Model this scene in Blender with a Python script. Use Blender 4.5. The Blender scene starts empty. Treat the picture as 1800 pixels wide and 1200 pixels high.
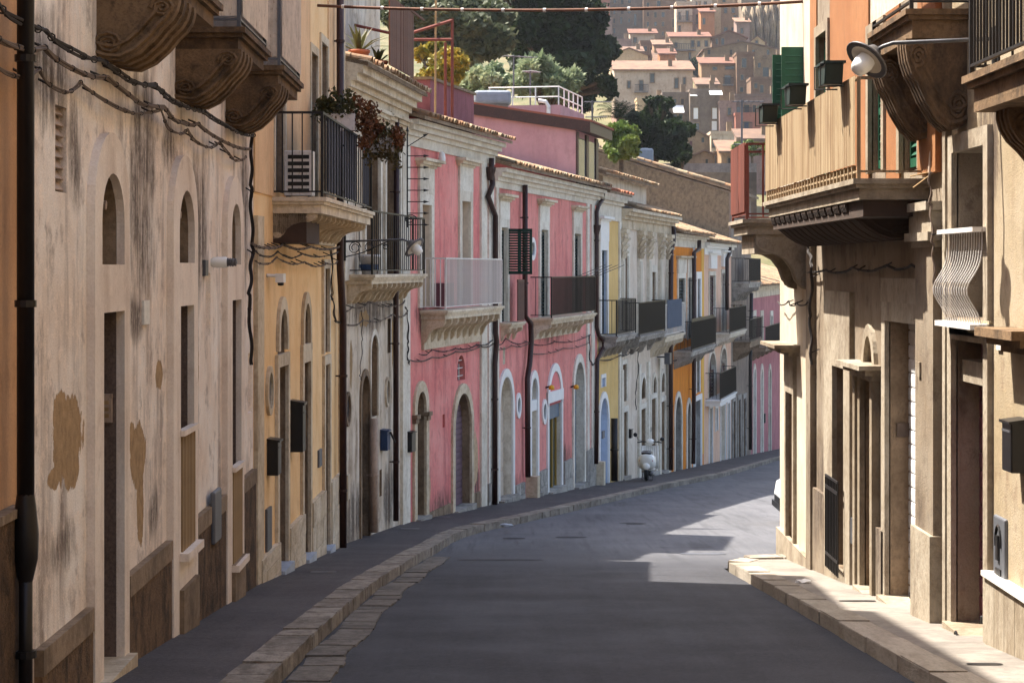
# Sicilian hill-town street, rebuilt object by object.
import bpy, bmesh, math, random
import numpy as np
from mathutils import Vector, Matrix
R = math.radians
random.seed(11); rng = np.random.default_rng(11)
scene = bpy.context.scene
col = scene.collection

# ---------------------------------------------------------------- camera, sky, sun, exposure
FPX = 3600.0; CX = 900.0; HY = 472.0           # focal length, centre column and horizon row in photo pixels; the eye is z = 0
cam_d = bpy.data.cameras.new('camera'); cam = bpy.data.objects.new('camera', cam_d); col.objects.link(cam)
cam.location = (0, 0, 0); cam.rotation_euler = (R(90), 0, 0)
cam_d.sensor_width = 36; cam_d.lens = 36 * FPX / 1800
cam_d.shift_y = -(600 - HY) / 1800
cam_d.clip_start = 0.1; cam_d.clip_end = 3000
scene.camera = cam

SUN = Vector((-1.0, 0.55, 1.9)).normalized()    # towards the sun: ahead and to the left
EL = math.asin(SUN.z); AZ = math.atan2(SUN.x, SUN.y)
world = bpy.data.worlds.new('World'); scene.world = world; world.use_nodes = True
wn = world.node_tree.nodes; wl = world.node_tree.links
sky = wn.new('ShaderNodeTexSky'); sky.sky_type = 'NISHITA'; sky.sun_disc = False
sky.sun_elevation = EL; sky.sun_rotation = AZ
sky.air_density = 1.0; sky.dust_density = 3.5; sky.ozone_density = 0.3
wl.new(sky.outputs[0], wn['Background'].inputs[0]); wn['Background'].inputs[1].default_value = 0.11
sun_d = bpy.data.lights.new('sun', 'SUN'); sun_d.energy = 4.6; sun_d.angle = R(0.5); sun_d.color = (1.0, 0.93, 0.82)
sun = bpy.data.objects.new('sun', sun_d); col.objects.link(sun)
sun.rotation_euler = SUN.to_track_quat('Z', 'Y').to_euler(); sun.location = (-40, 60, 90)
vs = scene.view_settings
vs.view_transform = 'Standard'; vs.look = 'None'; vs.gamma = 1; vs.use_curve_mapping = False
vs.exposure = 1.88
scene.render.engine = 'CYCLES'
scene.cycles.use_denoising = True
scene.cycles.max_bounces = 8; scene.cycles.diffuse_bounces = 5; scene.cycles.glossy_bounces = 3
scene.cycles.sample_clamp_indirect = 6

# ---------------------------------------------------------------- materials
def lin(c):
    return tuple(((v / 255) / 12.92 if v / 255 <= .04045 else ((v / 255 + .055) / 1.055) ** 2.4) for v in c)
def rgba(c): return (*lin(c), 1)
MATS = {}
class NT:
    """a tiny wrapper to write node trees tersely"""
    def __init__(s, name):
        s.m = bpy.data.materials.new(name); s.m.use_nodes = True; MATS[name] = s.m
        s.t = s.m.node_tree; s.n = s.t.nodes; s.l = s.t.links
        s.b = s.n['Principled BSDF']
        s.tc = s.n.new('ShaderNodeTexCoord').outputs['Object']
    def new(s, kind, ins=None, **kw):
        n = s.n.new(kind)
        for k, v in kw.items(): setattr(n, k, v)
        for k, v in (ins or {}).items():
            if hasattr(v, 'links'): s.l.new(v, n.inputs[k])
            else: n.inputs[k].default_value = v
        return n
    def mapped(s, scale=(1, 1, 1), loc=(0, 0, 0), src=None):
        return s.new('ShaderNodeMapping', {0: src or s.tc, 1: loc, 3: scale}).outputs[0]
    def noise(s, scale, detail=4, rough=.55, src=None, stretch=None, loc=(0, 0, 0)):
        v = src or s.tc
        if stretch: v = s.mapped(stretch, loc, v)
        return s.new('ShaderNodeTexNoise', {'Vector': v, 'Scale': scale, 'Detail': detail, 'Roughness': rough}).outputs[0]
    def ramp(s, v, a, b, ca=0., cb=1.):
        return s.new('ShaderNodeMapRange', {0: v, 1: a, 2: b, 3: ca, 4: cb}).outputs[0]
    def mix(s, f, a, b):
        n = s.n.new('ShaderNodeMix'); n.data_type = 'RGBA'
        for i, v in ((0, f), (6, a), (7, b)):
            if hasattr(v, 'links'): s.l.new(v, n.inputs[i])
            else: n.inputs[i].default_value = v
        return n.outputs[2]
    def math(s, op, a, b=0.):
        n = s.n.new('ShaderNodeMath'); n.operation = op
        for i, v in ((0, a), (1, b)):
            if hasattr(v, 'links'): s.l.new(v, n.inputs[i])
            else: n.inputs[i].default_value = v
        return n.outputs[0]
    def bump(s, h, strength=.3, dist=.02):
        n = s.new('ShaderNodeBump', {'Height': h, 'Strength': strength, 'Distance': dist})
        s.l.new(n.outputs[0], s.b.inputs['Normal'])
    def done(s, c, rough=.9, metal=0., spec=.3):
        if hasattr(c, 'links'): s.l.new(c, s.b.inputs['Base Color'])
        else: s.b.inputs['Base Color'].default_value = c
        s.b.inputs['Roughness'].default_value = rough if not hasattr(rough, 'links') else .5
        if hasattr(rough, 'links'): s.l.new(rough, s.b.inputs['Roughness'])
        s.b.inputs['Metallic'].default_value = metal
        s.b.inputs['Specular IOR Level'].default_value = spec
        return s.m

def plaster(name, c, c2, stain=(90, 78, 66), amt=.5, blotch=.6, streak=.5, bump=.35, patches=None, under=(150, 110, 62), dark=None):
    """old painted plaster: two tones, vertical rain streaks, flaked spots; patches = [(x, z, rx, rz)] where the coat has fallen off;
    dark = [(x, z, rx, rz)] areas of black rain growth"""
    t = NT(name)
    n1 = t.noise(.9, 6, .6)
    k = t.mix(t.ramp(n1, .38, .62), rgba(c), rgba(c2))
    n2 = t.noise(1.7, 6, .7, stretch=(1.5, 1.5, .2))
    k = t.mix(t.math('MULTIPLY', t.ramp(n2, .50, .66), streak), k, rgba(stain))
    n3 = t.noise(7, 6, .7)
    k = t.mix(t.math('MULTIPLY', t.ramp(n3, .52, .62), blotch * .6), k, rgba(tuple(min(255, v * 1.12) for v in c2)))
    n4 = t.noise(3.1, 8, .75, loc=(5, 2, 1), stretch=(1, 1, .8))
    k = t.mix(t.math('MULTIPLY', t.ramp(n4, .54, .64), amt * .75), k, rgba(stain))
    fine = t.noise(60, 3, .6)
    k = t.mix(t.ramp(fine, .4, .7, 0, .22), k, rgba(stain))
    h = t.math('ADD', t.math('MULTIPLY', n3, .6), t.math('MULTIPLY', fine, .35))
    sep = t.new('ShaderNodeSeparateXYZ', {0: t.tc}).outputs
    def blobs(lst, jag, fade):
        acc = None
        wob = t.math('MULTIPLY', t.math('SUBTRACT', t.noise(jag, 8, .72, stretch=(1.3, 1.3, .6)), .5), 4.2)
        for (x, z, rx, rz) in lst:
            dx = t.math('DIVIDE', t.math('SUBTRACT', sep[0], x), rx)
            dz = t.math('DIVIDE', t.math('SUBTRACT', sep[2], z), rz)
            r2 = t.math('ADD', t.math('MULTIPLY', dx, dx), t.math('MULTIPLY', dz, dz))
            v = t.math('SUBTRACT', 1.0, r2)
            acc = v if acc is None else t.math('MAXIMUM', acc, v)
        return t.ramp(t.math('ADD', acc, wob), 0, fade)
    if dark:
        dn = t.noise(26, 6, .8, stretch=(1.2, 1.2, .5))
        st = t.noise(5, 4, .7, stretch=(1.8, 1.8, .06))
        f = t.math('MULTIPLY', blobs(dark, 1.6, .9), t.ramp(t.math('ADD', t.math('MULTIPLY', dn, .5), t.math('MULTIPLY', st, .7)), .46, .62))
        k = t.mix(t.math('MULTIPLY', f, .9), k, rgba((74, 62, 54)))
    if patches:
        f = blobs(patches, 2.6, .05)
        rim = t.math('MULTIPLY', blobs(patches, 2.6, .6), .35); k = t.mix(rim, k, rgba(tuple(v * .8 for v in under)))
        un = t.mix(t.ramp(t.noise(9, 6, .7), .3, .7), rgba(under), rgba(tuple(v * .72 for v in under)))
        k = t.mix(f, k, un)
        h = t.math('SUBTRACT', h, t.math('MULTIPLY', f, 1.6))
    t.bump(h, bump, .03)
    return t.done(k, .92, spec=.2)

def stone(name, c, c2, scale=3., bump=.6, stain=(70, 60, 50), amt=.5, rough=.88):
    t = NT(name)
    oi = t.new('ShaderNodeObjectInfo').outputs['Random']
    src = t.new('ShaderNodeVectorMath', {0: t.tc, 1: t.new('ShaderNodeCombineXYZ', {0: t.math('MULTIPLY', oi, 37.), 1: t.math('MULTIPLY', oi, 11.), 2: t.math('MULTIPLY', oi, 5.)}).outputs[0]}, operation='ADD').outputs[0]
    n1 = t.noise(scale, 7, .65, src=src); n2 = t.noise(scale * 8, 5, .7, src=src)
    k = t.mix(t.ramp(t.math('ADD', n1, t.math('MULTIPLY', t.math('SUBTRACT', oi, .5), .3)), .3, .7), rgba(c), rgba(c2))
    n3 = t.noise(scale * .8, 6, .7, src=src, stretch=(1.2, 1.2, .75), loc=(3, 1, 2))
    k = t.mix(t.math('MULTIPLY', t.ramp(n3, .48, .62), amt), k, rgba(stain))
    k = t.mix(t.ramp(n2, .48, .7, 0, .38), k, rgba(stain))
    t.bump(t.math('ADD', n1, t.math('MULTIPLY', n2, .5)), bump, .03)
    return t.done(k, rough, spec=.25)

def paint(name, c, rough=.5, metal=0., var=.25, wear=None, spec=.4):
    t = NT(name)
    oi = t.new('ShaderNodeObjectInfo').outputs['Random']
    n = t.noise(6, 5, .65); n2 = t.noise(34, 4, .7, stretch=(1, 1, .4))
    k = t.mix(t.ramp(n, .3, .75), rgba(c), rgba(tuple(v * (1 - var) for v in c)))
    k = t.mix(t.ramp(oi, 0, 1, 0, .25), k, rgba(tuple(min(255, v * 1.15 + 4) for v in c)))
    if wear: k = t.mix(t.ramp(n2, .56, .68, 0, .75), k, rgba(wear))
    t.bump(n2, .15, .01)
    return t.done(k, rough, metal, spec)

def tiles_mat(name, cols):
    t = NT(name)
    g = t.new('ShaderNodeNewGeometry').outputs['Random Per Island']
    oi = t.new('ShaderNodeObjectInfo').outputs['Random']
    r = t.math('FRACT', t.math('ADD', g, t.math('MULTIPLY', oi, 3.7)))
    cr = t.n.new('ShaderNodeValToRGB'); t.l.new(r, cr.inputs[0])
    cr.color_ramp.elements[0].color = rgba(cols[0]); cr.color_ramp.elements[1].color = rgba(cols[-1])
    for i, c in enumerate(cols[1:-1]):
        e = cr.color_ramp.elements.new((i + 1) / (len(cols) - 1)); e.color = rgba(c)
    n = t.noise(14, 6, .75)
    k = t.mix(t.ramp(n, .5, .7, 0, .7), cr.outputs[0], rgba((84, 80, 70)))
    t.bump(n, .4, .02)
    return t.done(k, .92, spec=.2)

def leaf_mat(name, c, c2, c3):
    t = NT(name)
    g = t.new('ShaderNodeNewGeometry').outputs['Random Per Island']
    n = t.noise(.7, 3, .6)
    k = t.mix(g, rgba(c), rgba(c2))
    k = t.mix(t.ramp(n, .45, .65), k, rgba(c3))
    t.done(k, .6, spec=.25)
    tr = t.new('ShaderNodeBsdfTranslucent', {0: k}); mx = t.new('ShaderNodeMixShader', {0: .25})
    t.l.new(t.b.outputs[0], mx.inputs[1]); t.l.new(tr.outputs[0], mx.inputs[2])
    t.l.new(mx.outputs[0], t.n['Material Output'].inputs[0])
    return t.m

def glass_dark(name, c=(30, 36, 40)):
    t = NT(name); return t.done(rgba(c), .08, spec=.6)

stone('limestone', (216, 204, 182), (194, 176, 148), 1.6, .35, (120, 100, 78), .45)
stone('sandstone', (158, 148, 132), (134, 121, 102), 1.8, .45, (96, 80, 64), .55)
stone('white_stone', (226, 220, 206), (206, 196, 178), 1.6, .25, (150, 136, 116), .4)
stone('old_stone', (150, 130, 108), (118, 100, 80), 2.4, .5, (80, 66, 52), .6)
stone('carved_stone', (124, 100, 74), (90, 70, 50), 3., .5, (36, 28, 22), .6)
stone('grey_stone', (176, 170, 160), (140, 134, 126), 2., .5, (78, 74, 70), .6)
stone('rough_plinth', (122, 96, 70), (84, 64, 46), 5., 1.0, (40, 32, 26), .75)
stone('kerb_stone', (150, 141, 129), (116, 107, 97), 2.2, .6, (70, 62, 54), .55)
stone('pale_kerb', (158, 149, 136), (130, 121, 108), 1.5, .4, (104, 94, 82), .4)
stone('gutter_stone', (122, 115, 106), (96, 90, 83), 2.2, .6, (66, 60, 54), .5)
stone('granite', (120, 102, 92), (88, 74, 68), 40., .25, (52, 44, 40), .35)
stone('marble_sill', (226, 222, 214), (200, 196, 188), 2., .15, (150, 144, 136), .3, .5)
stone('blue_marble', (176, 184, 194), (150, 158, 170), 2., .2, (110, 112, 120), .3, .6)
stone('bare_stucco', (142, 124, 100), (112, 98, 80), 7., .7, (84, 74, 62), .6)
stone('rock', (150, 132, 108), (104, 92, 78), .35, 1.0, (60, 54, 48), .6)
stone('concrete', (132, 125, 117), (108, 102, 95), 1.2, .4, (84, 80, 76), .5)
paint('drain_brown', (58, 36, 32), .45, .2, .35, (84, 58, 46))
paint('drain_black', (34, 29, 28), .4, .3, .3)
paint('drain_tan', (170, 148, 130), .7, 0, .2, (110, 92, 78))
paint('iron_black', (34, 33, 34), .5, .3, .3, (66, 50, 40))
paint('iron_grey', (92, 92, 96), .5, .4, .3)
paint('white_metal', (214, 210, 206), .5, .1, .15, (150, 130, 112))
paint('white_paint', (226, 224, 220), .55, 0, .08)
paint('green_paint', (26, 58, 48), .5, 0, .35)
paint('bright_green_paint', (22, 82, 58), .5, 0, .3)
paint('dark_green_paint', (26, 44, 42), .5, 0, .35)
paint('oxblood_paint', (76, 28, 32), .5, 0, .35)
paint('purple_shutter', (110, 88, 100), .5, .1, .2, (128, 112, 110))
paint('wine_shutter', (112, 66, 76), .5, .1, .2)
paint('white_shutter', (214, 214, 216), .5, .1, .12, (160, 150, 140))
paint('blue_grey_shutter', (92, 110, 128), .5, .1, .2)
def ridged(name, c, c2, c3):
    t = NT(name); n = t.noise(1, 3, .6, stretch=(14, 14, .05)); n2 = t.noise(1, 4, .6, stretch=(40, 40, .15)); n3 = t.noise(3, 5, .7, stretch=(1, 1, .3))
    k = t.mix(t.ramp(n, .4, .62), rgba(c), rgba(c2)); k = t.mix(t.ramp(n2, .5, .62, 0, .7), k, rgba(c3)); k = t.mix(t.ramp(n3, .52, .66, 0, .5), k, rgba(c3)); t.bump(n2, .5, .02); t.done(k, .75, spec=.25)
ridged('cream_sheet', (162, 144, 116), (138, 116, 88), (108, 82, 58))
ridged('rust_ridged', (120, 66, 54), (94, 52, 44), (70, 42, 36))
stone('bark', (96, 82, 66), (70, 58, 46), 4., .8, (44, 38, 32), .5)
stone('hill_roof', (128, 98, 78), (98, 76, 62), .9, .6, (76, 64, 56), .6)
stone('hill_red_roof', (120, 82, 64), (98, 66, 52), .9, .6, (86, 62, 52), .5)
paint('pale_sheet', (206, 190, 172), .7, 0, .25, (140, 116, 96))
paint('rust_sheet', (112, 74, 54), .8, 0, .4, (66, 44, 34))
paint('rust_red', (128, 66, 54), .7, .1, .3, (104, 62, 50))
paint('brown_wood', (96, 62, 50), .7, 0, .35, (60, 42, 36))
paint('dark_wood', (40, 30, 27), .6, 0, .35)
paint('grey_paint', (112, 110, 112), .6, .1, .2)
paint('hatch_grey', (98, 100, 106), .55, .3, .2)
paint('door_blue', (184, 196, 214), .6, 0, .12)
paint('door_cream', (206, 190, 170), .6, 0, .18)
paint('door_brown', (96, 78, 66), .6, 0, .3)
paint('cloth_dark', (66, 66, 76), .95, 0, .25)
paint('cloth_slate', (74, 84, 100), .95, 0, .2)
paint('black_plastic', (22, 22, 24), .35, 0, .15)
paint('navy_box', (34, 56, 92), .4, .1, .2)
paint('tank_grey', (128, 136, 146), .6, 0, .15)
paint('rubber', (20, 20, 21), .8, 0, .1)
paint('scooter_cream', (236, 232, 222), .22, 0, .05, spec=.6)
paint('car_white', (232, 232, 234), .2, 0, .04, spec=.6)
paint('chrome', (190, 190, 192), .2, .9, .1)
paint('tail_red', (176, 26, 34), .25, 0, .1)
paint('lamp_enamel', (196, 186, 170), .45, 0, .1)
paint('lamp_back', (86, 84, 86), .5, .2, .2)
paint('yellow_plastic', (220, 160, 30), .5, 0, .1)
paint('yellow_metal', (170, 136, 60), .5, .3, .2)
paint('cable_grey', (108, 92, 80), .85, 0, .3, (70, 60, 54))
paint('cable_dark', (46, 40, 38), .8, 0, .3)
paint('terracotta', (172, 100, 70), .85, 0, .25)
paint('pot_white', (206, 202, 200), .6, 0, .2, (96, 110, 140))
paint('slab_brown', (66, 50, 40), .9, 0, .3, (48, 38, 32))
paint('straw', (170, 140, 100), .9, 0, .3)
paint('awning', (240, 240, 240), .8, 0, .04)
paint('tympanum_pink', (212, 122, 120), .9, 0, .08)
glass_dark('pane_dark'); glass_dark('pane_teal', (52, 70, 72)); glass_dark('pane_grey', (70, 76, 82))
t = NT('lamp_glass'); t.done(rgba((226, 226, 222)), .25, spec=.5)
tiles_mat('roof_tiles', [(158, 130, 100), (126, 98, 74), (174, 152, 122), (112, 100, 84), (162, 120, 88)])
tiles_mat('red_tiles', [(160, 98, 72), (138, 80, 62), (176, 122, 92), (126, 92, 76)])
leaf_mat('leaf_dark', (28, 44, 18), (44, 62, 24), (20, 32, 16))
leaf_mat('leaf_olive', (128, 140, 108), (96, 112, 80), (150, 156, 120))
leaf_mat('leaf_grey', (78, 84, 60), (60, 68, 46), (92, 96, 70))
leaf_mat('leaf_bright', (92, 112, 44), (70, 92, 34), (112, 122, 54))
leaf_mat('leaf_autumn', (134, 120, 44), (90, 100, 40), (168, 136, 48))
leaf_mat('leaf_dry', (110, 66, 40), (78, 56, 36), (134, 84, 48))
leaf_mat('leaf_geranium', (74, 72, 40), (54, 58, 34), (96, 78, 44))

def asphalt(name, c, c2, seam_y=None, c_old=None):
    t = NT(name)
    g = t.new('ShaderNodeNewGeometry').outputs['Position']
    fine = t.noise(90, 3, .7, src=g); mid = t.noise(.7, 6, .6, src=g); big = t.noise(.12, 3, .5, src=g)
    k = t.mix(t.ramp(mid, .35, .7), rgba(c), rgba(c2))
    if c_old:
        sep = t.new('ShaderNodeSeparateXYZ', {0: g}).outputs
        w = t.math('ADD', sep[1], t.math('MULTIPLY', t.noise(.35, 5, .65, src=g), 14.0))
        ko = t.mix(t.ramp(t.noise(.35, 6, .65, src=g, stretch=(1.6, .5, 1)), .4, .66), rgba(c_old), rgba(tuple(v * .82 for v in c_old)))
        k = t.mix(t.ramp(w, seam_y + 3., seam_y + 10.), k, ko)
    # fine cracks
    vo = t.new('ShaderNodeTexVoronoi', {'Vector': t.new('ShaderNodeVectorMath', {0: g, 1: t.new('ShaderNodeVectorMath', {0: t.new('ShaderNodeTexNoise', {'Vector': g, 'Scale': 1.2}).outputs[1], 3: .9}, operation='SCALE').outputs[0]}, operation='ADD').outputs[0], 'Scale': .33}, feature='DISTANCE_TO_EDGE').outputs[0]
    cr = t.math('MULTIPLY', t.ramp(vo, .0, .012, 1, 0), t.ramp(big, .46, .52))
    k = t.mix(t.math('MULTIPLY', cr, .7), k, rgba((30, 29, 31)))
    tw = t.noise(1, 5, .65, src=g, stretch=(3.5, .16, 1)); k = t.mix(t.ramp(tw, .48, .66, 0, .45), k, rgba(tuple(min(255, v * 1.3) for v in c)))
    k = t.mix(t.ramp(tw, .36, .46, .4, 0), k, rgba(tuple(v * .72 for v in c)))
    gr = t.noise(22, 5, .85, src=g); k = t.mix(t.ramp(gr, .47, .6, 0, .5), k, rgba(tuple(min(255, v * 1.45) for v in c)))
    k = t.mix(t.ramp(gr, .36, .47, .45, 0), k, rgba(tuple(v * .6 for v in c)))
    k = t.mix(t.ramp(fine, .45, .7, 0, .5), k, rgba(tuple(min(255, v * 1.7) for v in c)))
    sp = t.noise(1.6, 5, .7, src=g, stretch=(1, .4, 1))
    k = t.mix(t.ramp(sp, .62, .72, 0, .35), k, rgba(tuple(v * .7 for v in c)))
    t.bump(t.math('ADD', fine, t.math('MULTIPLY', mid, .6)), .5, .012)
    return t.done(k, t.ramp(mid, .3, .7, .72, .9), spec=.3)
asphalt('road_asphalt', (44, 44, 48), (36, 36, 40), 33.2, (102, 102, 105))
asphalt('pavement_asphalt', (62, 57, 57), (51, 47, 47))
asphalt('tar', (34, 33, 35), (28, 27, 29))
def ground_mat():
    t = NT('earth'); g = t.new('ShaderNodeNewGeometry').outputs['Position']
    n = t.noise(.2, 7, .65, src=g); n2 = t.noise(3, 5, .7, src=g)
    k = t.mix(t.ramp(n, .38, .62), rgba((110, 100, 74)), rgba((76, 80, 50)))
    k = t.mix(t.ramp(n2, .5, .75, 0, .5), k, rgba((134, 120, 94)))
    t.bump(n2, .6, .1); t.done(k, .95, spec=.15)
ground_mat()

def haze_mat():
    m = bpy.data.materials.new('haze_air'); m.use_nodes = True; MATS['haze_air'] = m; nt = m.node_tree; nt.nodes.clear()
    o = nt.nodes.new('ShaderNodeOutputMaterial'); v = nt.nodes.new('ShaderNodeVolumePrincipled'); v.inputs['Color'].default_value = (.86, .9, 1, 1); v.inputs['Density'].default_value = .00014; v.inputs['Anisotropy'].default_value = .2
    nt.links.new(v.outputs[0], o.inputs['Volume'])
haze_mat()

# ---------------------------------------------------------------- mesh and object helpers
class MB:
    def __init__(s): s.v = []; s.f = []; s.mi = []; s.cur = 0
    def poly(s, pts):
        i = len(s.v); s.v += [tuple(p) for p in pts]; s.f.append(tuple(range(i, i + len(pts)))); s.mi.append(s.cur); return s
    def box(s, x0, x1, y0, y1, z0, z1):
        x0, x1 = min(x0, x1), max(x0, x1); y0, y1 = min(y0, y1), max(y0, y1); z0, z1 = min(z0, z1), max(z0, z1)
        i = len(s.v)
        s.v += [(x0, y0, z0), (x1, y0, z0), (x1, y1, z0), (x0, y1, z0), (x0, y0, z1), (x1, y0, z1), (x1, y1, z1), (x0, y1, z1)]
        for q in ((0, 3, 2, 1), (4, 5, 6, 7), (0, 1, 5, 4), (1, 2, 6, 5), (2, 3, 7, 6), (3, 0, 4, 7)):
            s.f.append(tuple(i + k for k in q)); s.mi.append(s.cur)
        return s
    def prism(s, pts, fn):
        """pts: 2-D outline; fn(p, 0|1) -> 3-D point on one of the two caps"""
        n = len(pts); i = len(s.v)
        s.v += [tuple(fn(p, 0)) for p in pts] + [tuple(fn(p, 1)) for p in pts]
        s.f.append(tuple(i + k for k in range(n))); s.f.append(tuple(i + n + k for k in reversed(range(n)))); s.mi += [s.cur] * 2
        for k in range(n):
            s.f.append((i + (k + 1) % n, i + k, i + n + k, i + n + (k + 1) % n)); s.mi.append(s.cur)
        return s
    def tube(s, pts, r, n=6, cap=True):
        pts = [Vector(p) for p in pts]; m = len(pts)
        rr = r if hasattr(r, '__len__') else [r] * m
        i0 = len(s.v); up = Vector((0.13, 0.27, .95)).normalized(); prev = None
        for k, p in enumerate(pts):
            t = (pts[min(k + 1, m - 1)] - pts[max(k - 1, 0)])
            t = t.normalized() if t.length > 1e-9 else Vector((0, 0, 1))
            a = (prev - t * prev.dot(t)) if prev else t.cross(up)
            if a.length < 1e-4: a = t.cross(Vector((1, .1, 0)))
            a.normalize(); b = t.cross(a); prev = a
            for j in range(n):
                w = 2 * math.pi * j / n
                s.v.append(tuple(p + (a * math.cos(w) + b * math.sin(w)) * rr[k]))
        for k in range(m - 1):
            for j in range(n):
                s.f.append((i0 + k * n + j, i0 + k * n + (j + 1) % n, i0 + (k + 1) * n + (j + 1) % n, i0 + (k + 1) * n + j)); s.mi.append(s.cur)
        if cap:
            s.f.append(tuple(i0 + j for j in reversed(range(n)))); s.f.append(tuple(i0 + (m - 1) * n + j for j in range(n))); s.mi += [s.cur] * 2
        return s
    def lathe(s, prof, c=(0, 0, 0), ax=Vector((0, 0, 1)), n=16):
        """prof: (radius, height along ax)"""
        ax = Vector(ax).normalized(); a = ax.orthogonal().normalized(); b = ax.cross(a); c = Vector(c); i0 = len(s.v)
        for (r, h) in prof:
            for j in range(n):
                w = 2 * math.pi * j / n
                s.v.append(tuple(c + ax * h + (a * math.cos(w) + b * math.sin(w)) * r))
        for k in range(len(prof) - 1):
            for j in range(n):
                s.f.append((i0 + k * n + j, i0 + k * n + (j + 1) % n, i0 + (k + 1) * n + (j + 1) % n, i0 + (k + 1) * n + j)); s.mi.append(s.cur)
        return s
    def mesh(s, name, mats, zb=0., smooth=False):
        me = bpy.data.meshes.new(name)
        me.from_pydata([(x, y, z - zb) for x, y, z in s.v] if zb else s.v, [], s.f)
        for m in (mats if isinstance(mats, (list, tuple)) else [mats]): me.materials.append(MATS[m])
        if isinstance(mats, (list, tuple)) and len(mats) > 1: me.polygons.foreach_set('material_index', s.mi)
        if smooth: me.polygons.foreach_set('use_smooth', [True] * len(me.polygons))
        me.update(); return me

def link(name, me, parent=None, loc=(0, 0, 0), rot=(0, 0, 0), sc=(1, 1, 1)):
    o = bpy.data.objects.new(name, me); col.objects.link(o)
    o.location = loc; o.rotation_euler = rot; o.scale = sc
    if parent: o.parent = parent
    return o
def tag(o, label, cat, group=None):
    o['label'] = label; o['category'] = cat
    if group: o['group'] = group
    return o
def thing(name, label, cat, loc=(0, 0, 0), rz=0., group=None):
    return tag(link(name, None, None, loc, (0, 0, rz)), label, cat, group)
def struct(name, me): o = link(name, me); o['kind'] = 'structure'; return o
CACHE = {}
def unit_box(mat, key='box'):
    """a shared unit cube, 0..1 on each axis"""
    k = (key, mat)
    if k not in CACHE: CACHE[k] = MB().box(0, 1, 0, 1, 0, 1).mesh(key, mat)
    return CACHE[k]
def bar(name, parent, mat, x0, x1, y0, y1, z0, z1):
    return link(name, unit_box(mat, name), parent, (min(x0, x1), min(y0, y1), min(z0, z1)), (0, 0, 0), (abs(x1 - x0), abs(y1 - y0), abs(z1 - z0)))
def soften(o, w=.01, seg=2):
    m = o.modifiers.new('bevel', 'BEVEL'); m.width = w; m.segments = seg; m.limit_method = 'ANGLE'; return o

# ---------------------------------------------------------------- the lie of the land
GY = [-30, 0, 16, 24, 34, 40, 48, 62, 78.3, 100, 126, 160, 220]
GZ = [.8, -1.70, -3.03, -3.70, -4.58, -4.97, -5.5, -6.53, -7.77, -9.25, -11.1, -13.4, -16.0]
def zg(y): return float(np.interp(y, GY, GZ))       # top of the pavements; the road lies KH lower
KH = .13
def P(px, py, d): return Vector(((px - CX) / FPX * d, d, (HY - py) / FPX * d))

class Fac:
    """a house front: plan line from A to B (left to right seen from the street); local x along it, y into the house, z up"""
    def __init__(s, name, label, A, B, cat='house'):
        s.A = Vector((*A, 0)); B = Vector((*B, 0)); s.L = (B - s.A).length; s.u = (B - s.A) / s.L
        s.v = Vector((-s.u.y, s.u.x, 0)); s.zb = zg((A[1] + B[1]) / 2)
        s.e = thing(name, label, cat, (A[0], A[1], s.zb), math.atan2(s.u.y, s.u.x))
    def at(s, px, py=HY, off=0.):
        """photo pixel -> (x, z) on the plane y = off of this front"""
        r = Vector(((px - CX) / FPX, 1, 0)); t = (s.A.dot(s.v) + off) / r.dot(s.v)
        return (r * t - s.A).dot(s.u), (HY - py) / FPX * t
    def x(s, px, off=0.): return s.at(px, HY, off)[0]
    def z(s, px, py, off=0.): return s.at(px, py, off)[1]
    def world(s, x, y, z): p = s.A + s.u * x + s.v * y; return Vector((p.x, p.y, z))
    def g(s, x): return zg((s.A + s.u * x).y)
    def part(s, name, mb, mats, parent=None, smooth=False):
        return link(name, mb.mesh(name, mats, s.zb, smooth), parent or s.e)
    def bar(s, name, mat, x0, x1, y0, y1, z0, z1, parent=None):
        return bar(name, parent or s.e, mat, x0, x1, y0, y1, z0 - s.zb, z1 - s.zb)

class Op:
    def __init__(s, F, pl, pr, yt, yb=None, arch=0., depth=.28, rmat=0, niche=False, z0=None):
        s.x0, s.x1 = sorted((F.x(pl), F.x(pr))); pm = (pl + pr) / 2
        s.z1 = F.z(pm, yt); s.xc = (s.x0 + s.x1) / 2; s.hw = (s.x1 - s.x0) / 2
        s.z0 = (F.g(s.xc) - .06 if yb is None else F.z(pm, yb)) if z0 is None else z0
        s.rise = arch * s.hw; s.depth = depth; s.rmat = rmat; s.niche = niche
    def top(s, x):
        if s.rise <= 0: return s.z1
        q = max(0., 1 - ((x - s.xc) / s.hw) ** 2)
        return s.z1 - s.rise + s.rise * math.sqrt(q)
    def curve(s, w=0., n=12):
        """points over the head from left to right, pushed out by w"""
        if s.rise <= 0: return [(s.x0 - w, s.z1 + w), (s.x1 + w, s.z1 + w)]
        return [(s.xc - (s.hw + w) * math.cos(math.pi * k / n), s.z1 - s.rise + (s.rise + w) * math.sin(math.pi * k / n)) for k in range(n + 1)]

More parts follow.
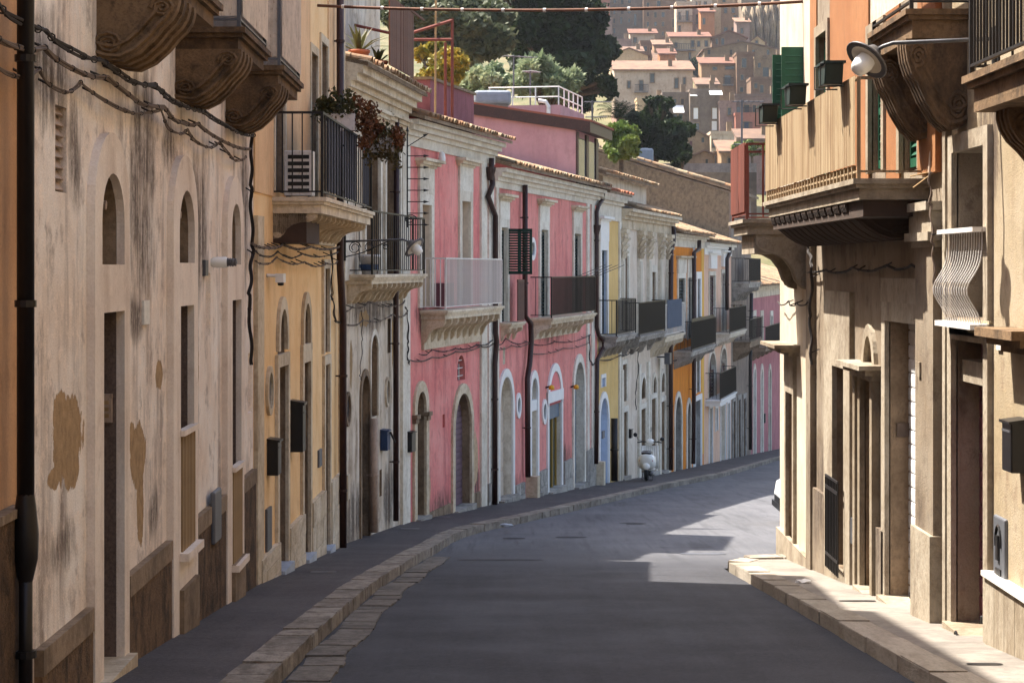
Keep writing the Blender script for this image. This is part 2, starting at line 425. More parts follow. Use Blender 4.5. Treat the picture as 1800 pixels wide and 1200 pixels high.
def wall(F, zt, ops=(), mats=('limestone',), deep=8., x0=0., x1=None, zb=None, y0=0., name='wall', zt2=None, parent=None):
    """house body: front with real openings and reveals, sides, back and top. zt2: height of the back edge"""
    x1 = F.L if x1 is None else x1
    if zb is None: zb = min(F.g(x0), F.g(x1)) - .5
    zt2 = zt if zt2 is None else zt2
    m = MB(); xs = {x0, x1}
    for o in ops:
        xs |= {o.x0, o.x1}
        if o.rise > 0: xs |= {p[0] for p in o.curve()}
    xs = sorted(x for x in xs if x0 - 1e-6 <= x <= x1 + 1e-6)
    for a, b in zip(xs, xs[1:]):
        if b - a < 1e-5: continue
        c = (a + b) / 2; la = lb = zb
        for o in sorted((o for o in ops if o.x0 < c < o.x1), key=lambda o: o.z0):
            if o.z0 > min(la, lb) + 1e-4: m.poly([(a, y0, la), (b, y0, lb), (b, y0, o.z0), (a, y0, o.z0)])
            la, lb = o.top(a), o.top(b)
        m.poly([(a, y0, la), (b, y0, lb), (b, y0, zt), (a, y0, zt)])
    for o in ops:
        m.cur = o.rmat; out = [(o.x0, o.z0)] + (o.curve() if o.rise > 0 else [(o.x0, o.z1), (o.x1, o.z1)]) + [(o.x1, o.z0)]
        yb = y0 + o.depth
        for (p, q) in zip(out, out[1:] + out[:1]):
            if abs(p[0] - q[0]) + abs(p[1] - q[1]) > 1e-6: m.poly([(p[0], y0, p[1]), (q[0], y0, q[1]), (q[0], yb, q[1]), (p[0], yb, p[1])])
        if o.niche: m.poly([(p[0], yb, p[1]) for p in reversed(out)])
        m.cur = 0
    ye = y0 + deep
    m.poly([(x0, ye, zb), (x0, y0, zb), (x0, y0, zt), (x0, ye, zt2)]); m.poly([(x1, y0, zb), (x1, ye, zb), (x1, ye, zt2), (x1, y0, zt)])
    m.poly([(x1, ye, zb), (x0, ye, zb), (x0, ye, zt2), (x1, ye, zt2)]); m.poly([(x0, y0, zt), (x1, y0, zt), (x1, ye, zt2), (x0, ye, zt2)])
    return F.part(name, m, list(mats), parent)

def surround(F, o, w=.12, proud=.035, mat='white_stone', zb=None, name='surround', parent=None, sill=False, y=0.):
    """raised band round an opening"""
    zb = o.z0 if zb is None else zb
    inn = [(o.x0, zb)] + o.curve() + [(o.x1, zb)]; out = [(o.x0 - w, zb)] + o.curve(w) + [(o.x1 + w, zb)]
    m = MB(); yf = y - proud
    for k in range(len(inn) - 1):
        a, b, c, d = inn[k], inn[k + 1], out[k + 1], out[k]
        m.poly([(p[0], yf, p[1]) for p in (a, b, c, d)])
        m.poly([(d[0], yf, d[1]), (c[0], yf, c[1]), (c[0], y + .01, c[1]), (d[0], y + .01, d[1])])
        m.poly([(b[0], yf, b[1]), (a[0], yf, a[1]), (a[0], y + .012, a[1]), (b[0], y + .012, b[1])])
    m.poly([(inn[0][0], yf, zb), (out[0][0], yf, zb), (out[0][0], y + .01, zb), (inn[0][0], y + .01, zb)])
    m.poly([(out[-1][0], yf, zb), (inn[-1][0], yf, zb), (inn[-1][0], y + .01, zb), (out[-1][0], y + .01, zb)])
    p = F.part(name, m, mat, parent)
    if sill: F.part('sill', MB().box(o.x0 - w - .04, o.x1 + w + .04, y - proud - .07, y + .05, zb - .07, zb), mat, p)
    return p

def leaf_fill(F, o, mat, name='door', y=None, boards=0, panels=0, z0=None, z1=None, parent=None, x0=None, x1=None, relief='dark'):
    """the leaf standing at the back of an opening"""
    y = o.depth if y is None else y
    z0 = o.z0 if z0 is None else z0; x0 = o.x0 if x0 is None else x0; x1 = o.x1 if x1 is None else x1
    m = MB(); n = 10 if (o.rise > 0 and z1 is None) else 1
    for k in range(n):
        a = x0 + (x1 - x0) * k / n; b = x0 + (x1 - x0) * (k + 1) / n
        ta, tb = (o.top(a), o.top(b)) if z1 is None else (z1, z1)
        m.poly([(a, y - .01, z0), (b, y - .01, z0), (b, y - .01, tb), (a, y - .01, ta)])
    d = F.part(name, m, mat, parent)
    zt = (o.z1 - o.rise if z1 is None else z1) - .04
    if boards:
        w = (x1 - x0) / boards
        for k in range(boards): F.bar('board', mat, x0 + k * w + .008, x0 + (k + 1) * w - .008, y - .035, y - .012, z0 + .03, zt, d)
    if panels:
        for side in (0, 1):
            xa = x0 + side * (x1 - x0) / 2 + .05; xb = x0 + (side + 1) * (x1 - x0) / 2 - .05
            for k in range(panels):
                za = z0 + .12 + (zt - z0 - .1) * k / panels; zc = z0 + (zt - z0 - .1) * (k + 1) / panels
                F.bar('panel', mat, xa, xb, y - .035, y - .012, za, zc, d)
        F.part('handle', MB().box(o.xc + .03, o.xc + .06, y - .08, y - .03, z0 + 1.0, z0 + 1.14), 'chrome', d)
    return d

def roller(F, o, mat, y=None, pitch=.11, z1=None, z0=None):
    """rolling shutter: each slat a piece"""
    y = o.depth if y is None else y; z0 = o.z0 if z0 is None else z0
    d = F.part('roller_shutter', MB().box(o.x0, o.x1, y, y + .02, z0, o.z1), mat)
    key = ('slat_roll', mat)
    if key not in CACHE:
        m = MB(); prof = [(0, .03), (-.012, .06), (-.015, .5), (-.012, .92), (0, .95), (0, .03)]
        m.prism(prof[:-1], lambda p, e: (e, p[0], p[1])); CACHE[key] = m.mesh('slat', mat)
    z = z0
    zt = (o.z1 if z1 is None else z1)
    while z < zt - .02:
        zc = min(z + pitch, zt); xm = o.hw
        if o.rise > 0 and zc > o.z1 - o.rise:
            q = min(1, (zc - (o.z1 - o.rise)) / o.rise); xm = o.hw * math.sqrt(max(.02, 1 - q * q))
        link('slat', CACHE[key], d, (o.xc - xm, y - .001, z - F.zb), (0, 0, 0), (2 * xm, 1, zc - z)); z += pitch
    return d

def louvre(F, x0, x1, z0, z1, y, mat, parent=None, name='shutter', leaves=2, pitch=.075, slat_to=None):
    """louvred shutters lying in the plane y: a frame per leaf, each slat a piece"""
    out = []
    w = (x1 - x0) / leaves
    for k in range(leaves):
        a = x0 + k * w + .006; b = a + w - .012; s = .05
        m = MB().box(a, a + s, y - .04, y, z0, z1).box(b - s, b, y - .04, y, z0, z1).box(a + s, b - s, y - .04, y, z0, z0 + .09).box(a + s, b - s, y - .04, y, z1 - .08, z1)
        zm = z0 + (z1 - z0) * .45; m.box(a + s, b - s, y - .04, y, zm - .04, zm + .04)
        sh = F.part(name, m, mat, parent); out.append(sh)
        z = z0 + .12
        while z < z1 - .12:
            if abs(z - zm) > .06: link('slat', unit_box(mat, 'slat'), sh, (a + s, y - .036, z - F.zb), (R(-38), 0, 0), (b - a - 2 * s, .008, .062))
            z += pitch
    return out

def oval_window(F, pl, pr, yt, yb, w=.07, mat='white_stone', inner='pane_grey'):
    """oval ring with a recessed field"""
    xa, xb = sorted((F.x(pl), F.x(pr))); pm = (pl + pr) / 2; za, zc = F.z(pm, yb), F.z(pm, yt)
    cx, cz, rx, rz = (xa + xb) / 2, (za + zc) / 2, (xb - xa) / 2, (zc - za) / 2; n = 20; m = MB(); g = MB()
    ring = lambda k, q: (cx + (rx - q) * math.cos(2 * math.pi * k / n), cz + (rz - q) * math.sin(2 * math.pi * k / n))
    for k in range(n):
        a, b, c, d = ring(k, 0), ring(k + 1, 0), ring(k + 1, w), ring(k, w)
        m.poly([(p[0], -.04, p[1]) for p in (a, d, c, b)]); m.poly([(a[0], -.04, a[1]), (b[0], -.04, b[1]), (b[0], .01, b[1]), (a[0], .01, a[1])])
        m.poly([(c[0], -.04, c[1]), (d[0], -.04, d[1]), (d[0], -.004, d[1]), (c[0], -.004, c[1])])
    g.poly([(ring(k, w * .9)[0], -.006, ring(k, w * .9)[1]) for k in range(n)])
    p = F.part('oval_window', m, mat); F.part('pane', g, inner, p); return p

def moulding(F, x0, x1, z, steps, mat, name='cornice', parent=None, ends=True):
    """steps: [(proud, height)] stacked upwards from z"""
    m = MB()
    for (p, h) in steps:
        m.box(x0 - (p * .8 if ends else 0), x1 + (p * .8 if ends else 0), -p, .02, z, z + h); z += h
    return F.part(name, m, mat, parent)

def pipe(F, pts, r=.05, mat='drain_brown', off=.09, name='drainpipe', hopper=None, every=1.6):
    """downpipe through photo points on this front; clips are its pieces"""
    q = []
    for (px, py) in pts:
        x, z = F.at(px, py, -off); q.append(Vector((x, -off, z)))
    d = F.part(name, MB().tube(q, r, 10), mat, smooth=True)
    for a, b in zip(q, q[1:]):
        L = abs(a.z - b.z); n = int(L / every)
        for k in range(n):
            c = a.lerp(b, (k + .5) / n)
            F.part('clip', MB().lathe([(r * .9, -.02), (r * 1.25, -.02), (r * 1.25, .02), (r * .9, .02)], c, n=10).box(c.x - .012, c.x + .012, c.y, 0.01, c.z - .012, c.z + .012), mat, d)
    if hopper is not None:
        x, z = F.at(*hopper, -off)
        F.part('hopper', MB().lathe([(r, -.22), (r * 1.2, -.16), (r * 2.0, .02), (r * 2.0, .08), (r * 1.7, .08)], (x, -off, z), n=10), mat, d)
    return d

def bracket_mesh(kind, mat):
    """carved balcony bracket, unit size: x 0..1 wide, y 0..-1 out, z 0..-1 down"""
    k = ('bracket', kind, mat)
    if k in CACHE: return CACHE[k]
    if kind == 's':
        pr = [(0, 0), (-1, 0), (-1, -.16), (-.93, -.27), (-.8, -.33), (-.62, -.36), (-.45, -.45), (-.32, -.62), (-.25, -.82), (-.12, -.97), (0, -1)]
    else:
        pr = [(0, 0), (-1, 0), (-1, -.10), (-.97, -.24), (-.9, -.38), (-.8, -.5), (-.68, -.68), (-.5, -.88), (-.3, -1.0), (-.12, -.98), (0, -.93)]
    m = MB(); m.prism(pr, lambda p, e: (.05 + .9 * e, p[0] * (.92 if kind == 's' else .86), p[1] * (.92 if kind == 's' else .86)))
    for a in (0., .29, .58, .87):
        m.prism(pr, lambda p, e, a=a: (a + .13 * e, p[0], p[1]))
    for side, dx in ((-1, -.012), (1, 1.012)):
        if kind != 's':
            for f_ in (.93, .78): m.tube([(dx, q_[0] * f_, q_[1] * f_) for q_ in pr[3:]], [.035] * len(pr[3:]), 5)
        for (cy, cz, rr) in (((-.10, -.86, .11), (-.86, -.16, .10)) if kind == 's' else ((-.15, -.74, .17), (-.80, -.20, .15))):
            sp = [(dx, cy + rr * (1 - t / 22) * math.cos(t * .75), cz + rr * (1 - t / 22) * math.sin(t * .75)) for t in range(21)]
            m.tube(sp, .02 if kind == 's' else .032, 5)
    CACHE[k] = m.mesh('bracket', mat); return CACHE[k]

def balcony(F, xa, xb, p, z, mat='limestone', thick=.14, br='s', nbr=5, brw=.12, brh=.4, brd=.85, rail=1.02, railmat='iron_black', spacing=.115,
            style='bars', sheet='cream_sheet', rr=.008, brmat=None, parent=None, fsp=None, sheet_h=None, sides=True, under=None):
    """slab with a stepped edge, brackets, railing; z is the walking level"""
    m = MB()
    for (q, a, b) in ((0., 0., .05), (.03, .05, .09), (.07, .09, thick)):
        m.box(xa + q, xb - q, -p + q, .02, z - b, z - a)
    s = F.part('balcony', m, mat)
    zb = z - thick
    if nbr:
        for k in range(nbr):
            x = xa + .1 + (xb - xa - .2 - brw) * (k / (nbr - 1) if nbr > 1 else .5)
            link('bracket', bracket_mesh(br, brmat or mat), s, (x, 0, zb - F.zb), (0, 0, 0), (brw, p * brd, brh))
    if under: F.part('apron', MB().box(xa + .12, xb - .12, -.06, .01, zb - under, zb), mat, s)
    if not rail: return s
    q = p - .06; x0, x1 = xa + .05, xb - .05
    fr = MB(); t = .014
    for zz, h in ((z + rail - .03, .03), (z + .06, .02)):
        fr.box(x0, x1, -q - t, -q + t, zz, zz + h)
        if sides: fr.box(x0 - t, x0 + t, -q + t, 0, zz, zz + h).box(x1 - t, x1 + t, -q + t, 0, zz, zz + h)
    for x in (x0, x1): fr.box(x - t * 1.2, x + t * 1.2, -q - t * 1.2, -q + t * 1.2, z, z + rail - .03)
    r = F.part('railing', fr, railmat, s)
    if style in ('bars', 'both'):
        n = max(2, int((x1 - x0) / (fsp or spacing)))
        for k in range(1, n): F.bar('baluster', railmat, x0 + (x1 - x0) * k / n - rr, x0 + (x1 - x0) * k / n + rr, -q - rr, -q + rr, z + .08, z + rail - .03, s)
        n = max(2, int(q / spacing))
        if sides:
            for x in (x0, x1):
                for k in range(1, n): F.bar('baluster', railmat, x - rr, x + rr, -q * k / n - rr, -q * k / n + rr, z + .08, z + rail - .03, s)
    if style in ('sheet', 'both'):
        hh = sheet_h or rail - .1
        def corrugated(a, b, fn, yy):
            mm = MB(); n = max(4, int(abs(b - a) / .03)); lo = []; hi = []
            for k in range(n + 1):
                u = a + (b - a) * k / n; w = (.003 if k % 2 else -.003) + (0.002 * math.sin(k * 1.7))
                lo.append(fn(u, yy + w, z + rail - hh)); hi.append(fn(u, yy + w, z + rail + .01))
            for k in range(n): mm.poly([lo[k], lo[k + 1], hi[k + 1], hi[k]])
            return F.part('sheet_panel', mm, sheet, s)
        corrugated(x0, x1, lambda u, w, zz: (u, w, zz), -q - .03)
        if style == 'sheet' and sides == 'sheet':
            for x in (x0, x1): corrugated(0, -q, lambda u, w, zz: (w, u, zz), x)
    return s

def tile_mesh(mat):
    k = ('tile', mat)
    if k not in CACHE:
        m = MB(); n = 6; L = .46; i0 = 0
        for (y, r) in ((0, .105), (L, .085)):
            for q in (1, .82):
                for j in range(n + 1):
                    w = math.pi * j / n; m.v.append((r * q * math.cos(w), y, r * q * .8 * math.sin(w)))
        N = n + 1
        for j in range(n):
            m.f.append((j, j + 1, 2 * N + j + 1, 2 * N + j)); m.f.append((N + j + 1, N + j, 3 * N + j, 3 * N + j + 1))
            m.f.append((j + 1, j, N + j, N + j + 1))
        m.mi = [0] * len(m.f); CACHE[k] = m.mesh('tile', mat)
    return CACHE[k]

def tiled_roof(F, x0, x1, ze, over=.35, run=4., pitch=.28, mat='roof_tiles', base='old_stone', courses=2, y0=0.):
    """pitched roof rising away from the street: pan sheet, first courses as single tiles, the rest joined"""
    a = math.atan(pitch); ya = y0 - over
    m = MB(); zs = lambda y: ze + (y - ya) * pitch
    th = .07
    m.poly([(x0, ya, zs(ya)), (x1, ya, zs(ya)), (x1, y0 + run, zs(y0 + run)), (x0, y0 + run, zs(y0 + run))])
    m.poly([(x0, ya, zs(ya) - th), (x0, y0 + run, zs(y0 + run) - th), (x1, y0 + run, zs(y0 + run) - th), (x1, ya, zs(ya) - th)])
    m.poly([(x0, ya, zs(ya) - th), (x1, ya, zs(ya) - th), (x1, ya, zs(ya)), (x0, ya, zs(ya))])
    m.poly([(x0, y0 + run, zs(y0 + run) - th), (x0, ya, zs(ya) - th), (x0, ya, zs(ya)), (x0, y0 + run, zs(y0 + run))])
    m.poly([(x1, ya, zs(ya) - th), (x1, y0 + run, zs(y0 + run) - th), (x1, y0 + run, zs(y0 + run)), (x1, ya, zs(ya))])
    r = F.part('roof', m, base)
    tm = tile_mesh(mat); w = .215; n = int((x1 - x0) / w); step = .36; rows = int((run + over) / step)
    tv = np.array([v.co[:] for v in tm.vertices]); tf = [tuple(p.vertices) for p in tm.polygons]
    V = []; Fc = []; off = 0
    for j in range(rows):
        for i in range(n):
            x = x0 + (i + .5) * (x1 - x0) / n + random.uniform(-.02, .02); y = ya - .05 + j * step + random.uniform(-.03, .03)
            z = zs(y) + .012 + random.uniform(0, .02); yaw = random.uniform(-.07, .07); pit = a + random.uniform(-.03, .05)
            if j < courses:
                link('tile', tm, r, (x, y, z - F.zb), (pit, 0, yaw))
            else:
                M = Matrix.Translation((x, y, z - F.zb)) @ Matrix.Rotation(yaw, 4, 'Z') @ Matrix.Rotation(pit, 4, 'X')
                A = np.array(M); V.append(tv @ A[:3, :3].T + A[:3, 3]); Fc += [tuple(q + off for q in f) for f in tf]; off += len(tv)
    if V:
        me = bpy.data.meshes.new('tiles'); me.from_pydata(np.concatenate(V).tolist(), [], Fc); me.materials.append(MATS[mat])
        o = link('tiles', me, r); o['kind'] = 'stuff'
    return r

def blocks(F, x0, x1, z0, z1, nx, rows, mat='limestone', proud=.05, name='plinth', gap=.008):
    """plinth of stone blocks, each block a piece"""
    b = F.part(name, MB().box(x0, x1, -proud + .015, .01, z0, z1), mat)
    for r in range(rows):
        za = z0 + (z1 - z0) * r / rows; zc = z0 + (z1 - z0) * (r + 1) / rows; x = x0; w = (x1 - x0) / nx
        sh = (r % 2) * .5
        edges = [x0] + [x0 + (k + sh) * w for k in range(1 if not sh else 0, nx)] + [x1]
        edges = sorted(set(edges))
        for a, c in zip(edges, edges[1:]):
            if c - a > .03: F.bar('block', mat, a + gap / 2, c - gap / 2, -proud - random.uniform(0, .012), -proud + .02, za + gap / 2, zc - gap / 2, b)
    return b

def cable(name, label, F, pts, r=.018, off=.07, mat='cable_grey', sag=.0, strands=1, sub=16, group=None, wrap=True, straps=.5):
    """cables strung along a front through photo points: a thing of its own"""
    W = []
    for (px, py) in pts:
        x, z = F.at(px, py, -off); W.append(Vector((x, -off, z)))
    pts3 = []; r *= .72
    for a, b in zip(W, W[1:]):
        for k in range(sub):
            t = k / sub; p = a.lerp(b, t); p.z -= sag * 4 * t * (1 - t); p.y += .012 * math.sin(9 * t + a.x); pts3.append(p)
    pts3.append(W[-1]); m = MB()
    for s in range(strands):
        ph = 2 * math.pi * s / max(1, strands)
        q = [p + Vector((0, math.cos(ph + i * .22) * r * (.55 if strands > 1 else 0), math.sin(ph + i * .22) * r * (.55 if strands > 1 else 0))) for i, p in enumerate(pts3)]
        m.tube(q, r * (.5 if strands > 1 else .8), 5)
    loc = F.world(pts3[0].x, pts3[0].y, pts3[0].z)
    o = thing(name, label, 'cable', loc, math.atan2(F.u.y, F.u.x), group)
    base = pts3[0]
    def shift(mb): mb.v = [(x - base.x, y - base.y, z - base.z) for x, y, z in mb.v]; return mb
    link('strand', shift(m).mesh('strand', mat), o)
    # wall hooks and ties
    L = 0
    for a, b in zip(pts3, pts3[1:]):
        L += (b - a).length
        if L > straps:
            L = 0; k = MB().lathe([(r * .8, -.008), (r * 1.15, -.008), (r * 1.15, .008), (r * .8, .008)], b, b - a, 7)
            if random.random() < .5: k.tube([b, b + Vector((0, off + .02, .05))], .008, 4)
            link('tie', shift(k).mesh('tie', 'cable_dark'), o)
    return o

# ---------------------------------------------------------------- ground, road, pavements
KL = [(-1.73, -30), (-1.73, 0), (-1.73, 12), (-1.71, 20), (-1.54, 27.4), (-.98, 37), (.26, 42.5), (1.75, 48.5), (4.45, 61), (7.8, 76), (12.95, 100), (18.6, 126), (27, 165)]
def spline(pts, n=8):
    out = []
    for i in range(len(pts) - 1):
        p0, p1, p2, p3 = pts[max(i - 1, 0)], pts[i], pts[i + 1], pts[min(i + 2, len(pts) - 1)]
        for k in range(n):
            t = k / n; out.append(tuple(.5 * ((2 * p1[c]) + (p2[c] - p0[c]) * t + (2 * p0[c] - 5 * p1[c] + 4 * p2[c] - p3[c]) * t * t + (3 * p1[c] - p0[c] - 3 * p2[c] + p3[c]) * t ** 3) for c in (0, 1)))
    out.append(pts[-1]); return out
KS = spline(KL, 10); KSX = [p[0] for p in KS]; KSY = [p[1] for p in KS]
def kx(y): return float(np.interp(y, KSY, KSX))          # outer edge of the left kerb
RKX = 3.02; REND = 29.4                                   # right kerb line and where its pavement ends
ys = sorted(set(list(np.arange(-30, 60, .5)) + list(np.arange(60, 165, 2.0))))
m = MB()
for a, b in zip(ys, ys[1:]):
    def rx(y): return RKX + .03 if y < REND else 60
    nb = 10 if a < REND else 14
    ra, rb = (rx(a), rx(a)) if a < REND else (60, 60)
    for k in range(nb):
        q = lambda y, r, kk: (kx(y) - .04 + (r - kx(y) + .04) * (kk / nb) ** 1.0)
        cr = lambda x: .0
        m.poly([(q(a, ra, k), a, zg(a) - KH), (q(a, ra, k + 1), a, zg(a) - KH), (q(b, rb, k + 1), b, zg(b) - KH), (q(b, rb, k), b, zg(b) - KH)])
struct('road', m.mesh('road', 'road_asphalt'))
m = MB()
for a, b in zip(ys, ys[1:]):
    m.poly([(-8, a, zg(a)), (kx(a) - .32, a, zg(a)), (kx(b) - .32, b, zg(b)), (-8, b, zg(b))]) if a < 60 else m.poly([(kx(a) - 8, a, zg(a)), (kx(a) - .32, a, zg(a)), (kx(b) - .32, b, zg(b)), (kx(b) - 8, b, zg(b))])
left_pavement = struct('left_pavement', m.mesh('left_pavement', 'pavement_asphalt'))
m = MB()
for a, b in zip(ys, ys[1:]):
    if b > REND + .6: break
    ia = RKX + .30; 
    m.poly([(ia, a, zg(a)), (5, a, zg(a)), (5, b, zg(b)), (ia, b, zg(b))])
right_pavement = struct('right_pavement', m.mesh('right_pavement', 'pavement_light' if 'pavement_light' in MATS else 'concrete'))

def kerb_block(mat, seed):
    k = ('kerb', mat, seed)
    if k in CACHE: return CACHE[k]
    bm = bmesh.new(); bmesh.ops.create_cube(bm, size=1)
    bmesh.ops.bevel(bm, geom=bm.edges[:], offset=.022, segments=2, affect='EDGES')
    rr = random.Random(seed)
    for v in bm.verts: v.co += Vector((rr.uniform(-.02, .02), rr.uniform(-.006, .006), rr.uniform(-.025, .02)))
    me = bpy.data.meshes.new('kerb_stone'); bm.to_mesh(me); bm.free(); me.materials.append(MATS[mat]); CACHE[k] = me; return me
def stones_along(parent, name, mat, fn, y0, y1, w, h, ztop, lmin, lmax, jitter=.01, limit=300, far=None):
    """blocks laid end to end; fn(y) = x of the row's middle"""
    y = y0; n = 0
    while y < y1:
        L = random.uniform(lmin, lmax) * (1 if y < 50 else 1.6); yc = y + L / 2; dx = fn(yc + .1) - fn(yc - .1); ang = -math.atan2(dx, .2)
        sl = math.atan2(zg(yc + .5) - zg(yc - .5), 1.0)
        o = link(name, kerb_block(mat, random.randrange(6)), parent, (fn(yc) + random.uniform(-jitter, jitter), yc, zg(yc) + ztop - h / 2 + random.uniform(-jitter, jitter) * .5), (sl, 0, ang), (w, L / math.cos(ang) - .002, h))
        y += L; n += 1
stones_along(left_pavement, 'kerb_stone', 'kerb_stone', lambda y: kx(y) - .16, 6, 130, .32, .30, .010, .45, .9, .006)
stones_along(left_pavement, 'gutter_stone', 'gutter_stone', lambda y: kx(y) + .19 + .02 * math.sin(y * 1.7), 8, 32.2, .33, .16, -KH + .014, .3, .6, .018)
stones_along(right_pavement, 'kerb_stone', 'pale_kerb', lambda y: RKX + .16 + max(0, y - 28.3) ** 2 * .18, 6, REND, .30, .30, .010, .9, 1.7, .005)
# far end of the right pavement turns the corner
for k in range(4):
    link('kerb_stone', kerb_block('kerb_stone', k), right_pavement, (RKX + .62 + k * .5, REND + .28 + k * .10, zg(REND) - .14), (0, 0, R(12)), (.5, .34, .30))
m = MB(); 
for (xa, xb, ya, yb) in ((-80, 80, -40, 165),):
    yy = list(np.arange(ya, yb + .1, 5.0))
    for a, b in zip(yy, yy[1:]): m.poly([(-90, a, zg(a) - .3), (120, a, zg(a) - .3), (120, b, zg(b) - .3), (-90, b, zg(b) - .3)])
struct('ground', m.mesh('ground', 'earth'))

# the slope behind the left houses and the hill across the valley
HD = [150, 190, 232, 260, 292, 325, 345, 380, 405, 435, 480, 620, 800]; HZ = [-9, 6, 11, 14.5, 20, 28, 31.5, 40, 43, 54, 76, 125, 170]
def zhill(x, y):
    z = float(np.interp(y, HD, HZ))
    return z + .5 * math.sin(x * .05 + y * .02) + .3 * math.sin(x * .13 - y * .06)
m = MB(); gx = list(np.arange(-140, 260, 10.0)); gy = list(np.arange(150, 800, 12.0)); idx = {}
for j, y in enumerate(gy):
    for i, x in enumerate(gx): idx[i, j] = len(m.v); m.v.append((x * (1 + (y - 150) / 500), y, zhill(x, y)))
for j in range(len(gy) - 1):
    for i in range(len(gx) - 1): m.f.append((idx[i, j], idx[i + 1, j], idx[i + 1, j + 1], idx[i, j + 1]))
m.mi = [0] * len(m.f); struct('hillside', m.mesh('hillside', 'earth', smooth=True))
def zbank(x, y):
    """garden slope rising behind the left row"""
    line = -2.11 + .214 * (y - 40); w = (line - x) * .977 - 9.5
    return zg(y) + 3 + max(0, w) * .42 + (0 if w > 0 else -1.5) + .5 * math.sin(x * .4 + y * .3)
m = MB(); gw = list(np.arange(9.6, 120, 6.0)); gy = list(np.arange(36, 230, 6.0)); idx = {}
for j, y in enumerate(gy):
    for i, w in enumerate(gw):
        x = -2.11 + .214 * (y - 40) - w / .977; idx[i, j] = len(m.v); m.v.append((x, y, zbank(x, y)))
for j in range(len(gy) - 1):
    for i in range(len(gw) - 1): m.f.append((idx[i + 1, j], idx[i, j], idx[i, j + 1], idx[i + 1, j + 1]))
m.mi = [0] * len(m.f); struct('garden_slope', m.mesh('garden_slope', 'earth', smooth=True))

# tarred repairs, manhole covers and grates let into the road
def flat(name, label, cat, px0, px1, py, depth, mat, lift=.004, group=None, jag=.03, n=14, top=False, curve=0.):
    """flat sheet on the road whose middle is seen at pixel row py"""
    lo, hi = 8., 140.
    for _ in range(50):
        d = (lo + hi) / 2; y = HY - (zg(d) - (0 if top else KH)) / d * FPX
        if y > py: lo = d
        else: hi = d
    xa, xb = (px0 - CX) / FPX * d, (px1 - CX) / FPX * d; pts = []
    for k in range(n):
        t = 2 * math.pi * k / n; sx = math.copysign(abs(math.cos(t)) ** .6, math.cos(t)); sy = math.copysign(abs(math.sin(t)) ** .6, math.sin(t))
        x = (xa + xb) / 2 + sx * (xb - xa) / 2 + random.uniform(-jag, jag); y = d + sy * depth / 2 + random.uniform(-jag, jag)
        pts.append((x, y, zg(y) - (0 if top else KH) + lift))
    c = Vector(((xa + xb) / 2, d, zg(d))); 
    o = link(name, MB().poly([Vector(p) - c for p in pts]).mesh(name, mat), None, c)
    tag(o, label, cat, group); return o
flat('tar_patch', 'dark tar strip across the road near the gutter stones', 'road patch', 800, 955, 984, .35, 'tar')
flat('tar_patch', 'long thin dark repair in the road beside the curved kerb', 'road patch', 975, 1030, 944, .4, 'tar')
flat('tar_patch', 'short dark repair in the road just past the gutter stones', 'road patch', 883, 922, 946, .4, 'tar')
flat('tar_patch', 'sunken dark patch in the middle of the road', 'road patch', 1092, 1134, 920, .7, 'tar', jag=.1)
flat('manhole_cover', 'worn iron manhole cover set in the road by the corner', 'manhole cover', 1196, 1276, 973, .6, 'iron_grey', .007, jag=.005, n=18)
flat('tar_patch', 'pale repaired crack running from the manhole across the road', 'road patch', 1150, 1260, 962, .05, 'tar', .005)
flat('pavement_cover', 'dark rectangular cover in the pavement beside the yellow house', 'cover', 545, 592, 1005, .28, 'iron_grey', .005, top=True, jag=.004)
flat('pavement_cover', 'dark rectangular cover in the pavement by the narrow white house', 'cover', 704, 738, 929, .3, 'iron_grey', .005, top=True, jag=.004)
flat('pavement_cover', 'dark cover in the pavement by the first pink doorway', 'cover', 758, 792, 908, .3, 'iron_grey', .005, top=True, jag=.004)
flat('pavement_grate', 'dark drain slot in sunlit pavement by the long opening', 'drain grate', 1474, 1540, 1056, .16, 'iron_black', .006, top=True, jag=.004)
flat('pavement_grate', 'dark drain slot in shaded pavement by the wine red shutter', 'drain grate', 1698, 1762, 1167, .16, 'iron_black', .006, top=True, jag=.004)
def litter(label, px, py, s, mat):
    lo, hi = 8., 140.
    for _ in range(50):
        d = (lo + hi) / 2; y = HY - zg(d) / d * FPX
        if y > py: lo = d
        else: hi = d
    bm = bmesh.new(); bmesh.ops.create_icosphere(bm, subdivisions=2, radius=s)
    for v in bm.verts: v.co = Vector((v.co.x * 1.3, v.co.y, v.co.z * .35)) * random.uniform(.7, 1.3)
    me = bpy.data.meshes.new('crumpled_paper'); bm.to_mesh(me); bm.free(); me.materials.append(MATS[mat])
    tag(link('crumpled_paper', me, None, ((px - CX) / FPX * d, d, zg(d) + s * .3)), label, 'litter')
litter('crumpled white paper on the sunlit pavement', 1413, 1024, .07, 'white_paint')
litter('crumpled pale bag in the gutter of the curved kerb', 890, 925, .09, 'blue_marble')

# ---------------------------------------------------------------- left row, house by house
SWALL = {}
# peach wall nearest the camera
B0 = Fac('peach_house', 'peach plaster house front beside the thick black drainpipe', (-2.83, -14), (-2.90, 12.0))
plaster('peach', (210, 166, 126), (194, 150, 112), (120, 84, 58), .4, .4, .35)
wall(B0, 9.4, mats=['peach'], deep=9)
F = B0; xp = F.L
zt = F.z(15, 905); F.part('plinth', MB().box(0, xp - .1, -.07, .01, F.g(xp) - .6, zt), 'rough_plinth')
F.part('plinth_cap', MB().box(0, xp - .1, -.085, .01, zt, zt + .05), 'old_stone')

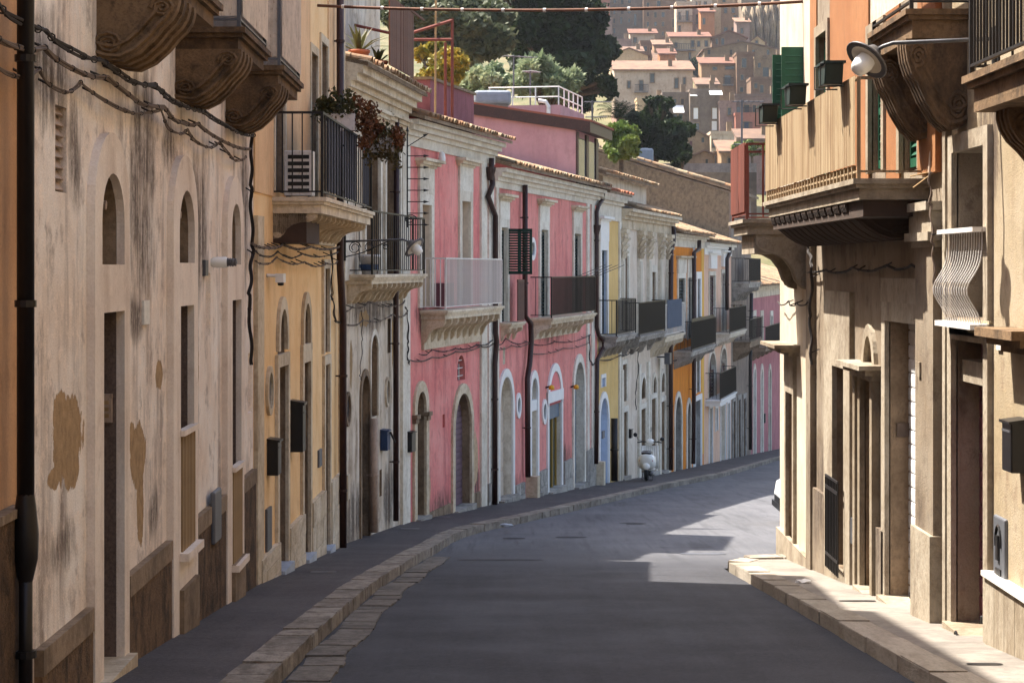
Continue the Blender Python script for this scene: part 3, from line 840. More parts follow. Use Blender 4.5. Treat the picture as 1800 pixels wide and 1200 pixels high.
# weathered white house with three arched doorways
B1 = Fac('weathered_house', 'weathered white plaster house with three tall arched recesses and curled balcony brackets', (-2.90, 12.0), (-3.02, 23.9))
F = B1
def xz(px, py): return F.at(px, py)
pp = []
for (px, py, wpx, hpx) in ((118, 775, 26, 70), (105, 730, 12, 40), (128, 820, 12, 40), (232, 770, 6, 30), (243, 800, 13, 60), (246, 890, 6, 70), (280, 657, 6, 26), (343, 645, 7, 44), (405, 600, 3, 14), (95, 840, 10, 20)):
    x, z = xz(px, py); s = 3600 / ((F.A + F.u * x).y); pp.append((x, z - F.zb, max(.1, F.x(px + wpx) - x), hpx / s))
dk = []
for (px, py, wpx, hpx) in ((252, 330, 30, 260), (350, 400, 14, 170), (428, 390, 12, 170), (85, 120, 40, 130), (238, 560, 16, 60), (130, 260, 12, 120), (300, 250, 20, 60), (110, 960, 24, 60), (270, 900, 10, 50)):
    x, z = xz(px, py); s = 3600 / ((F.A + F.u * x).y); dk.append((x, z - F.zb, F.x(px + wpx) - x, hpx / s))
plaster('weathered', (244, 236, 226), (228, 210, 192), (128, 112, 102), .7, .9, .7, .6, pp, (184, 152, 112), dk)
plaster('weathered_trim', (234, 222, 208), (220, 204, 188), (168, 142, 120), .4, .5, .4, .3)
n1 = Op(F, 165, 205, 305, 465, .8, .30, 2, True); d1 = Op(F, 168, 205, 548, None, 0, .42, 1)
n2 = Op(F, 304, 331, 335, 462, .8, .30, 2, True); d2 = Op(F, 306, 330, 537, 962, 0, .42, 1)
n3 = Op(F, 398, 414, 358, 465, .8, .30, 2, True); d3 = Op(F, 399, 415, 527, 985, 0, .42, 1)
lw = Op(F, 97, 117, 187, 338, 0, .16); sl = Op(F, 362, 370, 480, 590, 0, .06, 0, True); s2 = Op(F, 436, 443, 620, 725, 0, .06, 0, True)
wall(F, 9.2, [n1, d1, n2, d2, n3, d3, lw, sl, s2], ['weathered', 'granite', 'old_stone'], 9)
for (o, pl, pr, yt, nn) in ((d1, 152, 214, 233, n1), (d2, 293, 337, 273, n2), (d3, 390, 420, 310, n3)):
    # tall raised plaster frame that holds the fanlight niche and the doorway
    fr = Op(F, pl, pr, yt, None, .8, .1); m = MB(); z0 = F.g(fr.xc) - .2
    xs = sorted({fr.x0, fr.x1, o.x0, o.x1, nn.x0, nn.x1} | {p[0] for p in fr.curve()} | {p[0] for p in nn.curve()})
    for a, b in zip(xs, xs[1:]):
        if b - a < 1e-5: continue
        c = (a + b) / 2; segs = []; lo = (z0, z0)
        for h in (o, nn):
            if h.x0 < c < h.x1:
                if h.z0 > lo[0]: segs.append((lo[0], lo[1], h.z0, h.z0))
                lo = (h.top(a), h.top(b))
        segs.append((lo[0], lo[1], fr.top(a), fr.top(b)))
        for (la, lb, ta, tb) in segs: m.poly([(a, -.06, la), (b, -.06, lb), (b, -.06, tb), (a, -.06, ta)])
    for oo in (fr,):
        out = [(oo.x0, z0)] + oo.curve() + [(oo.x1, z0)]
        for p, q in zip(out, out[1:]): m.poly([(q[0], -.06, q[1]), (p[0], -.06, p[1]), (p[0], .01, p[1]), (q[0], .01, q[1])])
    for h in (o, nn):
        out = [(h.x0, h.z0)] + (h.curve() if h.rise > 0 else [(h.x0, h.z1), (h.x1, h.z1)]) + [(h.x1, h.z0)]
        for p, q in zip(out, out[1:] + out[:1]):
            if abs(p[0] - q[0]) + abs(p[1] - q[1]) > 1e-6: m.poly([(p[0], -.06, p[1]), (q[0], -.06, q[1]), (q[0], .003, q[1]), (p[0], .003, p[1])])
    F.part('door_frame', m, 'weathered_trim')
leaf_fill(F, d1, 'dark_wood', boards=5); leaf_fill(F, d2, 'dark_wood', boards=4); leaf_fill(F, d3, 'dark_wood', boards=4)
st = F.part('step', MB().box(d1.x0 - .14, d1.x1 + .16, -.13, .40, F.g(d1.xc) - .3, F.g(d1.x0) + .02), 'limestone')
ic = F.part('intercom', MB().box(d1.x1 - .035, d1.x1 - .001, .03, .17, F.z(180, 752), F.z(180, 700)), 'drain_tan')
for k in range(3): F.part('button', MB().box(d1.x1 - .042, d1.x1 - .034, .05, .15, F.z(180, 712 + k * 12 + 7), F.z(180, 712 + k * 12)), 'straw', ic)
for (o, yt, yb) in ((d2, 750, 960), (d3, 815, 983)):
    pc = (F.z(318 if o is d2 else 407, yt), F.z(318 if o is d2 else 407, yb))
    g = F.part('gate', MB().box(o.x0 - .05, o.x1 + .05, -.10, -.03, pc[0] - .05, pc[0]), 'weathered_trim')
    F.part('sill', MB().box(o.x0 - .08, o.x1 + .08, -.14, .02, pc[1] - .07, pc[1]), 'weathered_trim', g)
    n = 9
    for k in range(n):
        x = o.x0 + (o.x1 - o.x0) * (k + .5) / n; F.bar('gate_bar', 'straw', x - .022, x + .022, -.075, -.045, pc[1], pc[0] - .04, g)
    F.part('apron_stone', MB().box(o.x0 - .07, o.x1 + .07, -.10, 0, F.g(o.xc) - .4, F.g(o.xc) + .42), 'old_stone', g)
for nn in (n1, n2, n3):
    x = nn.x0 + .25 * (nn.x1 - nn.x0)
    F.part('pipe_stub', MB().tube([(nn.x1 - .3, .28, nn.z0 + .45), (nn.x1 - .3, .02, nn.z0 + .43)], .035, 8), 'drain_tan')
v = F.part('vent_window', MB().box(lw.x0, lw.x1, .12, .14, lw.z0, lw.z1), 'dark_wood')
for k in range(8):
    z = lw.z0 + (lw.z1 - lw.z0) * (k + .3) / 8; link('slat', unit_box('drain_tan', 'slat'), v, (lw.x0, .02, z - F.zb), (R(-35), 0, 0), (lw.x1 - lw.x0, .012, .10))
# rough dado between the frames
for (pl, pr, py) in ((60, 151, 1090), (216, 292, 975), (338, 389, 885), (421, 443, 838)):
    xa, xb = F.x(pl), F.x(pr); zz = F.z(250, 984)
    F.part('plinth', MB().box(xa, xb, -.05, .01, min(F.g(xa), F.g(xb)) - .5, zz - .16), 'rough_plinth')
    F.part('plinth_cap', MB().box(xa, xb, -.06, .01, zz - .16, zz), 'old_stone')
F.part('plaque', MB().box(F.x(249), F.x(259), -.02, 0.01, F.z(254, 570), F.z(254, 528)), 'marble_sill')
F.part('name_plate', MB().box(F.x(356), F.x(361), -.03, 0.01, F.z(358, 485), F.z(358, 457)), 'iron_grey')
h = F.part('meter_hatch', MB().box(F.x(362), F.x(374), -.09, -.04, F.z(368, 952), F.z(368, 860)), 'hatch_grey'); soften(h, .02)
# three balconies on curled brackets
for i, (da, db) in enumerate(((14.35, 16.5), (17.95, 20.1), (21.35, 23.6))):
    xa, xb = da - 12, db - 12
    b = balcony(F, xa, xb, .62, 2.12, 'carved_stone', .19, None, 0, rail=1.0, style='sheet', sheet='pale_sheet', sides='sheet', railmat='iron_grey')
    link('bracket', bracket_mesh('belly', 'carved_stone'), b, (xa + .06, 0, 2.12 - .19 - F.zb), (0, 0, 0), (.85, .58, .47))
# tubular lamp on the wall
w = F.world(F.x(371), 0, F.z(371, 461)); t_ = thing('tube_lamp', 'white tubular wall lamp on a ribbed grey holder high on the weathered house', 'wall lamp', w, math.atan2(F.u.y, F.u.x))
link('tube', MB().lathe([(.035, 0), (.05, .02), (.055, .06), (.055, .15), (.045, .16)], (0, 0, 0), (0, -1, 0), 14).mesh('tube', 'lamp_glass', smooth=True), t_)
link('holder', MB().lathe([(.04, .155), (.045, .17), (.035, .18), (.045, .19), (.035, .20), (.045, .215), (.035, .23), (.04, .25), (.0, .26)], (0, 0, 0), (0, -1, 0), 14).mesh('holder', 'iron_grey'), t_)

# drainpipes at the joint of the peach and weathered houses
x0 = B0.x(45, -.12) + .05
dp = B0.part('drainpipe', MB().tube([(x0 - .05, -.12, 9), (x0 - .05, -.12, B0.z(45, 890))], .05, 12).lathe([(.05, .25), (.06, .18), (.075, .02), (.07, -.12), (.04, -.25)], (x0 - .05, -.12, B0.z(45, 925)), n=12).tube([(x0 - .05, -.12, B0.z(45, 930)), (x0 - .05, -.12, B0.g(x0) - .1)], .04, 12), 'drain_black', smooth=True)
for z in (2.6, 1.2, -.2, -1.4, -2.2): B0.part('clip', MB().lathe([(.045, -.02), (.062, -.02), (.062, .02), (.045, .02)], (x0 - .05, -.12, z), n=12), 'drain_black', dp)
cv = B1.part('pipe_cover', MB().box(.03, .14, -.06, 0, B1.z(68, 1040), 9.0), 'drain_brown')

# yellow house
B2 = Fac('yellow_house', 'yellow house with limestone plinth and a long iron railed balcony', (-3.02, 23.92), (-2.825, 33.9))
F = B2
plaster('yellow', (240, 208, 160), (232, 192, 138), (170, 122, 70), .3, .35, .25, .25)
plaster('peach_upper', (226, 192, 150), (216, 178, 136), (160, 124, 92), .3, .35, .3, .25)
a1 = Op(F, 488, 500, 543, 621, 1.0, .22, 1, True); e1 = Op(F, 486, 501.5, 643, None, 0, .34, 1)
a2 = Op(F, 531, 541, 533, 604, 1.0, .22, 1, True); e2 = Op(F, 530, 541.5, 636, None, 0, .34, 1)
a3 = Op(F, 567, 575, 472, 620, 0, .22, 1, True); e3 = Op(F, 568, 576, 640, None, 0, .34, 1)
s3 = Op(F, 578.5, 582.5, 785, 842, 0, .06, 1, True)
uw = [Op(F, 481, 498, 90, 338, 0, .25, 1), Op(F, 545, 556, 95, 345, 0, .25, 1), Op(F, 563, 574, 78, 352, 0, .25, 1)]
wall(F, 4.9, [a1, e1, a2, e2, a3, e3, s3] + uw, ['yellow', 'old_stone'], 9)
wall(F, 8.7, (), ['peach_upper'], 8.9, x1=F.x(541), zb=4.9, y0=.0, name='top_storey')
for (a, e) in ((a1, e1), (a2, e2)):
    surround(F, a, .16, .045, 'limestone', zb=e.z1 + .2); surround(F, e, .16, .045, 'limestone')
    F.part('lintel', MB().box(e.x0 - .16, e.x1 + .16, -.047, .01, e.z1 + .16, a.z0), 'limestone')
surround(F, a3, .14, .045, 'limestone'); surround(F, e3, .14, .045, 'limestone')
for e in (e1, e2, e3):
    leaf_fill(F, e, 'door_brown', panels=3)
    F.part('step', MB().box(e.x0 - .05, e.x1 + .05, -.12, .33, F.g(e.xc) - .3, F.g(e.x0) + .05), 'blue_marble')
for u in uw:
    surround(F, u, .12, .03, 'limestone'); leaf_fill(F, u, 'grey_paint', 'shutter', boards=5, y=.12)
oval_window(F, 466, 477, 643, 730, .08, 'limestone')
# corner pilasters and the pale upper storey
F.part('pilaster', MB().box(.02, .55, -.05, 0, F.g(0) - .4, .62), 'limestone'); F.part('pilaster', MB().box(F.L - .5, F.L - .02, -.05, 0, F.g(F.L) - .4, .62), 'limestone')
for (xa, xb) in ((0, F.x(481) - .13), (F.x(498) + .13, F.x(545) - .13), (F.x(574) + .13, F.L)): F.part('upper_render', MB().box(xa, xb, -.02, 0, .9, 4.85), 'peach_upper')
F.part('pilaster', MB().box(F.x(590), F.L - .02, -.07, -.021, .9, 4.8), 'limestone')
for (pl, pr, yt) in ((452, 486, 968), (503, 530, 915), (543, 567, 872), (577, 597, 838)):
    xa, xb = F.x(pl), F.x(pr); zt = F.z((pl + pr) / 2, yt)
    blocks(F, xa + .02, xb - .03, min(F.g(xa), F.g(xb)) - .12, zt, 2, 3, 'limestone', .06)
b = balcony(F, F.x(478), F.x(478) + 7.0, .68, .89, 'limestone', .2, 's', 13, .13, .32, .8, rail=1.07, under=.34, fsp=.34)
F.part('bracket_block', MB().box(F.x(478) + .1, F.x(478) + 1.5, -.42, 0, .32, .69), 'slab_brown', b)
# shade cloths tied to the inside of the railing
for k, (xa, xb) in enumerate(((575, 598), (606, 625), (638, 648))):
    q = 0; xa, xb = F.x(xa, -.58), F.x(xb, -.58); F.part('shade_cloth', MB().box(q + xa, q + xb, -.585, -.575, 1.0, 1.98), 'cloth_dark', b)
h = F.part('meter_hatch', MB().box(F.x(466), F.x(474), -.03, 0.01, F.z(470, 966), F.z(470, 892)), 'hatch_grey')
F.part('name_plate', MB().box(F.x(558), F.x(563), -.03, 0.01, F.z(560, 820), F.z(560, 790)), 'hatch_grey')
pipe(F, [(598, -60), (598, 470), (603, 560), (603, 962)], .06, 'drain_brown', .12)
F.part('corner_stone', MB().box(F.L - .35, F.L + .03, -.14, 0, F.z(600, 876), F.z(600, 832)), 'limestone')

# narrow white house
B3 = Fac('narrow_white_house', 'narrow peeling white house with heavy cornice and rusty terrace screen', (-2.825, 33.93), (-2.11, 40.0))
F = B3
pp = []
for (px, py, w, h) in ((617, 640, .12, .4), (640, 560, .5, .14), (690, 600, .1, .5)):
    x, z = xz_ = F.at(px, py); pp.append((x, z - F.zb, w, h))
plaster('old_white', (216, 206, 190), (196, 180, 158), (122, 100, 82), .75, .8, .8, .5, pp, (170, 140, 100), [(1.0, .5, 1.0, .7), (4.5, .5, .8, .7), (2.6, 4.1, 2.5, .5)])
g1 = Op(F, 634, 648, 660, None, 1.0, .3, 1); g2 = Op(F, 650.5, 663, 588, 732, 1.0, .2, 1, True); g3 = Op(F, 681, 687, 560, 620, 0, .05, 1, True)
bd = Op(F, 640, 665, 240, 483, 0, .3, 1); bd2 = Op(F, 676, 700, 250, 483, 0, .3, 1); g4 = Op(F, 667, 671, 825, 872, 0, .05, 1, True)
wall(F, 3.25, [g1, g2, g3, bd, bd2, g4], ['old_white', 'old_stone'], 9)
leaf_fill(F, g1, 'door_brown', boards=4); surround(F, g1, .12, .03, 'old_stone'); surround(F, g2, .10, .03, 'white_stone')
for o in (bd, bd2):
    leaf_fill(F, o, 'dark_wood', 'shutter', boards=6); surround(F, o, .16, .05, 'white_stone')
    moulding(F, o.x0 - .25, o.x1 + .25, o.z1 + .3, ((.08, .06), (.16, .07), (.22, .06)), 'limestone', 'window_head')
oval_window(F, 605, 614, 688, 750, .06, 'old_stone'); oval_window(F, 676, 683, 662, 715, .06, 'limestone')
moulding(F, 0, F.L, 2.55, ((.06, .12), (.10, .35), (.16, .10), (.26, .12), (.36, .12), (.44, .1)), 'limestone', ends=False)
tiled_roof(F, 0, F.L + .1, 3.42, .45, 1.5, .22, courses=2)
F.part('pilaster', MB().box(F.L - .45, F.L - .02, -.06, 0, F.g(F.L) - .4, 2.5), 'white_stone'); F.part('pilaster', MB().box(.02, .4, -.06, 0, -.2, 2.5), 'white_stone')
b = balcony(F, .35, 5.9, .5, -.10, 'limestone', .16, 's', 12, .1, .34, .85, rail=1.08, spacing=.2, rr=.007)
pipe(F, [(697, 205), (697, 470), (696, 500), (696, 915)], .055, 'drain_brown', .12)
pipe(F, [(657, 735), (657, 935)], .075, 'drain_tan', .12, 'standpipe')
# upper storey set back from the terrace, with its rusted screen
wall(F, 8.0, (), ['old_white'], 6, x0=F.x(604, .8), x1=F.x(668, .8), zb=3., y0=.8, name='attic')
scr = F.part('terrace_screen', MB().box(F.x(684), F.L + .3, -.36, -.33, 4.86, 4.9), 'rust_sheet')
xa, xb = F.x(684, -.35), F.x(727, -.35); n = 16
for k in range(n): F.bar('screen_board', 'rust_sheet', xa + (xb - xa) * k / n + .006, xa + (xb - xa) * (k + 1) / n - .006, -.36 + random.uniform(-.008, .008), -.34, 3.62, 4.85 + random.uniform(-.02, .02), scr)
# red-brown pergola frame behind the screen
pg = F.part('pergola_frame', MB().tube([(xb, -.3, F.z(727, 70, -.3)), (xb + .05, -1.2 + 2.2, 4.7)], .03, 6), 'rust_red')
B2.e['note'] = ''; del B2.e['note']

# first pink house
P1 = Fac('pink_house', 'pink house with white railed balcony, purple roller shutter and rose roof parapet', (-2.11, 40.02), (-.427, 47.87))
F = P1
pp = [(*(lambda q: (q[0], q[1] - F.zb))(F.at(835, 808)), .35, .55), (*(lambda q: (q[0], q[1] - F.zb))(F.at(754, 858)), .12, .35)]
plaster('pink', (226, 154, 144), (212, 126, 120), (160, 92, 90), .6, .9, .75, .35, pp, (206, 176, 140), [(3.0, .25, 1.3, .45), (6.0, .3, .8, .5), (1.5, 4.3, .8, .5)])
plaster('rose', (142, 92, 98), (124, 78, 84), (92, 56, 60), .5, .4, .6, .4)
q1 = Op(F, 730, 746, 688, None, 1.0, .22, 1); q2 = Op(F, 797, 826, 691, None, 1.0, .19, 1); q3 = Op(F, 804, 817.5, 624, 668, 1.0, .14, 0)
w1 = Op(F, 739, 755, 360, 540, 0, .22, 2); w2 = Op(F, 809, 824, 354, 535, 0, .22, 2); q4 = Op(F, 711.5, 717, 708, 745, 0, .08, 0, True); q5 = Op(F, 778, 782, 728, 751, 0, .08, 0, True)
wall(F, 2.75, [q1, q2, q3, w1, w2, q4, q5], ['pink', 'old_stone', 'door_cream'], 9)
leaf_fill(F, q1, 'dark_wood', panels=3); roller(F, q2, 'purple_shutter', pitch=.13)
surround(F, q1, .22, .05, 'limestone'); surround(F, q2, .22, .05, 'limestone')
for x in (q1.x0 - .26, q1.x1 - .02): F.part('capital', MB().box(x, x + .28, -.11, 0.1, F.z(738, 733), F.z(738, 726)).box(x + .02, x + .26, -.08, 0.1, F.z(738, 741), F.z(738, 733)), 'old_stone')
gw = leaf_fill(F, q3, 'pane_grey', 'window')
for k in range(5): F.bar('grille_bar', 'white_metal', q3.x0, q3.x1, .05, .07, q3.z0 + .08 + k * .17, q3.z0 + .10 + k * .17, gw)
for k in range(2): F.bar('grille_bar', 'white_metal', q3.x0 + .2 + k * .25, q3.x0 + .22 + k * .25, .07, .09, q3.z0, q3.z1 - .2, gw)
for w in (w1, w2):
    leaf_fill(F, w, 'door_cream', 'french_window', panels=3, y=.16); surround(F, w, .22, .05, 'white_stone')
    F.part('overdoor', MB().box(w.x0 - .22, w.x1 + .22, -.055, 0.01, w.z1 + .22, w.z1 + .75), 'white_stone')
    moulding(F, w.x0 - .25, w.x1 + .25, w.z1 + .75, ((.08, .05), (.16, .06), (.24, .06)), 'limestone', 'window_head')
for e in (q1, q2): F.part('step', MB().box(e.x0 - .1, e.x1 + .1, -.14, .17, F.g(e.xc) - .3, F.g(e.x0) + .03), 'grey_stone')
F.part('pilaster', MB().box(.02, .3, -.05, 0, F.g(0) - .4, 2.42), 'white_stone')
for (pl, pr) in ((843, 853), (856, 865)): F.part('pilaster', MB().box(F.x(pl), F.x(pr), -.05, 0, F.g(F.L) - .4, 2.42), 'white_stone')
moulding(F, 0, F.L, 2.42, ((.04, .2), (.10, .1), (.2, .1), (.3, .1)), 'white_stone', ends=False)
tiled_roof(F, 0, F.L + .15, 2.98, .42, 4.5, .27)
for (pl, pr) in ((751, 790), (830, 842)):
    xa, xb = F.x(pl), F.x(pr); blocks(F, xa, xb, F.g(xb) - .3, F.g(xa) + (.1 if pl == 751 else .32), 3, 1, 'old_stone', .03)
blocks(F, F.x(854), F.L - .08, F.g(F.L) - .3, F.g(F.L) + .55, 2, 2, 'grey_stone', .07)
b = balcony(F, F.x(738), F.x(738) + 5.35, .58, -.84, 'limestone', .18, 's', 10, .12, .5, .85, rail=1.06, railmat='white_metal', spacing=.10, under=.62)
F.part('shelf', MB().box(w1.x1 + .3, w1.x1 + .9, -.3, 0, -.8, -.3), 'wine_shutter', b)
pipe(F, [(864, 278), (864, 300), (866, 325), (858, 345), (868, 372), (871, 380), (871, 585), (873, 600), (870, 640), (870, 886)], .065, 'drain_brown', .13, hopper=(862, 300))
for (pl, pr, ya, yb) in ((709, 715.5, 815, 858), (709, 716, 868, 895)): soften(F.part('meter_hatch', MB().box(F.x(pl), F.x(pr), -.03, 0.01, F.z(712, yb), F.z(712, ya)), 'hatch_grey'), .01)
# rose parapet box on the roof
wall(F, 4.1, (), ['rose'], 3.2, x0=4.4, x1=8.55, zb=2.6, y0=.6, name='roof_parapet')
F.part('parapet_cap', MB().box(4.35, 8.6, .55, 3.85, 4.1, 4.16), 'bare_stucco')
F.part('sensor_lamp', MB().lathe([(.0, -.12), (.07, -.12), (.08, 0), (.06, .1), (0, .14)], (F.x(767), -.12, F.z(767, 278)), n=10), 'white_paint')

# second pink house
P2 = Fac('long_pink_house', 'long pink house with green louvred shutters and four white arches at street level', (-.42, 47.9), (2.58, 61.9))
F = P2
plaster('pink2', (224, 150, 140), (212, 130, 122), (162, 98, 94), .6, .9, .7, .35, None, (0, 0, 0), [(2.0, .5, 1.4, .6), (7.0, 4.4, 3.0, .4), (9.0, .6, 1.2, .6)])
plaster('mauve', (184, 142, 144), (170, 128, 132), (130, 100, 104), .3, .3, .3, .25)
A = Op(F, 876, 899, 662, None, 1.0, .22, 1); Bq = Op(F, 932, 942.5, 664, None, 1.0, .16, 1); Cq = Op(F, 963, 985, 705, None, 0, .14, 1); D = Op(F, 1008, 1025, 636, None, 1.0, .22, 1)
v1 = Op(F, 879, 890, 400, 566, 0, .2, 1); v2 = Op(F, 949, 961, 404, 560, 0, .2, 1); v3 = Op(F, 1008, 1019, 411, 560, 0, .2, 1); sv = Op(F, 884, 888, 610, 640, 0, .05, 1, True)
wall(F, 2.2, [A, Bq, Cq, D, v1, v2, v3, sv], ['pink2', 'white_stone'], 9)
for o, w in ((A, .2), (Bq, .2), (D, .24)): surround(F, o, w, .05, 'white_paint' if o is not D else 'white_stone')
cc = Op(F, 963, 985, 652, 686, 1.0, .1); surround(F, cc, .22, .05, 'white_paint', zb=cc.z0); F.part('tympanum', MB().prism([(cc.x0, cc.z0)] + cc.curve() + [(cc.x1, cc.z0)], lambda p, e: (p[0], -.012 + .01 * e, p[1])), 'tympanum_pink')
F.part('lintel', MB().box(Cq.x0 - .22, Cq.x1 + .22, -.055, .01, Cq.z1, cc.z0), 'white_paint'); surround(F, Cq, .2, .045, 'white_paint')
F.part('transom', MB().box(Bq.x0, Bq.x1, -.02, .15, F.z(937, 722), F.z(937, 703)), 'white_paint')
leaf_fill(F, A, 'door_cream', panels=3); leaf_fill(F, Bq, 'door_cream', panels=3, z1=F.z(937, 722)); leaf_fill(F, Bq, 'pane_grey', 'fanlight', z0=F.z(937, 703))
wn_ = leaf_fill(F, Cq, 'pane_teal', 'shop_door'); x = Cq.x0
for k in range(4): F.bar('mullion', 'yellow_metal', Cq.x0 + (Cq.x1 - Cq.x0) * k / 3.2, Cq.x0 + (Cq.x1 - Cq.x0) * k / 3.2 + .05, Cq.depth - .05, Cq.depth - .012, Cq.z0, Cq.z1, wn_)
F.part('shutter_box', MB().box(Cq.x0, Cq.x1, .04, .12, F.z(974, 735), Cq.z1), 'blue_grey_shutter')
roller(F, D, 'blue_grey_shutter', pitch=.15)
for (pl, pr, ya, yb) in ((930, 940, 417, 458), (906, 914.5, 690, 735), (952, 960, 701, 746)): oval_window(F, pl, pr, ya, yb, .12, 'white_paint')
for (o, zz) in ((v1, None), (v2, None), (v3, None)):
    surround(F, o, .2, .045, 'white_stone'); F.part('overdoor', MB().box(o.x0 - .2, o.x1 + .2, -.05, 0.01, o.z1 + .2, o.z1 + .62), 'white_stone')
    moulding(F, o.x0 - .22, o.x1 + .25, o.z1 + .62, ((.07, .05), (.14, .06), (.22, .06)), 'limestone', 'window_head')
    leaf_fill(F, o, 'pane_dark', 'window', y=.18); louvre(F, o.x0, o.x1, o.z0, o.z1 - .06, .10, 'dark_green_paint', pitch=.09)
# the shutter leaf that stands open across the wall
ol = MB(); lx = v1.x1 + .05; z0_, z1_ = F.z(890, 482), F.z(890, 402); W = .62
for (a, b_) in ((0, .06), (W / 2 - .04, W / 2 + .04), (W - .06, W)): ol.box(lx, lx + .04, -b_, -a, z0_, z1_)
ol.box(lx, lx + .04, -W, 0, z0_, z0_ + .08).box(lx, lx + .04, -W, 0, z1_ - .08, z1_)
osh = F.part('open_shutter', ol, 'green_paint'); z = z0_ + .1
while z < z1_ - .1:
    for (a, b_) in ((.06, W / 2 - .04), (W / 2 + .04, W - .06)): link('slat', unit_box('green_paint', 'slat'), osh, (lx + .03, -b_, z - F.zb), (0, R(-35), 0), (.008, b_ - a, .045))
    z += .062
moulding(F, 0, F.L, 1.9, ((.04, .16), (.10, .1), (.2, .1), (.3, .1)), 'white_stone', ends=False)
tiled_roof(F, 0, F.L + .1, 2.44, .42, 5., .27)
F.part('pilaster', MB().box(.06, .35, -.05, 0, F.g(0) - .4, 1.9), 'white_stone')
for (pl, pr) in ((1030, 1034), (1038, 1043)): F.part('pilaster', MB().box(F.x(pl), F.x(pr), -.05, 0, F.g(F.L) - .4, 1.9), 'white_stone')
for (pl, pr, yt) in ((902, 921, 850), (944, 961, 826), (988, 1005, 808), (1027, 1046, 788)):
    xa, xb = F.x(pl) + .22, F.x(pr) - .24; zt = F.z((pl + pr) / 2, yt)
    if xb > xa: blocks(F, xa - .1, xb + .1, min(F.g(xa), F.g(xb)) - .15, zt, 1, 2, 'grey_stone', .065)
for e in (A, Bq, Cq, D): F.part('step', MB().box(e.x0 - .15, e.x1 + .15, -.18, .13, F.g(e.xc) - .3, F.g(e.x0) + .05), 'grey_stone')
b = balcony(F, F.x(932), F.x(932) + 6.6, .6, F.z(975, 558, -.5), 'limestone', .16, 's', 9, .13, .4, .85, rail=1.05, spacing=.11, under=.4)
b2 = balcony(F, v1.x0 - .05, v1.x1 + .9, .3, F.z(890, 566), 'limestone', .14, 's', 3, .12, .3, .8, rail=0)
gt = F.part('wood_rail', MB().box(v1.x1 + .1, v1.x1 + .85, -.27, -.24, F.z(905, 495), F.z(905, 491)), 'brown_wood', b2)
for k in range(8): F.bar('rail_slat', 'brown_wood', v1.x1 + .1 + k * .095, v1.x1 + .1 + k * .095 + .075, -.27, -.245, F.z(905, 562), F.z(905, 495), gt if False else b2)
pipe(F, [(923, 325), (923, 555), (933, 568), (934, 600), (931, 640), (927, 665), (928, 838)], .07, 'drain_brown', .13)
pipe(F, [(1060, 335), (1060, 350), (1052, 362), (1049, 372), (1049, 575), (1052, 588), (1060, 598), (1060, 612), (1050, 632), (1048, 815)], .065, 'drain_brown', .13, hopper=(1049, 400))
for (pl, pr, yt) in ((923, 935, 838), (1043, 1051, 812)):
    xa, xb = F.x(pl), F.x(pr); F.part('corner_post', MB().box(xa + .1, xa + .42, -.3, 0, F.g(xa) - .3, F.z(pl, yt)), 'limestone')
# roof room in mauve render with a dark fascia and glazed front, and the railed terrace behind
x0 = F.x(1012, .3); m = MB(); y0 = .3; y1 = 4.6; x1 = x0 + 3.6; zA, zB = 4.1, 4.8; zb = 1.9
m.poly([(x0, y1, zb), (x0, y0, zb), (x0, y0, zA), (x0, y1, zB)]); m.poly([(x0, y0, zb), (x1, y0, zb), (x1, y0, zA), (x0, y0, zA)])
m.poly([(x1, y0, zb), (x1, y1, zb), (x1, y1, zB), (x1, y0, zA)]); m.poly([(x1, y1, zb), (x0, y1, zb), (x0, y1, zB), (x1, y1, zB)]); m.poly([(x0, y0, zA), (x1, y0, zA), (x1, y1, zB), (x0, y1, zB)])
rr_ = F.part('roof_room', m, 'mauve')
k = (zB - zA) / (y1 - y0)
F.part('fascia', MB().prism([(y0 - .45, zA - .45 * k - .05), (y1 + .3, zB + .3 * k - .05), (y1 + .3, zB + .3 * k + .26), (y0 - .45, zA - .45 * k + .26)], lambda p, e: (x0 - .12 + (x1 - x0 + .4) * e, p[0], p[1])), 'drain_brown', rr_)
F.part('roof_tiles', MB().prism([(y0 - .5, zA - .5 * k + .262), (y1 + .3, zB + .3 * k + .262), (y1 + .3, zB + .3 * k + .32), (y0 - .5, zA - .5 * k + .32)], lambda p, e: (x0 - .1 + (x1 - x0 + .4) * e, p[0], p[1])), 'red_tiles', rr_)
F.part('glazed_front', MB().box(x0 + .25, x0 + 1.5, y0 - .03, y0, 2.2, 3.85).box(x0 + 1.9, x0 + 3.2, y0 - .03, y0, 2.2, 3.85), 'pane_grey', rr_)
F.part('glazing_frame', MB().box(x0, x0 + .22, y0 - .06, y0, 2.0, 4.0).box(x0 + 1.5, x0 + 1.9, y0 - .06, y0, 2.0, 4.0).box(x0 + 3.2, x1, y0 - .06, y0, 2.0, 4.0), 'drain_brown', rr_)
F.part('doorway', MB().box(x0 - .03, x0, 3.2, 4.0, 2.4, 3.9), 'brown_wood', rr_)
tx0 = F.x(985, 2.5); F.part('terrace_block', MB().box(tx0, tx0 + 4.6, 2.5, 6.2, 2.5, 5.55), 'mauve')
ty = 2.55
tr = MB()
zt = 5.55
for zz in (zt + .28, zt + .62): tr.tube([(tx0 + .05, 5.0, zz), (tx0 + .05, ty, zz), (tx0 + 4.5, ty, zz)], .022, 5)
tr_ = F.part('terrace_railing', tr, 'white_metal')
for q in range(4): F.bar('rail_post', 'white_metal', tx0 + .03, tx0 + .07, ty + q * .8, ty + q * .8 + .04, zt - .3, zt + .62, tr_)
for q in range(1, 6): F.bar('rail_post', 'white_metal', tx0 + .05 + q * .88, tx0 + .09 + q * .88, ty - .02, ty + .02, zt - .3, zt + .62, tr_)
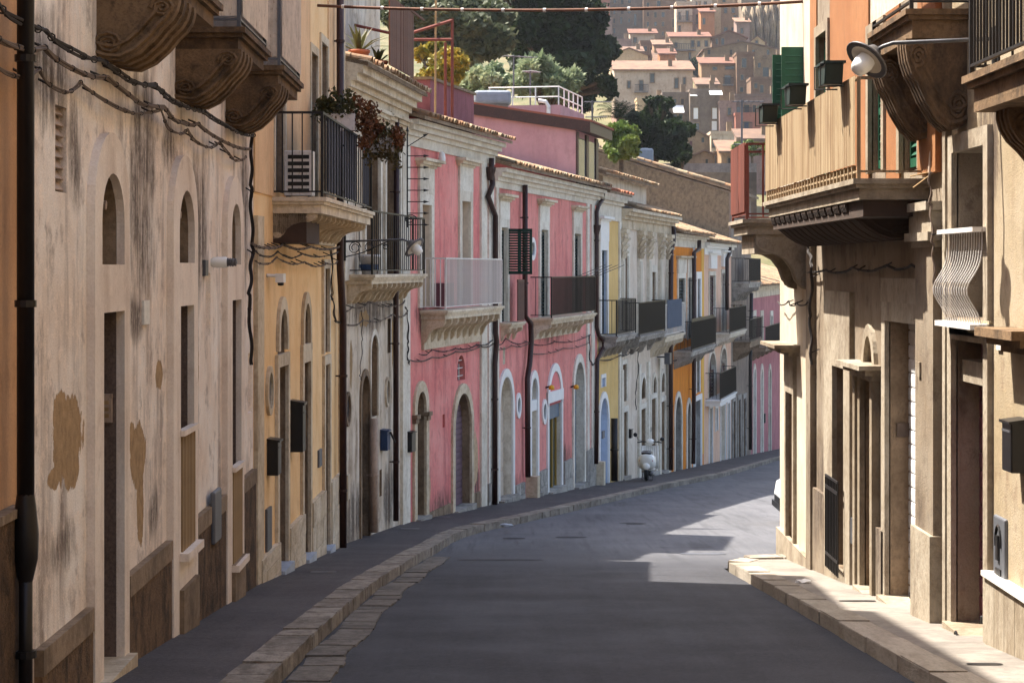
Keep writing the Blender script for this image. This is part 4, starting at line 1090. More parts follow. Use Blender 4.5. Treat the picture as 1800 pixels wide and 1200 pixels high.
F.part('vent_hood', MB().tube([(tx0 - .05, 2.9, 4.8), (tx0 - .05, 2.9, 5.5), (tx0 - .05, 3.0, 5.66), (tx0 - .05, 3.25, 5.7)], .07, 8), 'white_metal')

# ---------------------------------------------------------------- the far part of the left row
def Lpt(px):
    """plan point of the straight far row seen at column px"""
    r = (px - CX) / FPX; d = 10.67 / (.214 - r); return (r * d, d)
def far_house(name, label, pa, pb, inset=0.): 
    a, b = Lpt(pa), Lpt(pb); return Fac(name, label, (a[0], a[1] + .02), (b[0], b[1] - .01))

YH = far_house('narrow_yellow_house', 'narrow pale yellow house with cross-braced iron balcony and pale blue arched door', 1050, 1090)
F = YH
plaster('pale_yellow', (224, 190, 126), (214, 178, 112), (160, 130, 90), .3, .3, .3)
y1 = Op(F, 1053, 1067.5, 699, None, 1.0, .25, 1); y2 = Op(F, 1055.5, 1065, 440, 588, 0, .2, 1); y3 = Op(F, 1057, 1063, 664, 680, 0, .12, 1, True)
wall(F, 2.0, [y1, y2, y3], ['pale_yellow', 'door_blue'], 9)
leaf_fill(F, y1, 'door_blue', panels=4); surround(F, y1, .2, .05, 'white_paint'); surround(F, y3, .12, .03, 'white_paint')
leaf_fill(F, y2, 'pane_dark', 'window', y=.18); louvre(F, y2.x0, y2.x1, y2.z0, y2.z1, .1, 'dark_green_paint', pitch=.1); surround(F, y2, .28, .05, 'white_paint')
F.part('overdoor', MB().box(y2.x0 - .3, y2.x1 + .3, -.06, .01, y2.z1 + .28, y2.z1 + .9), 'white_paint'); moulding(F, y2.x0 - .3, y2.x1 + .35, y2.z1 + .9, ((.1, .06), (.2, .08)), 'white_paint', 'window_head')
moulding(F, 0, F.L, 1.5, ((.05, .5), (.14, .1), (.24, .12)), 'white_stone', ends=False)
tiled_roof(F, 0, F.L, 2.35, .4, 2.5, .25, courses=2, mat='red_tiles')
b = balcony(F, .1, F.L - .3, .62, F.z(1085, 590, -.5), 'grey_stone', .18, 's', 5, .18, .5, .85, rail=1.1, spacing=.14, style='bars')
F.part('intercom', MB().box(F.x(1058.5), F.x(1062), -.02, 0.02, F.z(1060, 770), F.z(1060, 757)), 'grey_paint')
F.part('pilaster', MB().box(F.L - .4, F.L, -.05, 0, F.g(F.L) - .4, 1.5), 'white_stone')
pipe(F, [(1080, 735), (1080, 845)], .11, 'drain_black', .14)
# small roof room
wall(F, 4.0, (), ['pale_yellow'], 4, x0=.4, x1=5.6, zb=2., y0=1.2, name='roof_room')
F.part('roof_room_cap', MB().box(.2, 5.9, .95, 5.3, 4.0, 4.15), 'concrete')
for k, mt in enumerate(('pane_teal', 'grey_paint', 'pane_teal')): F.part('roof_room_window', MB().box(.9 + k * 1.5, 2.0 + k * 1.5, 1.17, 1.2, 2.4, 3.75), mt)

WH = far_house('ornate_white_house', 'ornate white stone house with carved capitals behind the parked scooter', 1090, 1180)
F = WH
plaster('ivory', (222, 210, 194), (206, 190, 170), (150, 126, 104), .5, .5, .5, .4)
ops = []; doors = []
for (pl, pr, yt) in ((1091.5, 1101.5, 724), (1125, 1134, 718), (1143.5, 1152, 700), (1160.5, 1168, 705)): doors.append(Op(F, pl, pr, yt, None, 0, .3, 1))
nich = [Op(F, 1125.5, 1134, 663, 701, 1.0, .2, 1, True), Op(F, 1146.5, 1152.5, 662, 698, 1.0, .2, 1, True), Op(F, 1161, 1167.5, 655, 689, 1.0, .2, 1, True), Op(F, 1092.5, 1100, 640, 706, 0, .2, 1, True)]
wins = [Op(F, 1093, 1102.5, 450, 590, 0, .2, 1), Op(F, 1144, 1151, 478, 585, 0, .2, 1)]
wall(F, 1.75, doors + nich + wins, ['ivory', 'old_stone'], 9)
for d in doors: leaf_fill(F, d, 'door_cream', panels=3); surround(F, d, .18, .05, 'white_stone'); F.part('step', MB().box(d.x0 - .1, d.x1 + .1, -.15, .28, F.g(d.xc) - .3, F.g(d.x0) + .05), 'grey_stone')
for n_ in nich: surround(F, n_, .15, .05, 'white_stone')
leaf_fill(F, wins[0], 'pane_grey', 'window', y=.18); louvre(F, wins[0].x0, wins[0].x1, wins[0].z0, wins[0].z1, .1, 'white_paint', pitch=.12); surround(F, wins[0], .22, .06, 'white_stone')
leaf_fill(F, wins[1], 'door_cream', 'french_window', panels=3, y=.18); surround(F, wins[1], .25, .06, 'white_stone')
def capital(F, x, z, w=.75, mat='limestone'):
    """leafy capital over a fluted pilaster"""
    m = MB().box(x - w / 2, x + w / 2, -.26, 0, z + .78, z + .92).box(x - w * .42, x + w * .42, -.2, 0, z + .68, z + .78)
    for r in range(3):
        for k in range(4):
            cx = x + (k - 1.5) * w * .2; zz = z + r * .22
            m.tube([(cx, -.10, zz), (cx, -.15 - r * .02, zz + .14), (cx, -.22 - r * .03, zz + .2), (cx, -.24 - r * .03, zz + .15)], [.06, .055, .04, .02], 5)
    m.box(x - w * .3, x + w * .3, -.11, 0, z - .02, z + .7)
    return F.part('capital', m, mat)
zc = F.z(1150, 455)
for px in (1091, 1122, 1138, 1158, 1172):
    x = F.x(px); zf = F.z(1150, 590); pl_ = F.part('pilaster', MB().box(x - .24, x + .24, -.1, 0, zf, zc), 'white_stone')
    for k in range(3): F.bar('flute', 'white_stone', x - .19 + k * .14, x - .10 + k * .14, -.13, -.1, zf + .1, zc - .1, pl_)
    capital(F, x, zc)
    F.part('pilaster', MB().box(x - .22, x + .22, -.08, 0, F.g(x) - .3, F.z(1150, 632)), 'white_stone')
moulding(F, 0, F.L, zc + .95, ((.06, .3), (.16, .12), (.3, .12), (.42, .1)), 'limestone', ends=False)
tiled_roof(F, 5.5, F.L, zc + 1.62, .35, .8, .3, courses=2)
wall(F, 3.1, (), ['ivory'], 6, x0=2.0, x1=F.L - .4, zb=1.6, y0=.9, name='attic')
tiled_roof(F, .2, F.L - .2, 3.15, .4, 5, .27, y0=.9, courses=2)
b = balcony(F, .1, 6.3, .66, F.z(1115, 592, -.5), 'grey_stone', .18, 's', 4, .22, .5, .85, rail=1.1, spacing=.09)
b = balcony(F, 6.7, F.L - .3, .6, F.z(1150, 596, -.5), 'limestone', .2, 's', 12, .16, .55, .85, rail=1.15, railmat='white_metal', spacing=.16, under=.5)
F.part('rail_cloth', MB().box(7.2, 11.2, -.56, -.55, F.z(1145, 583, -.5), F.z(1145, 530, -.5)), 'cloth_slate', b)
F.part('letter_slot', MB().box(F.x(1141), F.x(1143), -.05, 0, F.z(1143, 758), F.z(1143, 750)), 'black_plastic')

OH = far_house('orange_house', 'bright orange house front with dark green shutters and iron balcony', 1180, 1237)
F = OH
plaster('orange', (222, 138, 44), (208, 124, 38), (150, 90, 40), .3, .3, .35)
plaster('orange_yellow', (228, 178, 84), (220, 168, 76), (160, 120, 60), .3, .3, .3)
o1 = Op(F, 1185.5, 1197, 697, None, 1.0, .3, 1); o2 = Op(F, 1207, 1213, 708, None, 1.0, .3, 1); o3 = Op(F, 1191, 1203, 489, 596, 0, .2, 1); o4 = Op(F, 1208, 1214, 488, 596, 0, .2, 1); o5 = Op(F, 1221, 1231, 703, None, 0, .3, 1); o6 = Op(F, 1224, 1230, 490, 560, 0, .2, 1); o7 = Op(F, 1223, 1229, 628, 690, 0, .15, 1, True)
wall(F, 1.3, [o1, o2, o3, o4, o5, o6, o7], ['orange', 'grey_stone'], 9)
xa = F.x(1218); F.part('yellow_render', MB().box(F.x(1231) + .25, F.L - .05, -.02, 0, F.g(F.L) + .5, .85), 'orange_yellow'); F.part('white_render', MB().box(xa, F.x(1221) - .1, -.03, 0, F.g(xa) - .3, .85), 'white_paint')
for o in (o1, o2): leaf_fill(F, o, 'door_cream' if o is o2 else 'grey_paint', panels=3); surround(F, o, .22, .05, 'white_stone')
leaf_fill(F, o5, 'door_blue', panels=3); surround(F, o5, .22, .06, 'white_paint'); surround(F, o7, .16, .05, 'white_paint'); leaf_fill(F, o6, 'door_blue', 'shutter', boards=4); surround(F, o6, .3, .06, 'white_paint')
for o in (o3, o4):
    leaf_fill(F, o, 'pane_dark', 'window', y=.18); louvre(F, o.x0, o.x1, o.z0, o.z1, .1, 'dark_green_paint', pitch=.13); surround(F, o, .2, .05, 'white_stone'); F.part('overdoor', MB().box(o.x0 - .25, o.x1 + .25, -.07, .01, o.z1 + .2, o.z1 + .75), 'white_stone')
    moulding(F, o.x0 - .3, o.x1 + .3, o.z1 + .75, ((.1, .06), (.2, .07)), 'limestone', 'window_head')
moulding(F, 0, F.L, .85, ((.05, .3), (.14, .1), (.26, .1)), 'white_stone', ends=False)
tiled_roof(F, 0, F.L, 1.42, .5, 7, .32, courses=2)
b = balcony(F, .6, 9.0, .75, F.z(1235, 610, -.6), 'grey_stone', .2, 's', 12, .2, .5, .85, rail=1.15, spacing=.12, under=.4)
F.part('rail_cloth', MB().box(1.0, 8.6, -.66, -.65, F.z(1235, 604, -.6), F.z(1235, 556, -.6)), 'iron_black', b)
pipe(F, [(1184, 398), (1184, 425), (1180, 440), (1179, 600), (1179, 826)], .09, 'drain_brown', .2); pipe(F, [(1229, 422), (1229, 438), (1220, 444), (1220, 640), (1219, 815)], .09, 'drain_brown', .2)

CH = far_house('pale_peach_house', 'pale peach house with dark red shutters and two dark screened balconies', 1237, 1285)
F = CH
plaster('pale_peach', (226, 190, 164), (216, 176, 148), (160, 126, 106), .3, .3, .3)
c1 = Op(F, 1246, 1256, 484, 588, 0, .2, 1); c2 = Op(F, 1268, 1274, 480, 590, 0, .2, 1); c3 = Op(F, 1245, 1257, 620, 708, .6, .2, 1); c4 = Op(F, 1266, 1276, 612, 700, .6, .2, 1)
c5 = Op(F, 1246, 1251, 717, None, 0, .3, 1); c6 = Op(F, 1257.5, 1260.5, 717, 757, 0, .15, 1); c7 = Op(F, 1266, 1274, 712, None, 0, .3, 1); c8 = Op(F, 1278, 1282, 708, None, 0, .3, 1)
wall(F, 1.2, [c1, c2, c3, c4, c5, c6, c7, c8], ['pale_peach', 'white_stone'], 9)
for c in (c1, c2, c3, c4):
    leaf_fill(F, c, 'oxblood_paint', 'window', y=.18); louvre(F, c.x0, c.x1, c.z0, c.z1 - c.rise, .1, 'oxblood_paint', pitch=.16); surround(F, c, .18, .05, 'white_stone')
for c in (c1, c2): moulding(F, c.x0 - .4, c.x1 + .4, c.z1 + .9, ((.12, .08), (.24, .08)), 'white_paint', 'window_head'); F.part('overdoor', MB().box(c.x0 - .1, c.x1 + .1, -.12, .01, c.z1 + .3, c.z1 + .9), 'white_paint')
for c in (c5, c7, c8): leaf_fill(F, c, 'door_brown' if c is not c7 else 'door_cream', panels=3); surround(F, c, .16, .05, 'white_paint')
leaf_fill(F, c6, 'oxblood_paint', 'window'); surround(F, c6, .18, .05, 'white_paint')
moulding(F, 0, F.L, .6, ((.05, .3), (.16, .12), (.28, .12)), 'white_paint', ends=False); tiled_roof(F, 0, F.L + .2, 1.22, .5, 7, .32, courses=2)
b = balcony(F, 3.6, F.L - .1, .8, F.z(1285, 585, -.7), 'white_stone', .2, 's', 8, .2, .45, .85, rail=1.15, spacing=.14); F.part('rail_cloth', MB().box(4.4, F.L - .3, -.71, -.7, F.z(1285, 580, -.7), F.z(1285, 543, -.7)), 'iron_black', b)
b = balcony(F, .6, 7.4, .7, F.z(1250, 712, -.6), 'white_paint', .25, None, 0, rail=1.2, spacing=.14); F.part('rail_cloth', MB().box(2.2, 7.2, -.62, -.61, F.z(1262, 700, -.6), F.z(1262, 660, -.6)), 'iron_black', b)
pipe(F, [(1283, 430), (1283, 445), (1278, 455), (1278, 545)], .09, 'drain_brown', .2)

GH = far_house('tall_grey_house', 'tall grey streaked house with a bare stucco side wall above the roofs', 1285, 1320)
F = GH
plaster('grey_streaked', (150, 136, 122), (130, 116, 104), (84, 76, 70), .7, .5, .8, .5)
gd = [Op(F, pl, pr, yt, None, 0, .3, 1) for (pl, pr, yt) in ((1288, 1292, 705), (1297, 1301, 702), (1306, 1310, 700))]; gw_ = [Op(F, 1289, 1292, 535, 600, 0, .2, 1), Op(F, 1301, 1304, 535, 600, 0, .2, 1)]
wall(F, 3.75, gd + gw_, ['grey_streaked', 'old_stone'], 14, zt2=8.0)
F.part('side_render', MB().prism([(.1, -4), (13.9, -4), (13.9, 7.9), (.1, 3.7)], lambda p, e: (-.02 + .019 * e, p[0], p[1])), 'bare_stucco')
F.part('roof', MB().prism([(-.4, 3.68), (14, 8.07), (14, 8.2), (-.4, 3.82)], lambda p, e: (-.15 + (F.L + .3) * e, p[0], p[1])), 'old_stone')
tm = tile_mesh('roof_tiles')
for k in range(34): link('tile', tm, F.e, (-.06 + random.uniform(-.06, .06), -.4 + k * .36, 3.86 + k * .36 * .305 - F.zb), (math.atan(.305), 0, random.uniform(-.25, .25)), (1.5, 1.1, 1.6))
for d in gd: leaf_fill(F, d, 'brown_wood', boards=4); surround(F, d, .25, .05, 'grey_stone')
for d in gw_: leaf_fill(F, d, 'dark_wood', 'window')
b = balcony(F, .4, 6.5, .9, F.z(1310, 497, -.8), 'grey_stone', .25, 's', 6, .25, .7, .85, rail=1.2, spacing=.16); b2 = balcony(F, .8, 7, .9, F.z(1305, 605, -.8), 'old_stone', .3, 's', 6, .25, .7, .85, rail=1.1, spacing=.2)
F.part('rail_cloth', MB().box(2.8, 6.2, -.83, -.82, F.z(1320, 495, -.8), F.z(1320, 458, -.8)), 'rust_sheet', b)

KH_ = far_house('far_pink_house', 'dusty pink house closing the far end of the row', 1320, 1420)
F = KH_
plaster('dusty_pink', (188, 126, 128), (170, 110, 114), (120, 84, 86), .5, .4, .5)
ks = [Op(F, pl, pl + 3.2, 648, None, 1.0, .3, 1) for pl in (1324, 1337, 1351)] + [Op(F, pl, pl + 3, yt, 610, 0, .2, 1) for (pl, yt) in ((1324, 555), (1337, 555), (1354, 555))]
wall(F, -1.1, ks, ['dusty_pink', 'grey_stone'], 10)
for k, o in enumerate(ks): leaf_fill(F, o, ('door_blue', 'white_paint', 'grey_paint')[k % 3] if k < 3 else 'dark_green_paint', 'door' if k < 3 else 'window', panels=2); surround(F, o, .3, .06, 'white_stone')
moulding(F, 0, F.L, -1.6, ((.06, .4), (.2, .14), (.34, .14)), 'limestone', ends=False); tiled_roof(F, 0, F.L, -.9, .5, 6, .3, courses=1)
balcony(F, .5, 20, .8, F.z(1340, 612, -.7), 'old_stone', .25, 's', 8, .25, .5, .85, rail=1.1, spacing=.2)
pipe(F, [(1321, 515), (1319, 640), (1319, 790)], .1, 'drain_black', .2)

# ---------------------------------------------------------------- right side
RA = Fac('white_corner_house', 'white corner house with hooded doorway and red-brown railed balcony', (4.03, 30.8), (4.0, 27.42))
F = RA
plaster('white_corner', (188, 180, 166), (172, 160, 143), (160, 132, 100), .4, .4, .4, .35)
r1 = Op(F, 1386.5, 1398, 690, None, 0, .3, 1); r2 = Op(F, 1395, 1412, 90, 300, 0, .25, 1)
wall(F, 6.2, [r1, r2], ['white_corner', 'old_stone'], 8)
leaf_fill(F, r1, 'door_brown', panels=4); surround(F, r1, .14, .05, 'sandstone'); F.part('overdoor', MB().box(r1.x0 - .14, r1.x1 + .14, -.055, .01, r1.z1 + .14, F.z(1392, 622)), 'sandstone')
moulding(F, r1.x0 - .2, r1.x1 + .25, F.z(1392, 622), ((.14, .05), (.26, .06), (.36, .05)), 'sandstone', 'door_hood')
leaf_fill(F, r2, 'pane_dark', 'window', y=.18)
for (x, a) in ((r2.x0, 1), (r2.x1, 1)):
    s_ = F.part('open_shutter', MB().box(x - .015, x + .015, -.30, 0, r2.z0, r2.z1).box(x - .025, x + .025, -.30, -.25, r2.z0, r2.z1), 'bright_green_paint'); z = r2.z0 + .1
    while z < r2.z1 - .1: link('slat', unit_box('bright_green_paint', 'slat'), s_, (x + .02, -.25, z - F.zb), (0, R(-35), 0), (.008, .22, .05)); z += .09
F.part('plinth', MB().box(0, F.L - .05, -.06, .01, F.g(0) - .5, F.z(1400, 955)), 'sandstone')
b = balcony(F, F.x(1283, -.9), F.L + .1, .92, .66, 'sandstone', .2, 's', 2, .35, .75, .8, rail=1.02, railmat='rust_red', spacing=.2, style='both', sheet='rust_ridged', brmat='sandstone', rr=.012)
F.part('soffit_block', MB().box(F.x(1283, -.9) + .2, F.L - .05, -.75, 0, .2, .455), 'sandstone', b)

RB = Fac('orange_balcony_house', 'sunlit orange house with ribbed console under a cream sheeted balcony', (4.0, 27.38), (4.0, 18.82))
F = RB
plaster('orange_old', (148, 102, 66), (130, 85, 52), (120, 84, 56), .5, .6, .5, .4)
plaster('tan_old', (142, 131, 116), (122, 108, 91), (84, 70, 58), .8, .8, .4, .6, None, (0, 0, 0), [(1.5, .8, 1.5, .9), (5.2, .6, .5, .9), (7.6, .7, .5, 1.0), (3., 4.4, 3., .6)])
b1 = Op(F, 1471, 1491, 645, 1000, 0, .3, 1); b2 = Op(F, 1524, 1541, 590, 638, 1.6, .18, 1, True); b3 = Op(F, 1520, 1538, 668, None, 0, .3, 1); b4 = Op(F, 1563, 1619, 567, None, 0, .22, 1)
u1 = Op(F, 1533, 1556, 60, 302, 0, .25, 1); u2 = Op(F, 1588, 1620, 60, 300, 0, .25, 1); u3 = Op(F, 1440, 1458, 60, 320, 0, .25, 1)
wall(F, 6.4, [b1, b2, b3, b4, u1, u2, u3], ['tan_old', 'old_stone'], 8)
xu = [0] + [v for o in (u3, u1, u2) for v in (o.x0 - .14, o.x1 + .14)] + [F.L - .02]
for a, b_ in zip(xu[::2], xu[1::2]): F.part('upper_render', MB().box(a, b_, -.018, 0, .9, 6.3), 'orange_old')
for u in (u1, u2, u3): surround(F, u, .14, .05, 'sandstone'); leaf_fill(F, u, 'pane_dark', 'window', y=.2); louvre(F, u.x0 + .02, u.x1 - .02, u.z0 + .05, u.z1 - .05, .1, 'bright_green_paint', pitch=.085)
fr = Op(F, 1456, 1502, 512, None, 0, .1); F.part('door_panel', MB().box(fr.x0, b1.x0, -.06, 0, F.g(fr.xc) - .3, fr.z1).box(b1.x1, fr.x1, -.06, 0, F.g(fr.xc) - .3, fr.z1).box(b1.x0, b1.x1, -.06, 0, b1.z1, fr.z1).box(b1.x0, b1.x1, -.06, 0, F.g(fr.xc) - .3, b1.z0), 'sandstone')
leaf_fill(F, b1, 'dark_wood', boards=4)
gt = F.part('iron_gate', MB().box(b1.x0 - .06, b1.x1 + .04, -.14, -.12, F.z(1479, 862), F.z(1479, 856)).box(b1.x0 - .06, b1.x1 + .04, -.14, -.12, F.z(1479, 842), F.z(1479, 838)).box(b1.x0 - .06, b1.x1 + .04, -.14, -.12, F.z(1479, 980), F.z(1479, 975)), 'iron_black')
for k in range(9):
    x = b1.x0 - .06 + (b1.x1 - b1.x0 + .1) * k / 8; F.bar('gate_bar', 'iron_black', x - .012, x + .012, -.138, -.122, F.z(1479, 1003), F.z(1479, 840), gt)
surround(F, b2, .13, .05, 'sandstone'); surround(F, b3, .15, .06, 'sandstone'); leaf_fill(F, b3, 'door_brown', panels=3)
moulding(F, b3.x0 - .28, b3.x1 + .28, F.z(1529, 664), ((.10, .06), (.18, .06), (.26, .05)), 'sandstone', 'door_hood')
for x in (b3.x0 - .3, b3.x1 + .16): F.part('pilaster', MB().box(x, x + .14, -.09, 0, F.g(x) - .3, F.z(1529, 664)), 'sandstone')
surround(F, b4, .2, .05, 'sandstone'); F.part('overdoor', MB().box(b4.x0 - .2, b4.x1 + .2, -.055, .01, b4.z1 + .2, b4.z1 + .45), 'sandstone')
roller(F, b4, 'white_shutter', pitch=.15)
F.part('floor_bolt', MB().lathe([(.05, 0), (.05, .06), (0, .08)], (b4.xc, b4.depth - .12, F.g(b4.xc) + .08), n=10), 'iron_black')
for e in (b3, b4): F.part('step', MB().box(e.x0 - .05, e.x1 + .05, -.13, .21, F.g(e.xc) - .3, F.g(e.x0) + .05), 'sandstone')
xa, xb = F.x(1627), F.x(1659); F.part('pilaster', MB().box(xa, xb, -.10, 0, F.g(xb) - .4, .2), 'tan_old'); F.part('pilaster_base', MB().box(xa - .04, xb + .04, -.14, 0, F.g(xb) - .4, F.z(1640, 930)), 'sandstone')
F.part('pilaster', MB().box(xa, xb, -.08, -.019, .9, 6.2), 'orange_old'); moulding(F, xa, xb, .2, ((.12, .06), (.18, .08), (.14, .2), (.2, .08)), 'sandstone', 'capital')
F.part('pilaster', MB().box(.05, .45, -.08, 0, F.g(0) - .3, .6), 'tan_old')
F.part('intercom', MB().box(b4.x0 + .001, b4.x0 + .03, .08, .22, F.z(1580, 775), F.z(1580, 750)), 'door_brown')
F.part('name_plate', MB().box(F.x(1634), F.x(1638), -.12, -.1, F.z(1636, 662), F.z(1636, 636)), 'sandstone')
F.part('letter_slot', MB().box(F.x(1500), F.x(1508), -.05, 0, F.z(1504, 955), F.z(1504, 910)), 'iron_grey')
for (pl, pr, yt) in ((1427, 1455, 850), (1546, 1561, 925), (1620, 1627, 978)): F.part('plinth', MB().box(F.x(pl) + .03, F.x(pr) - .03, -.05, 0, F.g(F.x(pr)) - .4, F.z(pl, yt)), 'tan_old')
b = balcony(F, .75, F.x(1636), .74, .86, 'sandstone', .2, None, 0, rail=.98, style='sheet', sheet='cream_sheet', sheet_h=.84, railmat='cream_sheet', sides=True)
for k in range(13):
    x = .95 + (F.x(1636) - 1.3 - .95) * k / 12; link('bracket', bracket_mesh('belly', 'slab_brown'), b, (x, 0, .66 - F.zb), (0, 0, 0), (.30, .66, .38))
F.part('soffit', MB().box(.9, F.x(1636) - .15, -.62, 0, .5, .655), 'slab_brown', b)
n = 30
for k in range(n): F.bar('rail_foot', 'cream_sheet', .85 + (F.x(1636) - .98) * k / n, .89 + (F.x(1636) - .98) * k / n, -.70, -.66, .86, 1.0, b)

RC = Fac('cream_house', 'cream house with bulging white window grille and wine red shutter', (4.0, 18.78), (4.0, -14))
F = RC
plaster('cream_old', (160, 147, 126), (144, 129, 104), (116, 94, 74), .7, .8, .35, .5, None, (0, 0, 0), [(1.6, 3.0, .5, .8), (3.2, 2.2, .5, .6)])
v1_ = Op(F, 1682, 1738, 262, 560, 0, .3, 1); v2_ = Op(F, 1681, 1738, 600, None, 0, .22, 1)
wall(F, 6.8, [v1_, v2_], ['cream_old', 'tan_old'], 8)
leaf_fill(F, v1_, 'dark_wood', 'window', boards=4); surround(F, v1_, .16, .05, 'sandstone'); surround(F, v2_, .16, .05, 'sandstone')
rs = roller(F, v2_, 'wine_shutter', pitch=.16, z1=F.z(1725, 690)); F.part('shutter_box', MB().box(v2_.x0, v2_.x1, .05, .21, F.z(1725, 680), F.z(1725, 640)), 'sandstone')
F.part('step', MB().box(v2_.x0 - .05, v2_.x1 + .1, -.12, .21, F.g(v2_.xc) - .3, F.g(v2_.x0) + .06), 'sandstone')
F.part('floor_bolt', MB().lathe([(.05, 0), (.05, .06), (0, .08)], (v2_.xc, .12, F.g(v2_.xc) + .1), n=10), 'iron_black')
F.part('tether_ring', MB().tube([(v2_.xc + .05 * math.cos(t * .5), -.14, F.g(v2_.xc) - .02 + .05 * math.sin(t * .5)) for t in range(14)], .01, 5), 'iron_black')
# bulging white grille: each bar bent out below
gr = F.part('window_grille', MB().box(v1_.x0 - .1, v1_.x1 + .1, -.16, -.04, F.z(1705, 410), F.z(1705, 402)), 'white_metal')
F.part('grille_sill', MB().box(v1_.x0 - .1, v1_.x1 + .1, -.18, 0, F.z(1705, 575), F.z(1705, 566)), 'white_metal', gr)
zt, zb_ = F.z(1705, 410), F.z(1705, 566); H = zt - zb_
bulge = lambda t: .07 + .13 * math.exp(-((t - .36) / .22) ** 2)
key = 'grille_bar_curved'; n = 15
mesh_ = MB().tube([(0, -bulge(k / 16), H * k / 16) for k in range(17)], .0065, 5).mesh('grille_bar', 'white_metal')
for k in range(n): link('grille_bar', mesh_, gr, (v1_.x0 - .06 + (v1_.x1 - v1_.x0 + .12) * k / (n - 1), 0, zb_ - F.zb))
for x in (v1_.x0 - .06, v1_.x1 + .06):
    for s_ in (.25, .5, .75): pass
F.part('sill_apron', MB().box(v1_.x0 - .1, v1_.x1 + .1, -.05, 0, F.z(1705, 590), F.z(1705, 576)), 'sandstone', gr)  # plain stone strip on the wall just under the grille sill
F.part('name_plate', MB().box(F.x(1755), F.x(1763), -.02, 0.01, F.z(1759, 615), F.z(1759, 588)), 'marble_sill')
hs = F.part('meter_hatch', MB().box(F.x(1752), F.x(1772), -.03, 0.01, F.z(1762, 1015), F.z(1762, 908)), 'hatch_grey'); soften(hs, .015)
xc, zc_ = (F.x(1752) + F.x(1772)) / 2, F.z(1762, 962)
F.part('emblem', MB().tube([(xc + .09 * math.cos(R(200 - 22 * k)), -.035, zc_ + .05 + .13 * math.sin(R(200 - 22 * k))) for k in range(11)], .012, 5).box(xc - .035, xc + .035, -.05, -.03, zc_ - .10, zc_ + .10).box(xc - .09, xc + .09, -.04, -.03, zc_ - .22, zc_ - .17), 'iron_black', hs)
xs_ = F.x(1745); F.part('dado_cap', MB().box(xs_, F.L - .2, -.10, 0, F.z(1772, 1027), F.z(1772, 1018)), 'marble_sill')
w = .34
dd = F.part('dado', MB().box(xs_, F.L - .2, -.03, 0, F.g(F.L) - 3, F.z(1772, 1027)), 'sandstone')
for k in range(14):
    F.bar('dado_panel', 'sandstone', xs_ + k * w + .006, xs_ + (k + 1) * w - .006, -.07, -.03, F.g(xs_ + k * w) - .25, F.z(1772, 1027) - .004, dd)
moulding(F, F.x(1786), F.x(1830), F.z(1800, 620), ((.1, .06), (.2, .06), (.28, .07)), 'carved_stone', 'wall_bracket')
F.part('pilaster', MB().box(.02, .14, -.06, 0, F.g(0) - .3, 6), 'sandstone')
# upper balconies
ba = balcony(F, F.x(1524, -.56), F.x(1592, -.56), .56, 2.27, 'carved_stone', .25, None, 0, rail=1.0, style='sheet', sheet='pale_sheet', sides=True)
for x in (F.x(1592, -.56) - .5, F.x(1524, -.56) + .1): link('bracket', bracket_mesh('belly', 'carved_stone'), ba, (x, 0, 2.02 - F.zb), (0, 0, 0), (.4, .54, .8))
bb = balcony(F, F.x(1690, -.9), F.x(1690, -.9) + 3.2, .9, 1.32, 'carved_stone', .25, None, 0, rail=1.05, spacing=.09)
for k in range(3): link('bracket', bracket_mesh('belly', 'carved_stone'), bb, (F.x(1690, -.9) + .15 + k * 1.2, 0, 1.07 - F.zb), (0, 0, 0), (.36, .7, .55))

# ---------------------------------------------------------------- things on and along the street
def wall_thing(F, name, label, cat, px, py, off=0.):
    x, z = F.at(px, py, -off); return thing(name, label, cat, F.world(x, -off, z), math.atan2(F.u.y, F.u.x))
def sub(parent, name, mb, mat, smooth=False): return link(name, mb.mesh(name, mat, smooth=smooth), parent)
def mailbox(F, label, pl, pr, ya, yb, mat='black_plastic', deep=.14):
    pm = (pl + pr) / 2; xa, xb = sorted((F.x(pl), F.x(pr))); w = xb - xa; za, zc = F.z(pm, yb), F.z(pm, ya); h = zc - za
    w = min(max(w - deep * .6, .10), .30)
    o = thing('mailbox', label, 'mailbox', F.world(xa, 0, za), math.atan2(F.u.y, F.u.x))
    soften(sub(o, 'body', MB().box(0, w, -deep, 0, 0, h * .94), mat), .012)
    sub(o, 'lid', MB().prism([(0.0, h * .94), (-deep - .02, h * .90), (-deep - .02, h * .95), (0, h)], lambda p, e: (-.01 + (w + .02) * e, p[0], p[1])), mat)
    sub(o, 'slot', MB().box(.02, w - .02, -deep - .006, -deep, h * .74, h * .78), 'iron_grey'); return o
mailbox(B2, 'black letterbox with rounded lid beside the oval niche of the yellow house', 469, 485, 766, 830)
mailbox(B2, 'tall black letterbox between the two arched doors of the yellow house', 509, 522, 700, 790, deep=.18)
mb = mailbox(B3, 'navy blue letterbox with a rolled paper on the narrow white house', 668, 676, 753, 790, 'navy_box')
sub(mb, 'rolled_paper', MB().tube([(.2, -.16, .32), (.45, -.2, .12)], .02, 6), 'cable_dark')
mailbox(P1, 'black letterbox beside the first doorway of the pink house', 712, 722, 756, 793)
mailbox(RC, 'black letterbox with scalloped edge on the sunlit cream wall', 1792, 1816, 735, 830)
mailbox(WH, 'small black letterbox beside the doorway of the ornate white house', 1102.5, 1106, 753, 769)
mailbox(KH_, 'small black letterbox on the far pink house', 1341, 1344, 725, 742)

